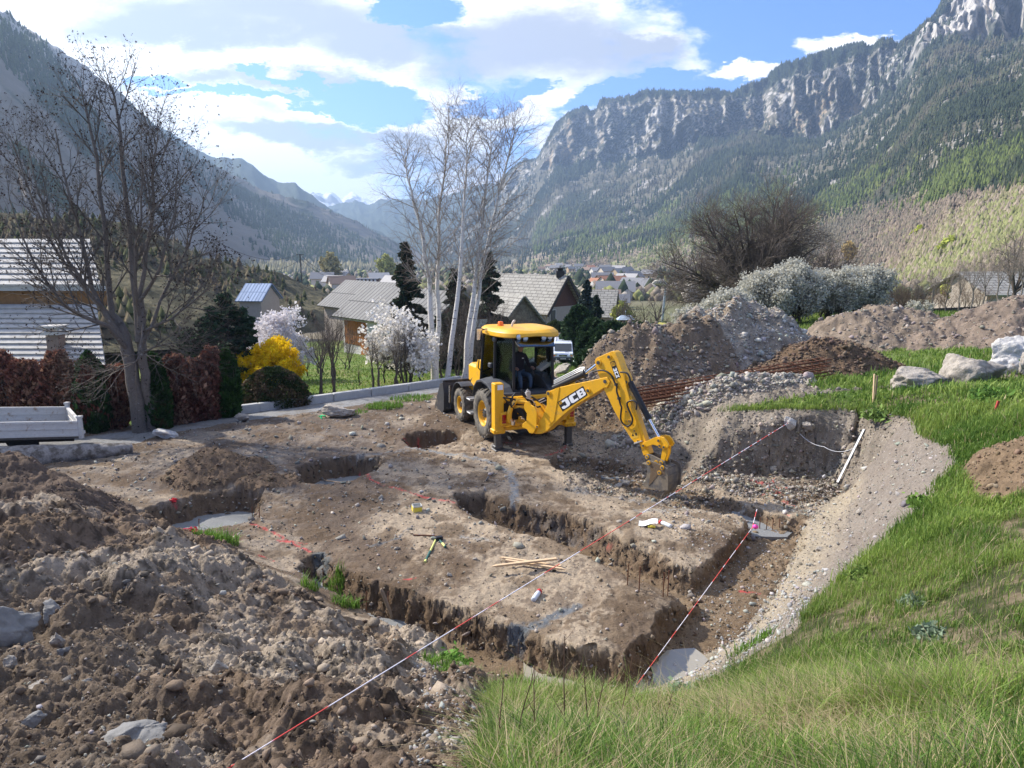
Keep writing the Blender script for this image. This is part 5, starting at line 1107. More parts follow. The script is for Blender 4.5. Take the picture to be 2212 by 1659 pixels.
mb=MB();mb.box(q(4.,.55,-3.1),(1.1,.1,2.),R);mb.build('door',m_orange,barn)
house('metal_roofed_house','second seamed metal roof behind and left of the barn',(-20.5,76),(.67,-.74),11,(.74,.67),7,-.6,1.95,-4,m_seam,mw_cream)
house('blue_roofed_house','house with pale blue corrugated roof left of the white flowering tree',tuple(gy(508,652,74)[:2]),(1,-.12),2.9,(.12,1),5,gy(508,652,74)[2],gy(520,614,76.5)[2],-6,m_blue,mw_cream,oh=.3)
# chalet on the left, pale shake roofs in overlapping courses
def courses(name,e0,e1,r0,r1,n,par,o,mat):
    mb=MB();e0,e1,r0,r1=[V3(p)-o for p in (e0,e1,r0,r1)];nrm=(e1-e0).cross(r0-e0).normalized()
    if nrm.z<0:nrm=-nrm
    for k in range(n):
        t0,t1=k/n,(k+1.12)/n;A=e0.lerp(r0,t0);B=e1.lerp(r1,t0);C=e1.lerp(r1,t1);D=e0.lerp(r0,t1);up0=nrm*.10;dn=nrm*.01
        v=[A+dn*0,B,C,D,A+up0,B+up0,C+dn*2,D+dn*2];mb.add(v,[(0,3,2,1),(4,5,6,7),(0,1,5,4),(1,2,6,5),(2,3,7,6),(3,0,4,7)])
    return mb.build(name,mat,par)
o=V3((-18,27,-.5));ch=empty('chalet',o,0,'big chalet with pale shingled roofs behind the dead hedge at the left edge','house')
ER=-15.2
courses('upper_roof',(-34,27,3.86),(ER-.1,27,3.86),(-34,30.8,5.62),(-17.7,30.8,5.62),9,ch,o,m_shake)
courses('lower_roof',(-34,24.2,.9),(ER+1.4,24.2,.9),(-34,27.3,3.15),(ER-.5,27.3,3.15),14,ch,o,m_shake)
mb=MB();mb.box(V3((-24.6,27.9,3.45))-o,(18.2,.3,.7));mb.build('timber_band',M('larch_band',(.30,.16,.07),rough=.8,var=.25,scale=3),ch)
mb=MB();mb.box(V3((-24.4,27.15,3.78))-o,(18.6,.16,.16));mb.build('gutter',bpy.data.materials['zinc'],ch)
mb=MB();mb.prism([(-34-o.x,27.9-o.y),(-16.1-o.x,27.9-o.y),(-18.9-o.x,32.-o.y),(-34-o.x,32.-o.y)],Matrix.Identity(4),-2.-o.z,3.9-o.z);mb.build('wall',m_wood,ch)
mb=MB();mb.box(V3((-25.,25.9,-.2))-o,(18,2.6,2.2));mb.build('lower_wall',mw_white,ch)
cc=gy(122,745,25.3);mb=MB();mb.box(V3((cc[0],25.3,1.6))-o,(.42,.42,1.4));cm_=mb.build('chimney',m_brick,ch)
mb=MB();mb.box(V3((cc[0],25.3,2.33))-o,(.6,.6,.1))
for i in(-1,1):
    for j in(-1,1): mb.box(V3((cc[0]+i*.2,25.3+j*.2,2.45))-o,(.1,.1,.16))
mb.box(V3((cc[0],25.3,2.56))-o,(.66,.66,.07));mb.build('chimney_cap',M('concrete_cap',(.45,.43,.4),rough=.9),cm_)
# ---- village far down the valley
rr=np.random.default_rng(77);roofs=[M('slate_roof',(.20,.20,.21),var=.2),M('brown_roof',(.24,.17,.13),var=.2),M('orange_roof',(.42,.20,.12),var=.2),M('pale_roof',(.42,.40,.38),var=.15)];walls=[M('village_wall',(.60,.53,.44)),M('village_wall_white',(.66,.63,.58)),M('village_wall_ochre',(.50,.38,.24))]
VL=[(693,600,260),(712,606,240),(728,598,300),(742,610,220),(735,592,340),(820,600,300),(838,608,250),(846,594,360),(862,603,300),(700,590,380),
 (1182,574,900),(1196,578,820),(1208,572,950),(1222,576,850),(1236,580,760),(1170,580,800),(1250,574,900),(1262,582,700),(1278,577,780),(1292,584,560),(1306,578,680),(1318,585,520),(1334,580,620),(1348,588,480),(1362,583,560),
 (1302,600,360),(1320,606,320),(1338,612,280),(1309,622,240),(1328,628,215),(1348,602,330),(1306,642,170),(1331,650,160),(1360,618,250),(1376,596,380),(1395,590,420),(1288,612,300)]
for i,(x,y,D_) in enumerate(VL):
    p=gy(x,y,D_);z=gh(p[0],D_) if D_<150 else p[2]-3.;w=rr.uniform(7,10)*(.72 if x<900 else 1);an=rr.uniform(-.9,.9);a_=(math.cos(an),math.sin(an));b_=(-math.sin(an),math.cos(an));h=rr.uniform(3.2,5.)
    if D_<200: w*=.6;h*=.6
    left=x<900
    house('village_house',('pale house among trees on the left of the valley bottom' if left else 'pale house in the distant village on the right of the valley'),(p[0]-w*.6*a_[0],D_-w*.6*a_[1]),a_,w*1.25,b_,w*.85,p[2]-.5,p[2]+w*.27,p[2]-h,roofs[int((rr.choice([0,0,1,1,3,0],1)[0] if i%9 else 2)) if not left else (0,3,3,1)[i%4]],walls[i%3],oh=.5,group='houses on the left of the valley bottom' if left else 'houses of the distant village on the right',
      wins=((0,w*.4,p[2]-h*.5,1.1,1.3),(0,w*.85,p[2]-h*.5,1.1,1.3)))
# apartment block with white piers
p=gy(783,610,230);o=V3((p[0],230,p[2]-3));ab=empty('apartment_block',o,.0,'long low apartment block with a row of pale piers behind the barn roof','building')
mb=MB();mb.box((0,2,1.5),(9,5,5));mb.build('wall',m_wood,ab);mb=MB();mb.box((0,2,4.1),(9.6,5.6,.3));mb.build('roof',roofs[0],ab)
for k in range(8): mb=MB();mb.box((-4.2+k*1.2,-.6,1.6),(.55,.5,4.6));mb.build('pier',walls[1],ab)
for i,(x,y,D_,w,l,ro) in enumerate([(2117,500,330,9,'chalet with a blue-grey gable roof high on the right hillside',0),(2140,507,345,6,'small annexe beside the hillside chalet',2),(2190,484,350,9,'pale hipped house topmost on the right hillside',0),(2200,494,340,14,'long pale flat-roofed wing below the topmost hillside house',3)]):
    p=gy(x,y,D_);house('hillside_house',l,(p[0]-w*.55,D_-2),(1,.15),w,(-.15,1),w*.6,p[2]-.2,p[2]+w*(.22 if i<3 else .04),p[2]-4,roofs[ro],walls[(i*2)%3],oh=.5,wins=((0,w*.35,p[2]-1.6,1.2,1.2),(0,w*.65,p[2]-1.6,1.2,1.2)))
house('white_shed','low white shed with flat roof at the right end of the flowering bushes',tuple(gy(1908,690,41)[:2]),(1,.1),1.3,(-.1,1),2.,gy(1908,674,41)[2],gy(1908,671,41)[2]+.1,.8,roofs[3],mw_white,oh=.1,cat='shed')
house('grey_roofed_house','grey roofed house screened by the saplings at the right edge',tuple(gy(2130,640,55)[:2]),(1,.1),9,(-.1,1),7.,gy(2130,640,55)[2],gy(2130,590,58)[2],.0,m_tile,mw_cream)
mb=MB();A=gy(1925,672,42);B=gy(2140,668,44);zA=A[2]
o=V3((A[0],42,.8));lw=empty('garden_wall',o,0,'long low grey garden wall with a dark coping behind the brown bushes','wall')
mb.bar(V3((A[0],42,.9))-o,V3((B[0],44,1.0))-o,1.2,.25);mb.build('wall',M('grey_wall',(.28,.26,.24),var=.2,scale=2),lw);mb=MB();mb.bar(V3((A[0],42,1.55))-o,V3((B[0],44,1.65))-o,.1,.4);mb.build('coping',m_dark,lw)
# ---- utility pole and wires
b0=gy(653,611,150);pole=empty('utility_pole',b0,0,'slender utility pole with crossarm on the scrub hill','utility pole');H=gy(649,549,150)[2]-b0[2]
mb=MB();mb.cyl((0,0,-3),(-.2,0,H),.14,8,.10);mb.build('pole',m_dark,pole);mb=MB();mb.box((-.2,0,H-.1),(1.6,.12,.12));mb.build('crossarm',m_dark,pole)
mwire=M('cable',(.03,.03,.035),rough=.6,var=0)
def wire(name,P,r,mat,lab,cat,sag=0.,grp=None,n=14,cols=None):
    pts=[]
    for k in range(len(P)-1):
        A=V3(P[k]);B=V3(P[k+1])
        for j in range(n+(k==len(P)-2)):
            t=j/n;q=A.lerp(B,t);q.z-=sag*4*t*(1-t);pts.append(q)
    o=pts[0].copy();mb=MB();mb.tube([p-o for p in pts],r,5);ob=mb.build(name,mat);ob.location=o;return tag(ob,lab,cat,grp)
T=(b0[0]-.2,150,b0[2]+H)
for k,(l,sg) in enumerate((('upper wire running left from the utility pole',2.2),('lower wire running left from the utility pole',3.4))):
    wire('power_line',[tuple(gy(455,512+k*9,118)),(T[0],T[1],T[2]-k*1.0)],.035,mwire,l,'wire',sg)
for k,l in enumerate(('upper wire descending right from the utility pole to the valley','lower wire descending right from the utility pole to the valley')):
    wire('power_line',[(T[0],T[1],T[2]-k*.8),tuple(gy(745,588+k*6,210))],.04,mwire,l,'wire',2.)
p=gy(500,385,1380);py_=empty('pylon',p,0,'twin-pole power pylon on the forested left ridge','pylon');mb=MB()
for s in(-4,4): mb.cyl((s,0,-10),(s,0,22),.6,5)
mb.build('poles',M('steel_grey',(.3,.32,.34),rough=.5),py_);mb=MB();mb.box((0,0,20),(20,.6,.6));mb.build('crossarm',bpy.data.materials['steel_grey'],py_)
# ---- street lamp
m_galv=M('galvanised',(.42,.45,.48),rough=.45,metal=.5,var=.08)
b0=gp(1427,705,66);tp=gy(1438,614,66);lm=empty('street_lamp',b0,0,'grey street lamp on a leaning post in front of the dome-shaped bare tree','street lamp')
t=V3(tp)-V3(b0);mb=MB();mb.cyl((0,0,-.2),t,.14,10,.09);mb.build('post',m_galv,lm)
mb=MB();mb.tube([t+Vector((.12,0,-.06)),t+Vector((-.1,0,.04)),t+Vector((-.5,0,.16)),t+Vector((-1.0,0,.18)),t+Vector((-1.2,0,.1))],[.10,.2,.27,.2,.06],10);mb.build('lamp_head',M('lamp_shell',(.62,.58,.48),rough=.5),lm)
mb=MB();mb.tube([t+Vector((-.15,0,-.06)),t+Vector((-.45,0,-.02)),t+Vector((-.85,0,.05))],[.05,.12,.05],8);mb.build('lamp_glass',M('lamp_lens',(.55,.55,.5),rough=.2),lm)
# ---- yellow canopy, white tent
p=gy(1428,712,27.4);mb=MB();mb.lathe([(.0,.16),(.25,.155),(.45,.11),(.55,.03),(.55,-.03),(.5,-.05)],Matrix.Diagonal((.62,.5,.9,1)),24);mb.cyl((0,0,-.04),(0,0,-1.6),.05,8);ob=mb.build('yellow_canopy',M('yellow_gloss',(.70,.58,.12),rough=.45,var=.05));ob.location=V3(gy(1427,705,27.4));tag(ob,'pale yellow rounded top of something parked behind the gravel heap','canopy')
p=gy(1351,690,58);tn=empty('garden_tent',p,0,'small white-blue ribbed tent roof with a finial among the junipers','tent');mb=MB()
mb.add([(-.7,-.5,0),(.7,-.5,0),(.7,.5,0),(-.7,.5,0),(-.35,0,.34),(.45,0,.34)],[(0,1,5,4),(1,2,5),(2,3,4,5),(3,0,4)]);mb.build('roof',tilemat('tent_cloth',(.6,.66,.74),(.35,.42,.5),.14,30,0,.12),tn)
mb=MB();mb.cyl((0,0,-1.5),(0,0,.62),.02,6);mb.tube([(0,0,.58),(0,0,.64),(0,0,.7)],[.02,.06,.02],8);mb.build('finial',m_galv,tn)
# ---- kerb wall
m_conc=M('concrete',(.40,.40,.39),rough=.9,var=.15,scale=3,bump=.006,bscale=20)
K=[(480,898),(560,888),(640,877),(720,866),(800,855),(880,844),(948,834),(990,826)];P=[pt(*k) for k in K];o=V3(P[0]);mb=MB()
for k in range(len(P)-1):
    A=V3(P[k])-o;B=V3(P[k+1])-o;d=(B-A).normalized();mb.bar(A-d*.0+Vector((0,0,.05)),B-d*.012+Vector((0,0,.05)),.24,.46,bev=.02)
ob=mb.build('kerb_wall',m_conc);ob.location=o;tag(ob,'low concrete kerb wall along the lane in front of the garden shrubs','kerb wall')
# ---- truck bed
m_tw=M('worn_white_paint',(.52,.51,.48),rough=.6,var=.12,scale=5,col2=(.30,.22,.15),thr=(.57,.68),bump=.002);m_gr=M('bed_floor',(.12,.105,.09),rough=.9,var=.3)
C1=V3(gy(176,942,17.8));d1=Vector((-.86,-.5,.10)).normalized();d2=Vector((-.62,.78,0)).normalized()
tb=empty('dropside_truck',C1,0,'worn white dropside truck bed with open load space cut by the left edge','truck');zz=Vector((0,0,1));hh=.40;Lb=3.4;Wb=2.15
def panel(A,B,h,name,t=.05,base=0.):
    mb=MB();d=(B-A).normalized();n=Vector((-d.y,d.x,0));R=Matrix((d,n,zz)).transposed();L=(B-A).length;c=(A+B)/2+zz*(h/2+base);mb.box(c,(L,t,h),R)
    for k in(-1,0,1): mb.box((A+B)/2+zz*(h/2+base+k*(h/2-.035)),(L,t+.03,.05 if k else .02),R)
    return mb.build(name,m_tw,tb)
A0=Vector((0,0,0));A1=d1*Lb;A2=d2*Wb;A3=A1+A2
panel(A0+d1*.06,A1,hh,'side_board');panel(A2+d1*.06,A3,hh,'side_board');panel(A0+d2*.06,A2-d2*.06,hh,'tailboard')
mb=MB();mb.add([A0,A1,A3,A2,A0-zz*.06,A1-zz*.06,A3-zz*.06,A2-zz*.06],[(0,3,2,1),(4,5,6,7),(0,1,5,4),(2,3,7,6),(3,0,4,7)]);mb.build('bed_floor',m_gr,tb)
for A in (A0,A2): mb=MB();mb.box(A+zz*.24,(.09,.09,.58));mb.box(A+zz*.5,(.12,.12,.05));mb.box(A+zz*.1-d1*.05,(.03,.13,.08));mb.build('corner_post',m_tw,tb)
mb=MB();mb.bar(A0+d2*.5+d1*.1-zz*.14,A1+d2*.5-zz*.14,.12,.16);mb.bar(A0+d2*1.6+d1*.1-zz*.14,A1+d2*1.6-zz*.14,.12,.16);mb.build('chassis',m_dark,tb)
for t in(.55,1.6):
    mb=MB();c=A0+d1*1.2+d2*t-zz*.34;n=Vector((d1.y,-d1.x,0)).normalized();mb.cyl(c-n*.12,c+n*.12,.32,20);mb.build('wheel',M('truck_tyre',(.03,.03,.03),rough=.9) if t<1 else bpy.data.materials['truck_tyre'],tb)
# ---- log
def barklog(A,B,ra,rb,mat):
    A=V3(A);B=V3(B);n=90;m_=28;V=[];d=(B-A);L=d.length;z=d/L;x=Vector((0,0,1)).cross(z).normalized();y=z.cross(x);t=np.linspace(0,1,n);a=np.arange(m_)*2*PI/m_;Tg,Ag=np.meshgrid(t,a,indexing='ij')
    R=(ra+(rb-ra)*Tg)*(1+.09*fbm(Tg*L*1.5,np.cos(Ag)*1.5,4,301,np.sin(Ag)*1.5))+.022*np.abs(vnoise(Tg*L*4,np.cos(Ag)*6,np.sin(Ag)*6,302))
    cx=.06*np.sin(t*5)[:,None];P=np.array(z)[None,None]*(Tg*L)[...,None]+np.array(x)*(R*np.cos(Ag)+cx)[...,None]+np.array(y)*(R*np.sin(Ag))[...,None]
    i=np.arange(n-1)[:,None]*m_+np.arange(m_)[None];j=np.arange(n-1)[:,None]*m_+((np.arange(m_)+1)%m_)[None];F_=np.stack([i,j,j+m_,i+m_],-1).reshape(-1,4)
    o=mesh_np('fallen_log',P.reshape(-1,3),F_,mat,smooth=True);o.location=A;return o
m_log=M('log_bark',(.27,.25,.23),rough=.95,var=.35,scale=5,bump=.03,bscale=12,col2=(.11,.095,.08),thr=(.45,.6))
lg=barklog(gz(-120,1010,.25),gz(285,968,.12),.44,.15,m_log);tag(lg,'long fallen tree trunk with rough grey bark below the truck bed','log')
# ---- boulders
m_bo=M('boulder_rock',(.38,.34,.29),rough=.9,var=.35,scale=2.2,bump=.10,bscale=5,col2=(.24,.21,.18),thr=(.5,.68));m_bw=M('pale_rock',(.50,.48,.45),rough=.85,var=.28,scale=2,bump=.08,bscale=5,col2=(.36,.24,.14),thr=(.6,.72))
def rock(px,py,w,h,lab,mat=m_bo,dep=.8,seed=0,name='boulder',Y=None,sink=.25,tilt=0,sub=5,cat='boulder'):
    import bmesh
    b=pt(px,py) if Y is None else gp(px,py,Y);s=np.hypot(b[0],b[1])/FX*1.02;bm=bmesh.new();bmesh.ops.create_icosphere(bm,subdivisions=sub,radius=1);V=np.array([v.co[:] for v in bm.verts]);Fs=np.array([[v.index for v in f.verts] for f in bm.faces]);bm.free()
    r=np.random.default_rng(900+seed)
    for _ in range(18):
        n=r.normal(size=3);n/=np.linalg.norm(n);hh=r.uniform(.42,.82);q=V@n;V=V-np.outer(np.clip(q-hh,0,None)*.93,n)
    V=V*(1+.34*fbm(V[:,0]*1.6+seed,V[:,1]*1.6,4,seed,V[:,2]*1.6)-.10*np.abs(fbm(V[:,0]*2+seed,V[:,1]*2,3,seed+2,V[:,2]*6))+.16*billow(V[:,0]*4+seed,V[:,1]*4+V[:,2]*3,3,seed))[:,None]
    V/=np.abs(V).max(0);V=V*np.array([w*s/2,w*s/2*dep,h*s/2]);c,sn=math.cos(tilt),math.sin(tilt);V=np.stack([V[:,0]*c-V[:,2]*sn,V[:,1],V[:,0]*sn+V[:,2]*c],1)
    o=mesh_np(name,V,Fs,mat,smooth=False);o.location=(b[0],b[1],b[2]+h*s/2*(1-sink*2));return tag(o,lab,cat)
rock(1977,838,112,58,'pale flat boulder, leftmost of the row on the grass',seed=1,tilt=.12)
rock(2084,832,128,74,'big rounded brown-grey boulder in the middle of the row',seed=2)
rock(2160,818,90,56,'white angular boulder low behind the big rounded one',m_bw,seed=3,tilt=.35,Y=19)
rock(2186,790,92,72,'tall white boulder with a rusty face, highest of the row',m_bw,seed=4,tilt=.5,Y=20.)
rock(2228,812,60,60,'boulder cut by the right edge at the end of the row',m_bo,seed=5,Y=18)
rock(735,900,74,36,'grey lichen-covered boulder on the lane edge beside the grass',seed=6)
rock(524,910,34,22,'dark squat boulder at the left end of the kerb wall',seed=7)
rock(362,944,52,22,'pale ragged rock at the lane edge right of the forked trunk',m_bw,seed=8,tilt=-.3)
rock(1214,806,50,20,'tan slab of rock at the left foot of the brown heap',m_bo,seed=9,tilt=.3);rock(1222,795,40,14,'upper tan slab leaning on the brown heap behind the cab',m_bo,seed=10,tilt=.3)
rock(475,1452,42,42,'round beige stone sitting alone on the foreground mound',m_bo,seed=11,cat='stone',name='stone')
rock(122,1336,74,40,'grey flat angled stone on the foreground mound at the left',M('grey_stone',(.20,.195,.185),rough=.9,var=.2,scale=3,bump=.01),seed=12,cat='stone',name='stone',tilt=-.35);GS=bpy.data.materials['grey_stone']
rock(275,1600,190,80,'largest flat buried slab of rock near the bottom left',GS,seed=13,cat='stone',name='stone',sink=.42,tilt=.15)
rock(8,1380,120,110,'broad dusty rock cut by the left edge of the picture',GS,seed=14,cat='stone',name='stone',sink=.4)
for i,(x,y,w,h,l) in enumerate([(128,1400,30,46,'upright light grey stone below the flat angled one'),(150,1420,36,34,'rounded grey stone beside the upright one'),(86,1496,52,26,'oblong grey stone in the crumbled left part of the mound'),(76,1560,46,26,'grey stone just below the oblong one'),(22,1440,26,30,'pale wedge stone near the left edge'),(185,1480,24,18,'small light stone left of the dry twig'),(355,1590,24,16,'small white stone above the buried slab'),(960,1590,24,18,'grey stone in the gravel left of the grass')]):
    rock(x,y,w,h,l,GS if i%2 else m_bo,seed=20+i,cat='stone',name='stone')
rock(1706,922,34,30,'pale stone with white face sticking out of the pit back wall',m_bw,seed=31,cat='stone',name='stone',sink=.3);rock(1745,925,30,22,'brown stone right of the pale one in the back wall',m_bo,seed=32,cat='stone',name='stone')
for i,(x,y,w,h,l) in enumerate([(1335,1075-20,22,18,'grey stone on the rim behind the digging bucket'),(1352,1112-64,26,16,'flat dark stone left of the digging bucket'),(1340,1302-222,16,12,'small stone on the middle slab near its left trench'),(38+1300,1250-122,14,10,'tiny pale stone near the paper'),(970,1245,16,12,'light stone near the crossed stakes'),(1336-310,1210,12,9,'small stone by the hammer head'),(1320,752+470,14,10,'pebble between the two trenches'),(1858,1110,26,14,'round grey stone on the right gravel slope'),(1770,1190,20,12,'pale stone midway down the right slope')]):
    rock(x,y,w,h,l,m_bo,seed=40+i,cat='stone',name='stone',sub=3)
# ---- rebar cages
m_rust=M('rusty_steel',(.13,.055,.03),rough=.9,var=.35,scale=12)
def cage(L_,R_,w,h,lab,nst=26):
    A=V3(L_);B=V3(R_);o=A.copy();d=(B-A).normalized();n=Vector((-d.y,d.x,0)).normalized();u=d.cross(n);u=-u if u.z<0 else u;rt=empty('rebar_cage',A,0,lab,'rebar cage','rusty rebar cages in front of the gravel heap');L=(B-A).length
    for i in(-1,1):
        for k in(-1,0,1): mb=MB();c=n*w/2*i+u*h/2*k;mb.cyl(c,c+d*L+u*.0,.016,6);mb.build('long_bar',m_rust,rt)
    mb=MB();tag(rt)
    for j in range(nst):
        c=d*L*(j+.4)/nst;q=[c+n*w/2*a+u*h/2*b for a,b in((-1,-1),(1,-1),(1,1),(-1,1))]
        for k in range(4): mb.cyl(q[k],q[(k+1)%4],.008,4)
    mb.build('stirrups',m_rust,rt)
cage(gy(1368,872,19.1),gy(1790,807,20.0),.32,.20,'lowest rusty rebar cage, its end by the dark brown heap')
cage(gy(1368,850,19.3),gy(1788,781,20.2),.32,.20,'upper rusty rebar cage lying across the rubble')
cage(gy(1366,861,19.6),gy(1780,795,20.5),.25,.2,'rear rusty rebar cage between the upper and the lowest one')
# ================================================================ backhoe loader and its driver
BC=np.array([.15,19.9]);BA=math.radians(23);BR=np.array([math.cos(BA),math.sin(BA)]);BH=np.array([-math.sin(BA),math.cos(BA)])
bl=empty('backhoe_loader',(BC[0],BC[1],0),BA,'yellow backhoe loader digging on its rear stabilisers in the middle of the pad','backhoe loader')
INV=(Matrix.Translation((BC[0],BC[1],0))@Matrix.Rotation(BA,4,'Z')).inverted()
def hp(cx,cy,k,y=None):
    d=ray(*c3(cx,cy));t=(k+BC@BH)/(d[:2]@BH);p=d*t;q=p[:2]-BC;return Vector((float(q@BR),k,float(ZC+p[2])))
def xp(cx,cy,k):
    d=ray(*c3(cx,cy));t=(k+BC@BR)/(d[:2]@BR);p=d*t;q=p[:2]-BC;return Vector((k,float(q@BH),float(ZC+p[2])))
KP=np.array([.52,17.9]);BD=np.array([.725,-.689]);BN=np.array([.689,.725])
def bp(cx,cy,o=0.):
    d=ray(*c3(cx,cy));t=(BN@KP-o)/(d[:2]@BN);p=d*t;return float((p[:2]-KP)@BD),float(ZC+p[2])
MBM=INV@(Matrix.Translation((KP[0],KP[1],0))@Matrix(((BD[0],0,-BN[0]),(BD[1],0,-BN[1]),(0,1,0))).to_4x4())
YEL=M('machine_yellow',(.78,.40,.012),rough=.42,var=.07,scale=3,spec=.45,coat=.15,col2=(.40,.25,.08),thr=(.56,.78))
BLK=M('machine_black',(.02,.02,.022),rough=.5,var=.1);CHA=M('fender_plastic',(.055,.058,.065),rough=.55,var=.15,scale=4);CHR=M('chrome_rod',(.75,.76,.78),rough=.12,metal=1.,var=0)
TYR=M('tyre_rubber',(.10,.092,.08),rough=.95,var=.25,scale=6,col2=(.20,.175,.14),thr=(.45,.6));RIM=M('rim_yellow',(.70,.38,.02),rough=.5,var=.12,scale=5,col2=(.4,.28,.12),thr=(.62,.7))
MUD=M('muddy_steel',(.20,.165,.12),rough=.8,var=.3,scale=5,col2=(.12,.11,.10),thr=(.45,.6),bump=.006);GST=M('leg_steel',(.10,.10,.10),rough=.45,metal=.6,var=.3,scale=6);RED=M('lamp_red',(.35,.01,.01),rough=.25,var=0,spec=.6);WHT=M('decal_white',(.8,.8,.8),rough=.5,var=0);ORG=M('beacon_orange',(.95,.18,.02),rough=.25,var=0);LEN=M('lamp_glass_clear',(.65,.66,.66),rough=.1,metal=.3,var=0);GRYM=M('step_alu',(.5,.5,.5),rough=.4,metal=.7,var=.1)
def glass(name,tint,refl):
    m=bpy.data.materials.new(name);m.use_nodes=True;nt=m.node_tree;nt.nodes.clear();o=nt.nodes.new('ShaderNodeOutputMaterial');t=nt.nodes.new('ShaderNodeBsdfTransparent');t.inputs[0].default_value=(*tint,1);g=nt.nodes.new('ShaderNodeBsdfGlossy');g.inputs['Roughness'].default_value=.04;g.inputs['Color'].default_value=(.9,.95,.95,1)
    f=nt.nodes.new('ShaderNodeFresnel');f.inputs[0].default_value=1.5;a=nt.nodes.new('ShaderNodeMath');a.operation='ADD';a.inputs[1].default_value=refl;nt.links.new(f.outputs[0],a.inputs[0]);mx=nt.nodes.new('ShaderNodeMixShader');nt.links.new(a.outputs[0],mx.inputs[0]);nt.links.new(t.outputs[0],mx.inputs[1]);nt.links.new(g.outputs[0],mx.inputs[2]);nt.links.new(mx.outputs[0],o.inputs[0]);return m
GLS=glass('cab_glass',(.62,.70,.66),.03);GLC=glass('clear_glass',(.75,.82,.8),.06)
def wheel(x,y,R,w,rr,side,n=20):
    mb=MB();M0=Matrix.Translation((x,y,R+.05))@Matrix.Rotation(PI/2,4,'Y');h=w/2
    mb.lathe([(rr,-h*.8),(rr+.03,-h*.95),((R+rr)/2,-h*1.02),(R*.93,-h*.93),(R*.955,-h*.6),(R*.96,0),(R*.955,h*.6),(R*.93,h*.93),((R+rr)/2,h*1.02),(rr+.03,h*.95),(rr,h*.8),(rr,-h*.8)],M0,40)
    for k in range(n):
        for s in(-1,1):
            a=2*PI*(k+(.5 if s>0 else 0))/n
            V=[]
            for t,ww in((0,.030),(.5,.036),(1,.045)):
                z=s*(h*.04+t*h*.92);aa=a+s*0+t*.26;rad=R*(1.0-.035*t*t)
                for rq in(R*.90,rad):
                    for q in(-1,1): an=aa+q*ww/R*(1.3 if rq<R*.93 else 1);V.append((rq*math.cos(an),rq*math.sin(an),z))
            V2=V;Fs=[]
            for j in range(2):
                b=j*4;Fs+=[(b,b+4,b+5,b+1),(b+2,b+3,b+7,b+6),(b,b+2,b+6,b+4),(b+1,b+5,b+7,b+3)]
            Fs+=[(0,1,3,2),(8,10,11,9)];mb.add(V2,Fs,M0)
    o=mb.build('wheel',TYR,bl)
    mb=MB();s=side
    mb.lathe([(rr+.012,h*.82*s),(rr-.01,h*.84*s),(rr-.03,h*.8*s),(rr-.05,h*.45*s),(rr*.82,h*.22*s),(rr*.45,h*.12*s),(rr*.42,h*.35*s),(.0,h*.38*s)],M0,32);mb.build('rim',RIM,o)
    mb=MB();mb.lathe([(rr*.36,h*.3*s),(rr*.36,h*.55*s),(rr*.28,h*.62*s),(0,h*.64*s)],M0,16)
    for k in range(8): a=k*PI/4;mb.cyl(M0@Vector((rr*.3*math.cos(a),rr*.3*math.sin(a),h*.5*s)),M0@Vector((rr*.3*math.cos(a),rr*.3*math.sin(a),h*.7*s)),.015,6)
    mb.build('hub',GST,o)
wheel(-.87,-.02,.70,.46,.36,-1);wheel(.87,-.02,.70,.46,.36,1);wheel(-.84,2.13,.52,.36,.26,-1,16);wheel(.84,2.13,.52,.36,.26,1,16)
mb=MB();mb.box((0,.9,.75),(.7,3.6,.4),None,.02);mb.cyl((-.8,0,.75),(.8,0,.75),.12,12);mb.cyl((-.75,2.13,.57),(.75,2.13,.57),.10,12);mb.box((0,.3,1.12),(1.25,1.9,.34),None,.04);mb.build('chassis',BLK,bl)
mb=MB();mb.box((0,2.0,1.42),(.86,1.9,.62),None,.08);mb.build('bonnet',YEL,bl,.02)
# fenders
def fender(xc,yc,zc,R,w,a0,a1,name,t=.03,drop=0.):
    n=14;V=[];
    for k in range(n+1):
        a=a0+(a1-a0)*k/n
        for rr_ in(R,R-t):
            for s in(-1,1): V.append((xc+s*w/2,yc+math.cos(a)*rr_,zc+math.sin(a)*rr_))
    Fs=[]
    for k in range(n): b=k*4;Fs+=[(b,b+1,b+5,b+4),(b+2,b+6,b+7,b+3),(b,b+4,b+6,b+2),(b+1,b+3,b+7,b+5)]
    Fs+=[(0,2,3,1),(n*4,n*4+1,n*4+3,n*4+2)];mb=MB();mb.add(V,Fs,None,False);return mb.build(name,CHA,bl,.01)
for s in(-1,1):
    fender(s*.84,2.13,.60,.66,.40,math.radians(-8),math.radians(118),'front_fender')
    mb=MB();x0,x1=s*.52,s*1.06
    prof=[(.78,1.18),(.70,1.42),(.45,1.62),(.1,1.70),(-.35,1.66),(-.75,1.50),(-.98,1.32),(-1.02,1.16)]
    V=[];n=len(prof)
    for y,z in prof: V+=[(x0,y,z+.10),(x1,y,z-.02),(x0,y,z-.06),(x1,y,z-.08)]
    Fs=[]
    for k in range(n-1): b=k*4;Fs+=[(b,b+1,b+5,b+4),(b+2,b+6,b+7,b+3),(b,b+4,b+6,b+2),(b+1,b+3,b+7,b+5)]
    Fs+=[(0,2,3,1),(n*4-4,n*4-3,n*4-1,n*4-2)];mb.add(V,Fs);mb.build('rear_fender',CHA,bl,.015)
mb=MB();mb.prism([(-1.02,-.95),(-.6,-1.04),(0.1,-1.06),(.75,-1.02),(1.04,-.93),(1.04,-.6),(-1.02,-.6)],Matrix.Identity(4),1.26,1.46);mb.build('rear_skirt',CHA,bl,.03)
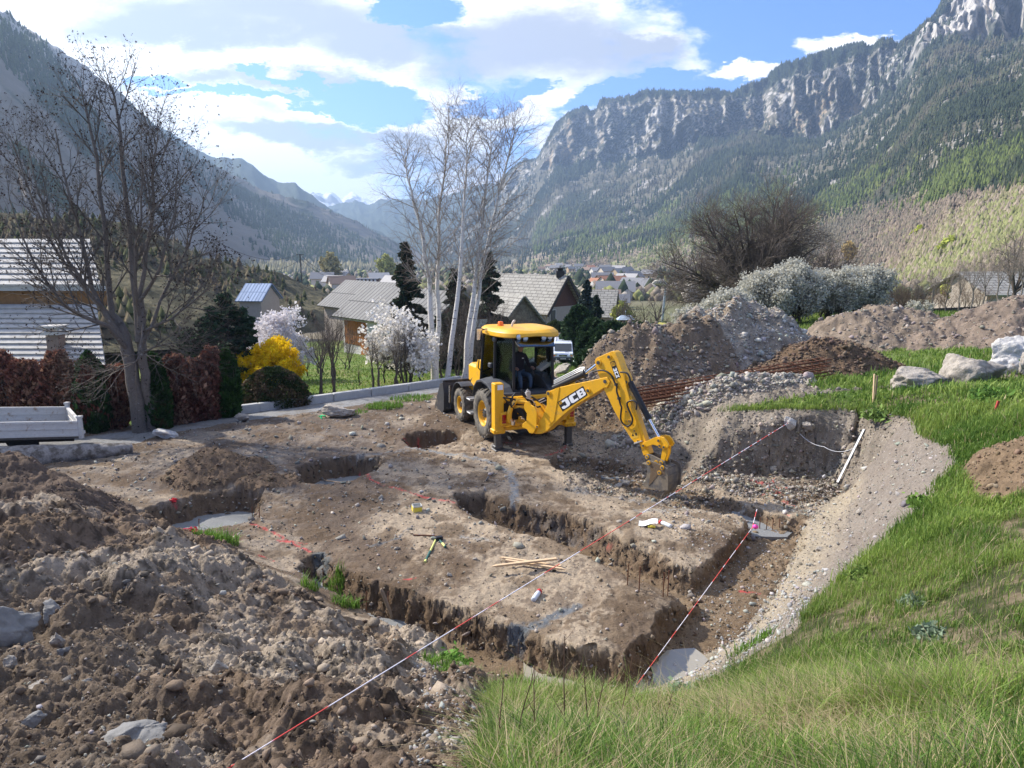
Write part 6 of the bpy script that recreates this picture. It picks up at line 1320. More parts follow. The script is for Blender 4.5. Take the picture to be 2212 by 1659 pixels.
# cab
cz0,cz1=1.42,2.95
PL=dict(CL=((-.47,-.84),(-.44,-.78)),CR=((.70,-.84),(.68,-.78)),BL=((-.74,-.10),(-.70,-.10)),BR=((.92,-.05),(.88,-.05)),AL=((-.80,.80),(-.74,.66)),AR=((.95,.85),(.90,.70)))
def P3(k,t): b,tp=PL[k];return Vector((b[0]+(tp[0]-b[0])*t,b[1]+(tp[1]-b[1])*t,cz0+(cz1-cz0)*t))
mb=MB()
for k in PL: mb.bar(P3(k,-.06),P3(k,1.02),.075,.075,.02)
for t in(0.,1.):
    L=['CL','BL','AL','AR','BR','CR']
    for i in range(6): mb.bar(P3(L[i],t),P3(L[(i+1)%6],t),.09,.08,.02)
mb.build('cab_frame',BLK,bl)
mb=MB();mb.prism([(-.78,.8),(-.72,-.1),(-.46,-.8),(.69,-.8),(.9,0),(.93,.8)],Matrix.Identity(4),1.25,1.36);mb.build('cab_floor',BLK,bl)
def pane(a,b,t0,t1,mat=GLS,name='window'):
    mb=MB();A=P3(a,t0);B=P3(b,t0);C=P3(b,t1);D=P3(a,t1);n=(B-A).cross(D-A).normalized()*.004;mb.add([A-n,B-n,C-n,D-n,A+n,B+n,C+n,D+n],[(0,3,2,1),(4,5,6,7),(0,1,5,4),(1,2,6,5),(2,3,7,6),(3,0,4,7)]);return mb.build(name,mat,bl)
wd=pane('CL','BL',.05,.97);pane('BL','AL',.05,.97);pane('AL','AR',.05,.97,GLC);pane('AR','BR',.05,.97);pane('BR','CR',.05,.97)
# sticker on the side glass
for (u,c,w_) in ((.08,WHT,.05),(.15,WHT,.05),(.22,WHT,.05),(.30,M('sticker_lime',(.55,.8,.1),rough=.5,var=0),.05),(.37,None,.05),(.44,None,.05)):
    A=P3('CL',.10);B=P3('BL',.04);p=B.lerp(A,.1+u);dd=(A-B).normalized();n=dd.cross(Vector((0,0,1))).normalized();n=n if n.x<0 else -n
    mb=MB();mb.box(p+n*.012+Vector((0,0,.03)),(.048,.004,.045),Matrix((dd,n,dd.cross(n))).transposed());mb.build('sticker',c or bpy.data.materials['sticker_lime'],wd)
# opened rear window, hinged at the roof, seen from below
A=hp(780,262,-.84);B=hp(1100,258,-.84);C_=hp(1130,345,-1.35);D_=hp(835,350,-1.35);n=(B-A).cross(D_-A).normalized()*.006
mb=MB();mb.add([A-n,B-n,C_-n,D_-n,A+n,B+n,C_+n,D_+n],[(0,3,2,1),(4,5,6,7),(0,1,5,4),(1,2,6,5),(2,3,7,6),(3,0,4,7)]);rw=mb.build('opened_window',glass('rear_glass',(.34,.40,.37),.10),bl)
mb=MB();mb.bar(D_,C_,.02,.02);mb.tube([A+Vector((.02,.02,-.05)),A.lerp(D_,.6)+Vector((0,0,-.05)),D_],.012,6);mb.build('window_edge',BLK,rw)
# hinges
for q in((640,285),(604,500)): mb=MB();c=xp(q[0],q[1],-.72);mb.box(c+Vector((-.05,0,0)),(.08,.2,.13),None,.02);mb.build('hinge',CHA,bl)
# roof: bulging moulded shell
def roof():
    ol=[(-.60,-.98),(-.2,-1.12),(.12,-1.06),(.45,-1.12),(.80,-1.0),(.98,-.6),(1.05,.1),(1.02,.75),(.85,.98),(.1,1.05),(-.7,.98),(-.88,.75),(-.90,.1),(-.82,-.5)]
    c=np.array([.08,0.]);lv=[(.97,2.905),(.98,2.91),(1.0,2.925),(1.0,2.935),(.985,3.03),(.98,3.04),(.88,3.10),(.86,3.105),(.6,3.13),(.2,3.135)];V=[];n=len(ol)
    for k,(s,z) in enumerate(lv):
        for x,y in ol:
            q=c+(np.array([x,y])-c)*s;zz=z
            if k>=6: zz+=.05*math.exp(-((q[0]-.5)/.35)**2-((q[1]+.5)/.5)**2)+.035*math.exp(-((q[0]+.45)/.3)**2)-.03*math.exp(-((q[0]-.0)/.2)**2)
            if k<4: zz+=.03*(y>.3)-.02*(abs(x-.1)<.2)*(y<-1)*0+ .05*math.exp(-((q[0]+.0)/.35)**2)*(y<-1)
            V.append((q[0],q[1],zz))
    Fs=[tuple(range(n-1,-1,-1)),tuple(range((len(lv)-1)*n,len(lv)*n))]+[(k*n+j,k*n+(j+1)%n,(k+1)*n+(j+1)%n,(k+1)*n+j) for k in range(len(lv)-1) for j in range(n)]
    mb=MB();mb.add(V,Fs);o=mb.build('roof',YEL,bl);
    for p in o.data.polygons:p.use_smooth=True
    s=o.modifiers.new('Sub','SUBSURF');s.levels=s.render_levels=2;return o
roof()
for q in((825,268),(880,277),(1033,272),(1083,265)):
    c=hp(q[0],q[1],-1.0);mb=MB();R=Matrix.Translation(c)@Matrix.Rotation(PI/2,4,'X');mb.lathe([(0,-.08),(.05,-.07),(.075,-.01),(.075,.03)],R,16);w=mb.build('work_lamp',BLK,bl);mb=MB();mb.lathe([(.070,.032),(.04,.045),(0,.05)],R,16);mb.lathe([(.0,.036),(.070,.032)],R,16);mb.build('lens',LEN,w)
c=hp(676,163,.1);mb=MB();mb.lathe([(.085,-.1),(.09,0),(.08,.02),(.07,.09),(.06,.10),(0,.105)],Matrix.Translation(c-Vector((0,0,.02))),16);mb.build('beacon',ORG,bl)
mb=MB();c=hp(768,165,-.3);mb.tube([c-Vector((0,0,.05)),c+Vector((.03,0,.04)),c+Vector((.08,0,.10)),c+Vector((.09,0,.13))],[.03,.035,.04,.02],8);mb.build('aerial_horn',M('horn_pale',(.6,.5,.4),rough=.5),bl)
# mirror on a hoop
c=xp(497,245,-1.15);mb=MB();mb.tube([xp(540,205,-.9),xp(515,215,-1.1),xp(522,300,-1.1),xp(505,400,-1.12),xp(490,520,-1.0),xp(520,555,-.8)],.016,6);mb.tube([xp(560,200,-.85),xp(540,205,-.95),c+Vector((0,0,.18))],.014,6);m_=mb.build('mirror_arm',BLK,bl)
mb=MB();mb.box(c,(.20,.05,.36),None,.04);mb.build('mirror_shell',BLK,m_);mb=MB();mb.box(c-Vector((0,.035,0)),(.16,.01,.31),None,.004);mb.build('mirror_glass',CHR,m_)
# interior
SEAT=hp(845,590,-.15);sx=SEAT.x
mb=MB();mb.box((sx,-.12,1.68),(.50,.50,.14),None,.05);mb.box((sx,.16,2.05),(.46,.13,.66),None,.05);mb.box((sx,-.1,1.5),(.34,.36,.24),None,.02);mb.box((sx,-.36,1.60),(.16,.02,.05));mb.build('seat',BLK,bl,.01)
mb=MB();mb.box((sx-.42,-.1,1.62),(.16,.6,.42),None,.03);mb.box((.66,-.15,1.62),(.18,.6,.44),None,.03);mb.box((.62,.6,1.7),(.4,.3,.6),None,.04);mb.tube([hp(950,470,-.5)+Vector((0,0,-.35)),hp(942,545,-.55),hp(935,520,-.6)],.02,6);mb.build('console',CHA,bl)
mb=MB();c=hp(1030,510,-.25);mb.box(c,(.36,.3,.10),Matrix.Rotation(-.5,3,'Y'),.02)
for k in range(5): mb.cyl(c+Vector((-.12+k*.05,-.05,.05+k*.025)),c+Vector((-.12+k*.05,-.06,.11+k*.025)),.012,6)
mb.build('control_panel',M('panel_grey',(.45,.45,.43),rough=.6),bl)
c=xp(700,470,-.25)+Vector((0,.25,0));mb=MB();R=Matrix.Translation(c)@Matrix.Rotation(.6,4,'X');pts=[R@Vector((.2*math.cos(a*PI/8),.2*math.sin(a*PI/8),0)) for a in range(17)];mb.tube(pts,.016,6)
for a in(0,2.1,4.2): mb.cyl(R@Vector((0,0,-.03)),R@Vector((.2*math.cos(a),.2*math.sin(a),0)),.012,5)
mb.cyl(R@Vector((0,0,0)),R@Vector((0,0,-.5)),.03,8);mb.build('steering_wheel',GRYM,bl)
# steps
mb=MB()
for z,y in((.55,1.0),(.95,1.02)):
    mb.box((-.98,y,z),(.26,.34,.04),None,.01)
    for k in(-1,1): mb.box((-.98,y+k*.15,z+.03),(.26,.03,.03))
mb.build('steps',GRYM,bl);mb=MB();mb.box((-.82,1.0,.8),(.12,.5,.7),None,.03);mb.build('side_tank',BLK,bl)
# loader arms and front bucket
def tracex(pts,x): return [(xp(a,b,x).y,xp(a,b,x).z) for a,b in pts]
MX=Matrix(((0,0,1,0),(1,0,0,0),(0,1,0,0),(0,0,0,1)))
arm=tracex([(500,452),(538,470),(545,600),(505,690),(462,712),(418,700),(440,640),(470,560)],-.60)
for s in(-1,1):
    mb=MB();x=s*.58;mb.prism(arm,MX,x-.07,x+.07);mb.prism([(1.5,1.15),(3.2,.55),(3.3,.42),(3.2,.36),(1.3,.98)],MX,x-.06,x+.06);o=mb.build('loader_arm',YEL,bl,.015)
    mb=MB();mb.cyl((x,1.4,1.7),(x,2.2,1.25),.055,10);mb.cyl((x,2.2,1.25),(x,2.9,.85),.03,8);mb.build('lift_cylinder',BLK,o)
mb=MB();pr=[(3.15,.22),(3.12,.75),(3.22,1.08),(3.30,1.10),(3.24,.78),(3.26,.3),(3.34,.2),(4.15,.10),(4.15,.05),(3.3,.08)]
mb.prism(pr,MX,-1.16,1.16);sd_=[(3.15,.22),(3.12,.75),(3.22,1.08),(3.5,1.0),(4.12,.2),(4.15,.05),(3.3,.08)]
for s in(-1,1): mb.prism(sd_,MX,s*1.16-.02,s*1.16+.02)
for k in range(5): mb.box((-.96+k*.48,3.12,.62),(.05,.08,.75),None,.01)
mb.box((0,3.26,1.12),(2.34,.1,.06),None,.01);mb.build('front_bucket',M('bucket_dark',(.045,.045,.05),rough=.55,var=.25,scale=4,col2=(.18,.15,.11),thr=(.55,.68)),bl,.006)
mb=MB();mb.cyl((-1.0,3.1,1.0),(-1.02,3.05,.45),.035,8);mb.build('bucket_pin',CHR,bl)
# stabilisers
def stab(s,foot):
    x=-1.06 if s<0 else 1.03;y=-1.15;mb=MB();ztop=1.80 if s<0 else 1.72
    mb.box((x,y,(ztop+.50)/2),(.25,.26,ztop-.50),None,.015);mb.box((x,y,.52),(.33,.30,.12),None,.02);mb.box((x-s*.14,y+.02,.72),(.14,.2,.14),None,.02);mb.box((x-s*.15,y+.02,1.35),(.12,.2,.2),None,.02);o=mb.build('stabiliser',YEL,bl)
    for q in((-.08,.52),(.08,.52)): mb=MB();mb.cyl((x+q[0],y-.15,q[1]),(x+q[0],y-.185,q[1]),.035,12);mb.build('bolt',RIM,o)
    mb=MB();mb.box((x,y,(.5+foot)/2),(.17,.17,.5-foot+.02),None,.02);l=mb.build('leg',GST,o);mb=MB();mb.box((x-s*.12,y-.0,foot+.03),(.50,.36,.05),None,.02);mb.box((x,y,foot+.10),(.24,.2,.1),None,.02);mb.build('foot_pad',GST,l)
    mb=MB();xx=x-s*.0+(.10 if s<0 else -.0);mb.add([(xx-.09,y-.14,1.02),(xx+.09,y-.14,1.05),(xx+.09,y-.14,.68),(xx-.09,y-.14,.66),(xx-.075,y-.20,.99),(xx+.075,y-.20,1.01),(xx+.075,y-.20,.72),(xx-.075,y-.20,.70)],[(0,3,2,1),(4,5,6,7),(0,1,5,4),(1,2,6,5),(2,3,7,6),(3,0,4,7)][::1]);b=mb.build('lamp_box',YEL,o)
    mb=MB();mb.box((xx,y-.205,.90),(.11,.02,.16),None,.005);mb.box((xx,y-.205,.78),(.11,.02,.06),None,.005);mb.build('tail_lamp',RED,b)
    if s<0: mb=MB();mb.box((x+.02,y-.134,ztop-.10),(.15,.006,.13));mb.build('label_plate',WHT,o)
stab(-1,-.02);stab(1,-.18)
# rear frame, slewing post, valve block, hoses
mb=MB();mb.box((0,-1.22,1.36),(1.9,.12,.10),None,.01);mb.box((0,-1.22,.72),(1.9,.12,.12),None,.01);mb.box((0,-1.12,.55),(2.0,.12,.10),None,.01);mb.build('rear_frame',YEL,bl,.008)
mb=MB();mb.box((0,-1.08,1.02),(1.8,.14,.60));mb.box((-.2,-1.2,1.05),(.6,.2,.45),None,.03);mb.build('back_plate',BLK,bl)
def tr(pts,o=0.): return [bp(a,b,o) for a,b in pts]
mb=MB();kp=tr([(895,800),(915,798),(938,830),(975,850),(988,900),(985,985),(985,1010),(960,1062),(925,1062),(905,1030),(865,1015),(868,985),(900,960),(905,900),(885,870),(880,830)],.15)
mb.prism(kp,MBM,.145,.20);mb.prism(kp,MBM,-.20,-.145);mb.build('slew_post',YEL,bl,.012)
mb=MB()
for (a,b,c_,d_) in((850,985,925,1000),(830,940,900,950),(820,890,905,905),(860,1010,930,1020),(780,850,905,850),(790,800,900,815)): mb.cyl(hp(a,b,-1.42),hp(c_,d_,-1.62),.055,10)
mb.build('slew_casting',YEL,bl,.01)
mb=MB();mb.tube([hp(880,800,-1.4),hp(815,790,-1.45),hp(770,830,-1.5),hp(752,890,-1.5),hp(748,950,-1.5),hp(768,985,-1.45),hp(830,990,-1.4)],.065,10);mb.build('guard_tube',YEL,bl)
mb=MB()
for (a,b,c_,d_,r_) in((845,940,890,945,.03),(835,925,900,930,.02),(780,985,780,960,.07)): mb.cyl(hp(a,b,-1.55),hp(c_,d_,-1.6),r_,10)
mb.build('slew_rod',CHR,bl)
hr=np.random.default_rng(5);mb=MB()
for k in range(9):
    a=hp(790+k*6,870+k*5,-1.5);b=hp(905,850+k*14,-1.62);mb.tube([a,a.lerp(b,.3)+Vector((0,-.08,.05*hr.random())),a.lerp(b,.7)+Vector((0,-.07,-.05)),b],.017,6)
for P in([(770,800),(775,760),(800,735),(850,735),(870,760)],[(860,720),(890,770),(960,820),(975,900),(975,960)],[(930,760),(990,800),(1030,820),(1060,850)],[(940,790),(1000,790),(1050,770)],[(900,800),(950,835),(985,850),(1035,830)],[(700,770),(760,775),(800,790)],[(850,705),(860,740),(900,790)],[(760,780),(765,850),(790,815)]):
    mb.tube([hp(a,b,-2.05) for a,b in P],.024,6)
mb.tube([hp(905,850,-1.62),hp(900,830,-1.85),hp(900,800,-2.05)],.02,6);mb.tube([hp(700,770,-2.05),hp(720,790,-1.7),hp(790,870,-1.5)],.02,6)
mb.tube([hp(985,850,-1.55),hp(1050,835,-1.6)],.075,10);mb.build('hoses',BLK,bl)
mb=MB()
for P in([(880,745),(900,700),(925,735)],[(885,770),(940,790),(965,830),(975,870)],[(990,800),(1040,775)],[(1000,815),(1055,790)]): mb.tube([hp(a,b,-2.08) for a,b in P],.014,6)
mb.box(hp(905,745,-1.45),(.10,.1,.2),None,.01);mb.build('steel_pipes',GRYM,bl)
# boom
bo=tr([(925,1040),(932,1015),(955,985),(985,975),(1015,940),(1040,890),(1058,830),(1062,740),(1078,716),(1170,682),(1290,655),(1380,638),(1470,618),(1512,608),(1560,600),(1585,640),(1560,690),(1535,690),(1420,762),(1300,832),(1200,912),(1120,987),(1065,1045),(1012,1072),(965,1072),(935,1062)],.13)
mb=MB();mb.prism(bo,MBM,-.13,.13);boom=mb.build('boom',YEL,bl,.014)
st=tr([(1125,695),(1165,683),(1120,960),(1078,1000)],.137);mb=MB();mb.prism(st,MBM,.13,.142);mb.build('boom_rib',YEL,boom)
def pin(cx,cy,o,r=.05,par=boom,l=.04,mat=GST):
    s,z=bp(cx,cy,o);mb=MB();mb.cyl(MBM@Vector((s,z,o-.01)),MBM@Vector((s,z,o+l*.6)),r*1.35,16);b=mb.build('pin_boss',YEL,par);mb=MB();mb.cyl(MBM@Vector((s,z,o-.01)),MBM@Vector((s,z,o+l)),r*.8,12);mb.build('pin',mat,b)
pin(940,1043,.15,.06);pin(1077,735,.13,.05);pin(1405,712,.13,.045);pin(985,1010,.2,.03)
def decal(q,name,strokes,o,par,logo,bg=BLK,brd=YEL):
    """q corner marks TL,TR,BR,BL in the close view; strokes in unit coordinates"""
    def mp(u,v,oo):
        x=(q[0][0]*(1-u)+q[1][0]*u)*(1-v)+(q[3][0]*(1-u)+q[2][0]*u)*v;y=(q[0][1]*(1-u)+q[1][1]*u)*(1-v)+(q[3][1]*(1-u)+q[2][1]*u)*v;return bp(x,y,oo)
    mb=MB();mb.prism([mp(*c_,o) for c_ in((0,0),(1,0),(1,1),(0,1))],MBM,o,o+.003);d=mb.build(name,bg,par)
    mb=MB()
    for P in strokes: mb.prism([mp(*c_,o) for c_ in P],MBM,o+.0035,o+.0065)
    mb.build('lettering',WHT,d)
    mb=MB();u0,v0,u1,v1=logo;mb.prism([mp(*c_,o) for c_ in((u0,v0),(u1,v0),(u1,v1),(u0,v1))],MBM,o+.0035,o+.005);e=mb.build('emblem',YEL,d)
    mb=MB();cu,cv=(u0+u1)/2,(v0+v1)/2;du,dv=(u1-u0)*.28,(v1-v0)*.28
    for a,b in((-1,-1),(0,-1),(1,-1),(-.5,0),(.5,0),(-1,1),(0,1),(1,1)): mb.prism([mp(cu+a*du+k*du*.32,cv+b*dv+l*dv*.32,o) for k,l in((-1,-1),(1,-1),(1,1),(-1,1))],MBM,o+.0052,o+.0065)
    mb.build('emblem_mark',BLK,e)
def R_(a,b,c_,d_): return [(a,b),(c_,b),(c_,d_),(a,d_)]
JCB=[R_(.24,.12,.36,.62),[(.24,.62),(.36,.62),(.36,.78),(.31,.90),(.10,.90),(.05,.80),(.05,.62),(.16,.62),(.16,.70),(.24,.70)],R_(.14,.12,.24,.30),
 [(.44,.12),(.67,.12),(.67,.33),(.53,.33),(.53,.69),(.67,.69),(.67,.90),(.46,.90),(.40,.80),(.40,.22)],
 R_(.71,.12,.81,.90),R_(.81,.12,.90,.29),R_(.81,.44,.90,.58),R_(.81,.73,.90,.90),[(.90,.12),(.94,.12),(.97,.22),(.97,.42),(.94,.51),(.88,.51),(.88,.29),(.90,.29)],[(.88,.51),(.94,.51),(.975,.60),(.975,.80),(.94,.90),(.90,.90),(.90,.73),(.88,.73)]]
decal(((1148,808),(1360,673),(1398,748),(1190,885)),'name_decal',JCB,.131,boom,(.03,.10,.13,.34))
# boom cylinder
mb=MB();a=bp(1140,690,0.);mb=MB();A=MBM@Vector((*bp(1120,690,0),0));B=MBM@Vector((*bp(1375,572,0),0));C_=MBM@Vector((*bp(1480,492,0),0));mb.cyl(A,B,.075,16);mb.cyl(A.lerp(B,.93),A.lerp(B,1.02),.09,16);bc=mb.build('boom_cylinder',BLK,bl);mb=MB();mb.cyl(B,C_,.04,12);mb.build('rod',CHR,bc)
mb=MB()
for dz in(.10,.14,.18):
    mb.tube([A+Vector((0,0,dz)),A.lerp(B,.5)+Vector((0,-.03,dz+.02)),A.lerp(B,.85)+Vector((0,-.02,dz+.02)),B+Vector((0,0,dz-.03))],.016,6)
mb.build('cylinder_pipes',GRYM,bc)
# dipper
dp=tr([(1456,476),(1464,446),(1480,436),(1595,386),(1612,384),(1628,396),(1650,450),(1675,520),(1700,590),(1722,690),(1752,800),(1790,920),(1838,1095),(1845,1130),(1790,1148),(1755,1108),(1680,990),(1612,870),(1570,775),(1520,680),(1478,550)],.10)
mb=MB();mb.prism(dp,MBM,-.10,.10);dip=mb.build('dipper',YEL,bl,.010)
mb=MB();mb.prism(tr([(1612,384),(1650,392),(1672,430),(1700,520),(1745,600),(1752,660),(1735,720),(1690,640),(1650,480)],-.02),MBM,-.14,.04);mb.build('dipper_head',YEL,dip,.01)
mb=MB();e0=MBM@Vector((*bp(1745,760,-.0),0));e1=MBM@Vector((*bp(1905,1240,-.0),0));mb.bar(e0,e1,.20,.16,.015,up=MBM.to_3x3()@Vector((0,0,1)));mb.build('extension_tube',YEL,dip)
mb=MB();mb.prism(tr([(1783,1143),(1845,1125),(1848,1134),(1788,1153)],.11),MBM,-.10,.13);mb.build('end_plate',M('worn_edge',(.5,.48,.42),rough=.6),dip)
for q in((1492,480,.055),(1579,432,.045),(1548,635,.055),(1724,640,.04)): pin(q[0],q[1],.10 if q[0]<1700 else .04,q[2],dip)
for q in((1722,885,.02),(1745,962,.025),(1790,1045,.02),(1818,1128,.02),(1722,962,.015)): pin(q[0],q[1],.10,q[2],dip,.03)
X3=[[(.40,.14),(.555,.14),(.58,.26),(.58,.42),(.56,.50),(.58,.58),(.58,.78),(.555,.88),(.40,.88),(.40,.70),(.51,.70),(.51,.58),(.44,.58),(.44,.42),(.51,.42),(.51,.32),(.40,.32)],[(.62,.14),(.77,.14),(.77,.34),(.685,.34),(.685,.68),(.77,.68),(.77,.88),(.64,.88),(.615,.78),(.615,.24)],
 [(.79,.14),(.86,.14),(.98,.88),(.91,.88)],[(.91,.14),(.98,.14),(.86,.88),(.79,.88)]]
decal(((1622,465),(1672,600),(1635,615),(1583,478)),'model_decal',X3,.101,dip,(.04,.12,.26,.88))
mb=MB()
for P in([(1440,560),(1490,545),(1540,548),(1590,580),(1620,640),(1640,680)],[(1640,680),(1640,720),(1655,770),(1668,820),(1680,850)],[(1680,850),(1672,940),(1690,985),(1730,1008),(1762,985),(1768,940),(1735,860),(1725,820),(1745,800),(1780,795),(1805,820),(1800,870)],[(1670,560),(1720,565),(1745,600),(1755,650)]):
    n=len(P);Q=[MBM@Vector((*bp(a,b,.14),.14)) for a,b in P];S=[]
    for k in range(n-1):
        p0,p1,p2,p3=Q[max(k-1,0)],Q[k],Q[k+1],Q[min(k+2,n-1)]
        for j in range(5): t=j/5;S.append(.5*((2*p1)+(p2-p0)*t+(2*p0-5*p1+4*p2-p3)*t*t+(3*p1-p0-3*p2+p3)*t**3))
    S.append(Q[-1]);mb.tube(S,.02,6)
mb.build('hose',BLK,dip)
mb=MB()
for q in((1635,660),(1660,775)): mb.box(MBM@Vector((*bp(*q,.11),.12)),(.06,.06,.06))
mb.build('hose_clamp',GST,dip)
# warning sticker
mb=MB();mb.prism(tr([(1762,1060),(1805,1052),(1818,1100),(1775,1110)],.102),MBM,.1,.1035);ws=mb.build('warning_sticker',M('sticker_yellow',(.72,.42,.05),rough=.5,var=.2,scale=40),dip)
mb=MB();mb.prism(tr([(1772,1066),(1784,1088),(1764,1090)],.104),MBM,.104,.106);mb.prism(tr([(1792,1064),(1804,1062),(1808,1084),(1796,1086)],.104),MBM,.104,.106);mb.build('sticker_mark',BLK,ws)
# bucket cylinder
A=MBM@Vector((*bp(1750,640,0),0));B=MBM@Vector((*bp(1905,945,0),0));C_=MBM@Vector((*bp(1988,1098,0),0));mb=MB();mb.cyl(A,B,.068,16);mb.cyl(A.lerp(B,.95),A.lerp(B,1.02),.078,16);q=mb.build('bucket_cylinder',BLK,bl);mb=MB();mb.cyl(B,C_,.036,12);mb.build('rod',CHR,q)
lv=tr([(1848,1162),(1858,1142),(1900,1125),(1960,1098),(2000,1094),(2030,1100),(2055,1130),(2072,1165),(2060,1188),(2030,1198),(2005,1190),(1985,1172),(1935,1160),(1890,1178),(1870,1192),(1855,1185)],.12)
mb=MB();mb.prism(lv,MBM,.085,.125);mb.prism(lv,MBM,-.125,-.085);lev=mb.build('tipping_lever',YEL,bl,.006)
for q in((1862,1168),(1988,1126),(2032,1180),(1998,1168)): pin(q[0],q[1],.125,.032,lev,.03)
mb=MB();l2=tr([(2020,1185),(2062,1175),(2056,1240),(2030,1310),(2003,1292),(2012,1235)],.08);mb.prism(l2,MBM,.045,.085);mb.prism(l2,MBM,-.085,-.045);mb.build('bucket_link',YEL,bl,.006)
mb=MB();hq=tr([(1872,1258),(1888,1240),(1915,1240),(1960,1262),(2035,1300),(2040,1332),(2000,1330),(1890,1290)],.12);mb.prism(hq,MBM,.08,.13);mb.prism(hq,MBM,-.13,-.08);qh=mb.build('quick_hitch',MUD,bl,.008)
for q in((1892,1262),(2008,1310),(1968,1308)): pin(q[0],q[1],.13,.035,qh,.03,MUD)
W2=.26;sp=tr([(1888,1305),(1900,1292),(1925,1292),(2030,1338),(2062,1360),(2070,1430),(2066,1542),(2010,1540),(1960,1527),(1872,1513),(1862,1497),(1882,1455),(1896,1385)],W2)
mb=MB()
for s in(-1,1): mb.prism(sp,MBM,s*W2-.015,s*W2+.015)
bk=tr([(1900,1300),(1960,1318),(2035,1330),(2085,1350),(2100,1400),(2098,1470),(2082,1530),(2060,1562)],0.)
n=len(bk)
for k in range(n-1):
    a=Vector(bk[k]);b=Vector(bk[k+1]);t=(b-a).normalized();nn=Vector((-t.y,t.x))*.02;mb.prism([a,b,b+nn,a+nn],MBM,-W2,W2)
for k in range(4): o_=-.2+k*.133;a=Vector(bk[-1]);mb.prism([a+Vector((-.03,.03)),a+Vector((.03,.02)),a+Vector((-.02,-.09))],MBM,o_-.025,o_+.025)
dbk=mb.build('digging_bucket',MUD,bl,.006)
mb=MB();mb.prism(tr([(1915,1300),(2030,1340),(2040,1410),(1985,1405),(1935,1470),(1905,1500),(1920,1390)],W2+.02),MBM,W2+.012,W2+.022);mb.build('dried_mud',M('dried_mud',(.15,.105,.065),rough=.95,var=.3,scale=20,bump=.01),dbk)
for q in((1905,1310),(2018,1350),(1995,1392)): pin(q[0],q[1],W2+.02,.035,dbk,.03,MUD)
# ---------------------------------------------------------------- driver
def person(name,label,nodes,edges,reg,mats,origin,parent=None,eps=None,rz=0.):
    me=bpy.data.meshes.new('skel');me.from_pydata([Vector(n[0]) for n in nodes],[Vector((0,0,0)) and e or e for e in edges],[]) if 0 else me.from_pydata([tuple(n[0]) for n in nodes],edges,[])
    ob=bpy.data.objects.new('skel',me);COL.objects.link(ob);sk=ob.modifiers.new('s','SKIN');sk.use_smooth_shade=True
    for i,n in enumerate(nodes): me.skin_vertices[0].data[i].radius=n[1]
    me.skin_vertices[0].data[0].use_root=True
    sb=ob.modifiers.new('d','SUBSURF');sb.levels=2
    dg=bpy.context.evaluated_depsgraph_get();dg.update();ev=ob.evaluated_get(dg);m2=bpy.data.meshes.new_from_object(ev);bpy.data.objects.remove(ob)
    for mt in mats:m2.materials.append(mt)
    N=np.array([n[0] for n in nodes])
    for p in m2.polygons:
        d=((N-np.array(p.center))**2).sum(1);p.material_index=reg[int(np.argmin(d))];p.use_smooth=True
    o=bpy.data.objects.new(name,m2);COL.objects.link(o);return o
skin=M('skin',(.42,.22,.15),rough=.6,var=.06,scale=10);jack=M('black_jacket',(.022,.018,.024),rough=.85,var=.25,scale=8);jean=M('blue_jeans',(.055,.085,.13),rough=.9,var=.25,scale=10);shoe=M('dark_shoes',(.05,.045,.04),rough=.8);hair=M('grey_hair',(.12,.11,.10),rough=.9)
hx=sx-.01;HD=hp(868,362,-.12);HX=HD.x
def driver():
    n=[];e=[];rg=[]
    def N(p,r,g,par=None):
        n.append((tuple(p),r if isinstance(r,tuple) else (r,r)));rg.append(g)
        if par is not None:e.append((par,len(n)-1))
        return len(n)-1
    pv=N((hx,-.02,1.80),(.16,.12),1);s1=N((hx,-.00,1.95),(.155,.115),0,pv);s2=N((hx,.0,2.12),(.175,.12),0,s1);s3=N((hx+.01,.0,2.28),(.18,.11),0,s2);nk=N((hx+.03,-.02,2.40),(.065,.065),0,s3);n2=N((hx+.04,-.03,2.45),(.055,.06),2,nk)
    h1=N((hx+.05,-.05,2.51),(.07,.085),2,n2);h2=N((hx+.055,-.05,2.59),(.078,.098),2,h1);h3=N((hx+.05,-.03,2.66),(.06,.075),3,h2);N((hx+.13,-.115,2.555),(.016,.018),2,h2)
    for s in(-1,1):
        sh=N((hx+s*.19,.0,2.30),.075,0,s3);el=N((hx+s*.27,-.08,2.06),.052,0,sh) ;el2=N((hx+s*.275,-.13,2.02),.05,0,el);wr=N((hx+s*.25,-.34,2.0),.036,0,el2);hd=N((hx+s*.245,-.40,2.01),(.032,.04),2,wr);pm=N((hx+s*.24,-.45,2.02),(.03,.042),2,hd)
        for k,(dx,L) in enumerate(((-.027,.05),(-.009,.06),(.009,.055),(.026,.04))):
            f=N((hx+s*.24+dx,-.485,2.015),.0095,2,pm);f=N((hx+s*.24+dx,-.50-L*.3,2.0),.009,2,f);N((hx+s*.24+dx,-.49-L*.2,2.0-L*.6),.008,2,f)
        t=N((hx+s*.24-s*.04,-.43,2.0),.011,2,hd);N((hx+s*.24-s*.05,-.47,1.985),.009,2,t)
        hp_=N((hx+s*.10,-.10,1.78),.095,1,pv);kn=N((hx+s*.15,-.42,1.80),.072,1,hp_);k2=N((hx+s*.155,-.47,1.76),.066,1,kn);cf=N((hx+s*.15,-.50,1.58),.058,1,k2);an=N((hx+s*.14,-.48,1.42),.045,4,cf);N((hx+s*.15,-.58,1.39),(.045,.035),4,an);
    return n,e,rg
n,e,rg=driver()
o=person('person','',n,e,rg,[jack,jean,skin,hair,shoe],None)
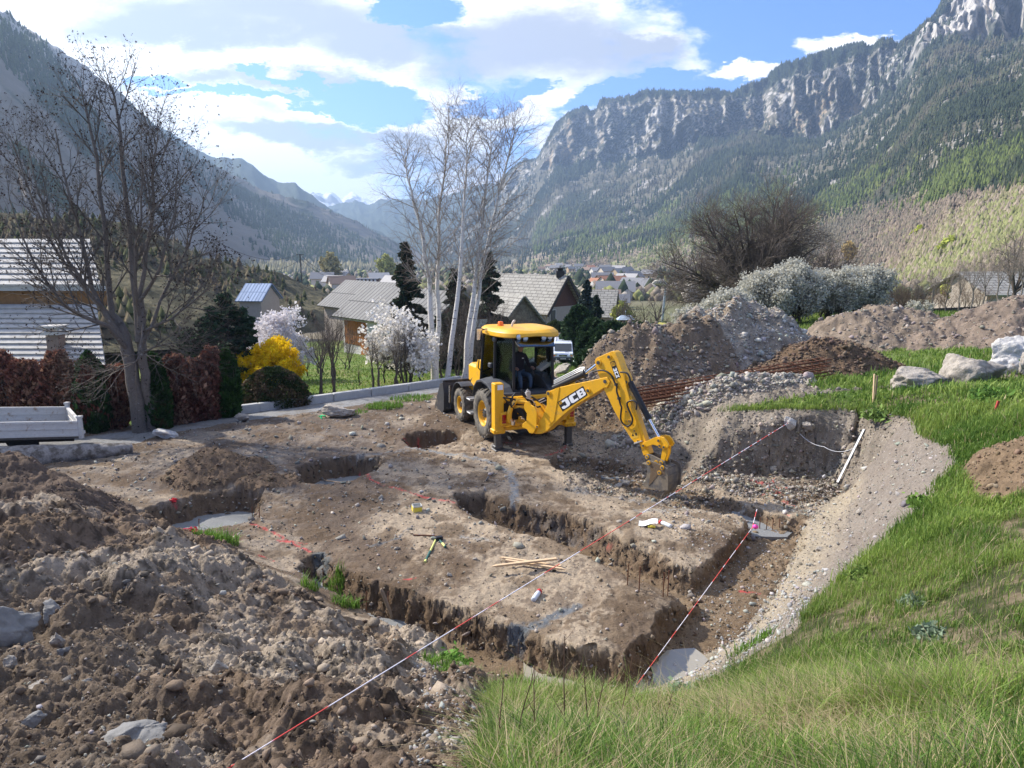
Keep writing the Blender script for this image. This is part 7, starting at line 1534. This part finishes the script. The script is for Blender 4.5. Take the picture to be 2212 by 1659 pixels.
# sit him in world space
o.matrix_world=INV.inverted();tag(o,'man in dark jacket and jeans seated in the digger cab, hands on the levers','person')
mb=MB()
for s in(-1,1): mb.tube([(hx+.05+s*.078,-.05,2.57),(hx+.05+s*.088,-.045,2.59),(hx+.05+s*.08,-.04,2.55)],[.014,.02,.008],6)
ea=mb.build('ears',skin,o);mb=MB();mb.box((hx+.085,-.14,2.60),(.13,.012,.03),Matrix.Rotation(.5,3,'Z'));mb.build('glasses',BLK,o);mb=MB();mb.lathe([(.0,.0),(.082,-.0),(.088,-.05),(.07,-.08)],Matrix.Translation((hx+.045,-.02,2.69))@Matrix.Rotation(.15,4,'X'),14);mb.build('hair',hair,o)
mb=MB();mb.box((hx+.08,-.125,2.24),(.05,.008,.02));mb.build('logo',WHT,o)
for s in(-1,1): mb=MB();p=Vector((hx+s*.24,-.5,1.98));mb.cyl(p-Vector((0,0,.22)),p,.012,8);mb.tube([p-Vector((0,0,.01)),p+Vector((0,0,.02)),p+Vector((0,0,.045))],[.015,.024,.012],8);mb.build('lever',BLK,bl)
# ================================================================ vehicles behind, tools, strings
def van():
    p=gp(1216,784,48);Y=p[1];sc=44.*Y/FX/1.9;vn=empty('van',p,math.radians(-4),'white van facing the camera on the lane behind the digger cab','van');S=Matrix.Scale(sc,4)
    wp=M('van_paint',(.70,.75,.84),rough=.3,var=.03,coat=.4);
    def B(mb,name,mat,par=vn,bev=0.): return mb.build(name,mat,par,bev,S)
    # front faces -Y
    prof=[(0,.35),(-.02,.75),(.10,1.02),(.45,1.12),(1.05,1.82),(1.25,1.93),(1.6,1.97),(4.7,1.97),(4.8,1.8),(4.8,.35)]
    mb=MB();n=len(prof);V=[]
    for x,ins in((-.95,0),(.95,0)):
        for y,z in prof: t=.10*max(0,(z-1.05))/.9;V.append((x-math.copysign(t,x),y,z))
    mb.add(V,[tuple(range(n)),tuple(range(2*n-1,n-1,-1))]+[(i,i+n,(i+1)%n+n,(i+1)%n) for i in range(n)]);body=B(mb,'body',wp,vn,.03)
    mb=MB();d=Vector((0,.6,.70)).normalized();c=Vector((0,.75,1.47));mb.box(c+Vector((0,-.03,.02)),(1.58,.015,.86),Matrix((Vector((1,0,0)),d.cross(Vector((1,0,0))),d)).transposed());B(mb,'windscreen',m_glass)
    mb=MB();mb.box((0,-.03,.50),(1.88,.16,.30),None,.05);B(mb,'bumper',CHA);mb=MB();mb.box((0,-.04,.80),(.78,.06,.13),None,.02);B(mb,'grille',BLK);mb=MB();mb.box((0,-.075,.80),(.5,.02,.025));mb.cyl((0,-.07,.8),(0,-.1,.8),.05,12);B(mb,'grille_badge',CHR)
    mb=MB();mb.box((.02,-.12,.52),(.50,.01,.11));pl=B(mb,'number_plate',WHT)
    mb=MB()
    for k in range(7): mb.box((-.17+k*.06,-.127,.52),(.035,.004,.06))
    B(mb,'plate_marks',BLK,pl)
    for s in(-1,1):
        mb=MB();mb.box((s*.74,.0,.88),(.34,.16,.30),Matrix.Rotation(s*.25,3,'Y'),.06);l=B(mb,'headlight',LEN);mb=MB();mb.box((s*.80,-.085,.80),(.14,.02,.10));B(mb,'indicator',ORG,l)
        mb=MB();mb.box((s*1.06,.85,1.32),(.16,.10,.28),None,.04);B(mb,'mirror',CHA)
        mb=MB();mb.cyl((s*.72,.85,.33),(s*.93,.85,.33),.33,20);w=B(mb,'wheel',TYR);mb=MB();mb.cyl((s*.80,3.9,.33),(s*.93,3.9,.33),.33,20);B(mb,'wheel',TYR)
        mb=MB();mb.cyl((s*.62,-.11,.47),(s*.62,-.13,.47),.06,12);B(mb,'fog_lamp',LEN)
    mb=MB()
    for k in range(4): mb.box((0,1.5+k*.8,2.02),(1.5,.05,.04))
    for s in(-1,1): mb.box((s*.72,2.7,2.03),(.04,2.6,.05))
    B(mb,'roof_rack',WHT);mb=MB();mb.box((.4,.30,1.08),(.42,.03,.05));B(mb,'air_slot',BLK)
    return p
vp=van()
p=gy(1216,724,vp[1]+5);o=empty('carport',(p[0],p[1],gh(p[0],p[1])),0,'flat brown carport roof on dark posts above the white van','carport');hz_=p[2]-gh(p[0],p[1])
mb=MB();mb.box((0,0,hz_),(1.6,2.4,.08));mb.box((0,-1.2,hz_-.05),(1.64,.06,.12));mb.build('roof',M('brown_felt',(.16,.13,.11),var=.2),o);
for s in(-.75,.75): mb=MB();mb.box((s,-1.1,hz_/2-.1),(.08,.08,hz_));mb.build('post',m_dark,o)
p=gp(1246,756,47);q=p[1]/FX;mb=MB();mb.box((0,0,.3),(14*q,.5,.62),None,.01)
for k in range(5): mb.box((0,-.27,.1+k*.11),(13*q,.02,.02))
ob=mb.build('storage_box',M('grey_green_panel',(.42,.48,.44),rough=.6));ob.location=V3(p);tag(ob,'pale grey-green ribbed cabinet standing just right of the white van','cabinet')
# scooter
p=gp(1270,770,43);rt=empty('motorcycle',p,math.radians(25),'white and black motorcycle parked right of the white van, half behind the heap','motorcycle')
for y in(-.62,.62): mb=MB();mb.lathe([(.22,-.05),(.31,-.05),(.33,0),(.31,.05),(.22,.05),(.22,-.05)],Matrix.Translation((0,y,.33))@Matrix.Rotation(PI/2,4,'Y'),20);mb.lathe([(.0,-.02),(.22,-.02),(.22,.02),(0,.02)],Matrix.Translation((0,y,.33))@Matrix.Rotation(PI/2,4,'Y'),20);mb.build('wheel',TYR,rt)
mb=MB();mb.tube([(0,.45,.62),(0,.1,.85),(0,-.2,.9),(0,-.45,.75)],[.14,.2,.2,.12],10);mb.build('fairing',WHT,rt);mb=MB();mb.box((0,.0,.5),(.3,.6,.4),None,.08);mb.build('engine',BLK,rt);mb=MB();mb.box((0,.55,.93),(.26,.6,.10),Matrix.Rotation(.15,3,'X'),.04);mb.build('seat',BLK,rt)
mb=MB();mb.tube([(-.34,-.3,1.08),(-.12,-.42,1.05),(.12,-.42,1.05),(.34,-.3,1.08)],.018,6);mb.cyl((0,-.62,.33),(0,-.40,1.02),.03,8);mb.build('handlebar',BLK,rt);mb=MB();mb.box((0,-.5,.95),(.24,.12,.2),Matrix.Rotation(-.4,3,'X'),.05);mb.build('headlight',LEN,rt)
# ---- small things on the pad
m_pine=M('fresh_pine',(.58,.42,.26),rough=.8,var=.15,scale=14);m_oldw=M('weathered_wood',(.30,.22,.15),rough=.9,var=.2,scale=14)
def lay(px0,py0,px1,py1,dz=0.): A=pt(px0,py0);B=pt(px1,py1);A=V3(A)+Vector((0,0,dz));B=V3(B)+Vector((0,0,dz));return A,B
def stake(q,w,lab,mat,dz=.05,name='wooden_stake',t=None,dzb=None):
    A,B=lay(*q,dz);
    if dzb is not None:B.z+=dzb
    o=A.copy();A=A-o;B=B-o;d=(B-A).normalized();L=(B-A).length;mb=MB();mb.bar(A+d*.10,B,w,t or w*.6,.003);s=Vector((0,0,1));x=s.cross(d).normalized()*w/2;y=d.cross(x).normalized()*(t or w*.6)/2
    c=A+d*.10;mb.add([c-x-y,c+x-y,c+x+y,c-x+y,A],[(0,4,1),(1,4,2),(2,4,3),(3,4,0)]);ob=mb.build(name,mat);ob.location=o;return tag(ob,lab,'stake')
stake((1076,1213,1212,1233),.05,'pale pine stake pointing up-left, back one of the crossed stakes on the pad',m_pine,.08)
stake((1225,1243,1092,1222),.05,'pale pine stake pointing right, middle one of the crossed stakes',m_pine,.10)
stake((1060,1243,1202,1226),.055,'pale pine stake pointing left, lying on top of the crossed stakes',m_pine,.155)
A=pt(1886,872);tp=gy(1889,808,A[1]);o=V3(A);mb=MB();mb.bar((0,0,-.1),V3(tp)-o,.055,.025,.002);ob=mb.build('wooden_stake',m_pine);ob.location=o;tag(ob,'upright pale wooden stake in the grass beyond the pit','stake')
mb=MB();mb.bar((.03,.03,-.1),V3(gy(1893,812,A[1]))-o,.02,.04,.002);ob=mb.build('wooden_stake',m_oldw);ob.location=o+Vector((.04,.03,0));tag(ob,'thin second batten tied behind the upright stake in the grass','stake')
A=pt(1905,868);mb=MB();mb.tube([(0,0,0),(.05,0,.10),(.12,.02,.14),(.2,0,.05),(.1,-.05,.02)],.015,6);mb.box((.16,0,.12),(.14,.06,.04));ob=mb.build('black_clamp',BLK);ob.location=V3(A);tag(ob,'small black cord reel in the grass at the foot of the upright stake','cord reel')
# wooden handle in the mound
A=pt(846,1330);B=gy(823,1272,A[1]-.05);o=V3(A);mb=MB();d=V3(B)-o;mb.tube([-d*.2,d*.3,d*.85,d*.97,d],[.028,.028,.026,.024,.012],10);ob=mb.build('round_post',m_oldw);ob.location=o;tag(ob,'round wooden post sticking out of the earth beside the front trench','post')
# sledge hammer, small hammer
def hammer(q,L,lab,hc,cols,hs=(.19,.065,.065),r=.017):
    A,B=lay(*q,.03);o=B.copy();A=A-o;B=B-o;d=(A-B).normalized();rt=empty('hammer',o,0,lab,'hammer');mats=cols;L=(A-B).length
    mb=MB();mb.cyl(B,B+d*L*.55,r,10);h=mb.build('handle',mats[0],rt);mb=MB();mb.cyl(B+d*L*.55,B+d*L*.92,r*1.25,10);mb.build('grip',mats[1],h);mb=MB();mb.cyl(B+d*L*.92,B+d*L,r*1.35,10);mb.build('end_cap',mats[0],h)
    x=Vector((-d.y,d.x,0)).normalized();mb=MB();mb.box(B+Vector((0,0,.01)),hs,Matrix((x,d,x.cross(d))).transposed(),.012);mb.build('head',hc,rt);return rt
hy=M('handle_yellow',(.62,.62,.20),rough=.5,var=.05);hg=M('handle_green',(.04,.12,.10),rough=.6,var=.1);hh_=M('hammer_head',(.22,.24,.20),rough=.6,metal=.3,var=.3)
hammer((918,1218,942,1168),.9,'long yellow-green sledgehammer lying on the front slab',hh_,(hy,hg))
hammer((962,1185,948,1168),.3,'short black hand hammer beside the sledgehammer head',BLK,(hg,hy),(.14,.09,.09))
A,B=lay(893,1159,958,1163,.03);mb=MB();o=A.copy();mb.tube([(0,0,0),(B-A)*.5+Vector((0,0,.01)),B-A],[.012,.014,.01],8);ob=mb.build('iron_bar',m_rust);ob.location=o;tag(ob,'thin rusty iron bar lying behind the hammers','bar')
hammer((700,1040,742,1046),.4,'small wooden-handled hammer on the rim of the middle-left hole',hh_,(m_oldw,m_oldw),(.13,.04,.04),.014)
# spray cans
def can(q,lab):
    A,B=lay(*q,.045);o=A.copy();d=(B-A).normalized();rt=empty('spray_can',o,0,lab,'spray can');L=.30;mb=MB();R=d.to_track_quat('Z','Y').to_matrix().to_4x4()
    mb.lathe([(0,0),(.036,0),(.04,.008),(.04,L-.07),(.034,L-.055),(.03,L-.05)],R,20);mb.build('body',M('can_white',(.60,.64,.70),rough=.4,var=.05) if 'can_white' not in bpy.data.materials else bpy.data.materials['can_white'],rt)
    mb=MB();mb.lathe([(.034,L-.05),(.041,L-.05),(.041,L-.005),(.036,L),(0,L)],R,20);mb.build('cap',M('cap_red',(.55,.03,.03),rough=.4,var=0) if 'cap_red' not in bpy.data.materials else bpy.data.materials['cap_red'],rt)
can((1152,1302,1166,1282),'white marking-spray can with red cap standing alone on the front slab');can((1449,1142,1428,1133),'white marking-spray can with red cap beside the paper sheet')
# paper and tape measure
A=pt(1400,1138);o=V3(A);mb=MB();V=[];n=7
for i in range(n):
    for j in range(n): u=i/(n-1)-.5;v=j/(n-1)-.5;V.append((u*.36+v*.06,v*.26,.04+.03*math.sin(u*5)+.025*abs(v)*2))
mb.add(V,[(i*n+j,(i+1)*n+j,(i+1)*n+j+1,i*n+j+1) for i in range(n-1) for j in range(n-1)]);ob=mb.build('paper_sheet',WHT);s=ob.modifiers.new('t','SOLIDIFY');s.thickness=.002;ob.location=o+Vector((0,0,.03));tag(ob,'curled white paper plan lying on the middle slab','paper')
mb=MB();mb.box((0,0,.03),(.15,.06,.05),None,.015);mb.box((.0,-.02,.045),(.06,.04,.04),None,.01);ob=mb.build('folding_rule',M('rule_yellow',(.75,.60,.08),rough=.5,var=.05));ob.location=o+Vector((.04,-.12,.02));tag(ob,'yellow and black folding rule holding down the paper','rule')
# yellow-grey plastic box
A=pt(901,1104);bx=empty('junction_box',A,.35,'small open yellow and grey plastic box on the pad','box');mb=MB();w=.085
for s in(-1,1): mb.box((s*w,0,.07),(.012,.17,.13));mb.box((0,s*w,.07),(.17,.012,.13))
mb.box((0,0,.01),(.17,.17,.012));mb.build('frame',M('box_grey',(.5,.5,.46),rough=.6),bx);mb=MB();mb.box((0,-.094,.055),(.165,.006,.10));mb.box((-.094,0,.055),(.006,.165,.10));mb.build('panel',bpy.data.materials['rule_yellow'],bx)
# green tape, pink markers
for (x,y,c,l,nm) in((697,903,(.03,.65,.22),'bright green scrap of tape at the foot of the lichen boulder','tape_scrap'),(417,1150,(.75,.06,.12),'crumpled pink-red marker rag beside the left concrete footing','marker_rag'),(375,1088,(.72,.04,.06),'red painted stone above the leftmost hole','red_marker')):
    A=pt(x,y);mb=MB();r=np.random.default_rng(int(x))
    for k in range(7): mb.box(Vector((r.normal(0,.05),r.normal(0,.03),.03+.02*k*.5)),(.09,.05,.012),Matrix.Rotation(r.uniform(-1,1),3,'X')@Matrix.Rotation(r.uniform(0,3),3,'Z'))
    ob=mb.build(nm,M(nm+'_colour',c,rough=.6,var=.1));ob.location=V3(A);tag(ob,l,'marker')
# aluminium straightedge on the pit wall
A=pt(1809,1046);B=pt(1866,935);o=V3(A);mb=MB();mb.bar((0,0,.04),V3(B)-o+Vector((0,0,.08)),.05,.025,.003);ob=mb.build('straightedge',M('aluminium',(.30,.31,.33),rough=.35,metal=.6,var=.05));ob.location=o;tag(ob,'long aluminium straightedge leaning in the far right corner of the pit','straightedge')
# footing concrete, puddles
mcf=M('fresh_concrete',(.19,.195,.195),rough=.85,var=.22,scale=9,bump=.012,bscale=22)
def pool(name,px,z,mat,lab,cat,kind=None,th=.03,mm=0):
    P=[gz(a,b,z) for a,b in px];Q=[]
    for k in range(len(P)):
        a,b=P[k],P[(k+1)%len(P)]
        for j in range(4): q=a+(b-a)*j/4;Q.append(q+np.array([1,1,0])*.02*vnoise(q[0]*7,q[1]*7,0,9))
    o=V3(Q[0]);c=sum([V3(q) for q in Q],Vector())/len(Q)-o;V=[V3(q)-o for q in Q];n=len(V);W_=[v-Vector((0,0,.15)) for v in V]
    mb=MB();mb.add(V+[c]+W_,[(k,(k+1)%n,n) for k in range(n)]+[(k,n+1+k,n+1+(k+1)%n,(k+1)%n) for k in range(n)]);ob=mb.build(name,mat);ob.location=o
    return tag(ob,lab,cat,None,kind)
pool('concrete_footing',[(300,1090),(600,1040),(620,1118),(545,1150),(480,1180),(380,1200)],-.43,mcf,'pale concrete footing in the leftmost hole','footing')
pool('concrete_footing',[(640,1005),(850,975),(860,1030),(780,1060),(690,1070)],-.49,mcf,'grey concrete footing in the hole left of the digger','footing')
pool('concrete_footing',[(620,1180),(720,1200),(800,1260),(880,1300),(880,1400),(835,1400),(740,1370),(620,1310)],-.43,mcf,'grey concrete footing in the front trench beside the earth mound','footing')
pool('concrete_footing',[(1590,1070),(1720,1090),(1722,1140),(1700,1160),(1620,1158),(1580,1110)],-.39,mcf,'grey concrete footing where the far trench meets the right one','footing')
pool('concrete_footing',[(1285,1003),(1330,1006),(1372,1014),(1376,1040),(1300,1032)],-.42,mcf,'strip of blue-grey concrete in the trench left of the bucket','footing')
mw=M('muddy_water',(.30,.275,.22),rough=.06,var=.04,scale=2,spec=.5)
pool('puddle',[(1130,1400),(1200,1400),(1290,1410),(1380,1440),(1400,1500),(1400,1560),(1250,1560),(1130,1520)],-.44,mw,None,None,'structure')
pool('puddle',[(1405,1440),(1440,1405),(1500,1400),(1530,1425),(1490,1470),(1420,1500)],-.425,mw,None,None,'structure')
# rebar starter bars
for i,(x,y,h) in enumerate([(430,1146,.25),(545,1122,.28),(560,1118,.22),(762,1025,.22),(752,1030,.2),(698,1270,.35),(792,1322,.35),(838,1318,.3),(1640,1148,.3),(1655,1150,.3),(1668,1150,.3),(1682,1150,.3),(1355,1265,.35),(1380,1280,.42),(1432,1290,.4),(1442,1288,.42)]):
    A=pt(x,y);mb=MB();mb.cyl((0,0,-.05),(.01,.01,h),.009,6);ob=mb.build('rebar_stub',m_rust);ob.location=V3(A);tag(ob,'thin rusty rebar stub standing upright in the trenches','rebar','rebar stubs standing in the trenches')
# mason lines
def strmat():
    m=M('mason_line',(.85,.35,.35),rough=.7,var=0);nt=m.node_tree;N=nt.nodes;L=nt.links;tc=N.new('ShaderNodeTexCoord');w=N.new('ShaderNodeTexNoise');w.inputs['Scale'].default_value=3.;w.inputs['Detail'].default_value=0;L.new(tc.outputs['Object'],w.inputs['Vector']);r=N.new('ShaderNodeMapRange');r.inputs['From Min'].default_value=.48;r.inputs['From Max'].default_value=.52;L.new(w.outputs['Fac'],r.inputs['Value']);mx=N.new('ShaderNodeMix');mx.data_type='RGBA';mx.inputs[6].default_value=(.80,.10,.08,1);mx.inputs[7].default_value=(.85,.80,.85,1);L.new(r.outputs[0],mx.inputs[0]);L.new(mx.outputs[2],N['Principled BSDF'].inputs['Base Color']);return m
ms=strmat()
e1=gy(1705,912,17.6);e0=gy(478,1662,3.2)
def tstring(pxs,Ys,r,lab,mat=ms,name='mason_line'):
    wire(name,[tuple(gy(x,y,Y)) for (x,y),Y in zip(pxs,Ys)],r,mat,lab,'string',.0,None,2)
w0=1/3.0;w1=1/17.4
def along(px0,py0,Y0,px1,py1,Y1,r0,lab,name='mason_line',mat=None):
    A=V3(gy(px0,py0,Y0));B=V3(gy(px1,py1,Y1));mb=MB();n=24;pts=[(B-A)*(k/n) for k in range(n+1)];mb.tube(pts,[r0*.35+.00034*(A+q).y for q in pts],5);ob=mb.build(name,mat or ms);ob.location=A;tag(ob,lab,'string')
along(395,1720,2.15,1705,912,17.2,.0045,'long red and white mason line crossing the whole pit diagonally')
along(1376,1478,6.9,1625,1140,12.6,.0045,'short red and white mason line over the right trench')
along(1625,1140,12.6,1635,1100,13.4,.004,'continuation of the right mason line to the pit corner')
wt=M('thin_white_line',(.6,.6,.62),rough=.7,var=0)
along(1705,912,17.2,1770,872,18.3,.007,'short white line end climbing to the grass edge',mat=wt);along(1600+170,872,18.3,1840,874,17.6,.007,'white line lying level along the grass edge',mat=wt);along(1975,895,15.2,2160,880,14.6,.006,'white line over the grass at the right of the pit',mat=wt)
wire('mason_line',[tuple(gy(1712,918,17.0)),tuple(gy(1780,965,16.3)),tuple(gy(1850,965,15.7))],.007,wt,'slack white line hanging in front of the back wall','string',.12,None,8)
A=pt(2150,893);mb=MB();mb.box((0,0,.08),(.04,.03,.3),Matrix.Rotation(.2,3,'Y'));ob=mb.build('peg',M('peg_red',(.4,.06,.05)));ob.location=V3(A);tag(ob,'small red-topped peg in the grass holding the white line','peg')
# spray ball on the footing
A=gy(1632,1138,12.6);mb=MB();mb.lathe([(0,-.05),(.05,-.02),(.055,.02),(0,.05)],None,10);ob=mb.build('pink_flag',M('pink_paint',(.85,.08,.4),rough=.5));ob.location=V3(A);tag(ob,'bright pink knot tied on the right mason line above the footing','knot')
# dry stems and weeds in the foreground
mst=M('dry_stem',(.13,.075,.05),rough=.9,var=.2);mst2=M('straw_stem',(.48,.38,.24),rough=.8,var=.2);rs_=np.random.default_rng(33)
def stem(px,py,h,lean,mat,lab,nb=5,name='dry_stalk'):
    A=pt(px,py);T=Tree(int(px));d=(lean,rs_.normal(0,.1),1);P,R=T.limb((0,0,-.02),d,h,.004,1,7,.06,.0,.35);T.sprout(P,R,[dict(n=nb,lo=.35,ang=35,len=h*.22,r=.0022,m=3,w=.1,trop=.05)],2);o=tubes('x',T.ch[1]+T.ch[2],mat,None,4);o.name=name;o.location=V3(A);tag(o,lab,'weed','dry weed stalks in the foreground')
for x,y,h,l in((1075,1655,.42,.0),(1105,1655,.55,.1),(1160,1650,.5,-.1),(1215,1655,.62,.05),(1262,1640,.5,.15),(1300,1655,.55,-.2),(1180,1600,.35,.3),(1120,1460,.55,.1),(1170,1470,.5,.05),(1335,1570,.6,.2),(1420,1600,.35,.2)): stem(x,y,h,l,mst,'thin dark dry weed stalk standing in the foreground grass')
for x,y,h,l in((2120,1290,.6,-.5),(1660,1390,.5,.6),(1900,1200,.5,-.6),(2080,1240,.55,.7),(1700,1650,.5,1.2),(1560,1300+150,.45,.9),(1990,850,.7,.1),(2000,848,.6,-.1),(1480,1640,.5,-1.)): stem(x,y,h,l,mst2,'pale straw-coloured dry weed stalk bent over the grass',7)
A=pt(1800,1659);B=pt(1500,1490);
along(1540,1560,4.7,1800,1700,2.6,.005,'dark thin stick lying across the foreground grass','stick',mst)
for i,(x,y,s_,c,l) in enumerate([(1975,1310,.13,(.20,.26,.17),'silvery green leafy weed on the bank right of the slope'),(2010,1380,.14,(.20,.26,.17),'larger silvery green weed low on the right bank'),(2000,1095,.28,(.13,.22,.04),'bright green leafy weed clump at the slope edge'),(975,1440,.24,(.12,.25,.04),'bright green leafy plant at the edge of the gravel'),(1480,1395+120,.22,(.18,.25,.17),'grey-green leafy weed left on the bank'),(1900,905,.5,(.16,.24,.06),'green weed patch behind the white line'),(2150,870,.5,(.09,.18,.03),'dark green nettle clump below the boulders'),(1870,1075+180,.2,(.15,.22,.05),'small green herb on the slope edge')]):
    A=pt(x,y);n=700;s_*=.75;r=np.random.default_rng(500+i);q=r.normal(size=(n,3))*np.array([s_*.45,s_*.45,s_*.25]);q[:,2]=np.abs(q[:,2])+.02
    rt=empty('weed_plant',A,0,l,'weed');leaves('foliage',q,.02+.0022*A[1],mleaf,rt,np.array([c])*(1+r.normal(0,.2,(n,1))),2.2,up=.5,seed=i)
    tubes('stems',[(np.array([[0,0,-.02],q[k]*.5,q[k]]),np.array([.004,.003,.002])) for k in range(20)],bpy.data.materials['leaf'] if 0 else M('green_stem',(.10,.16,.04)) if i==0 else bpy.data.materials['green_stem'],rt,3)
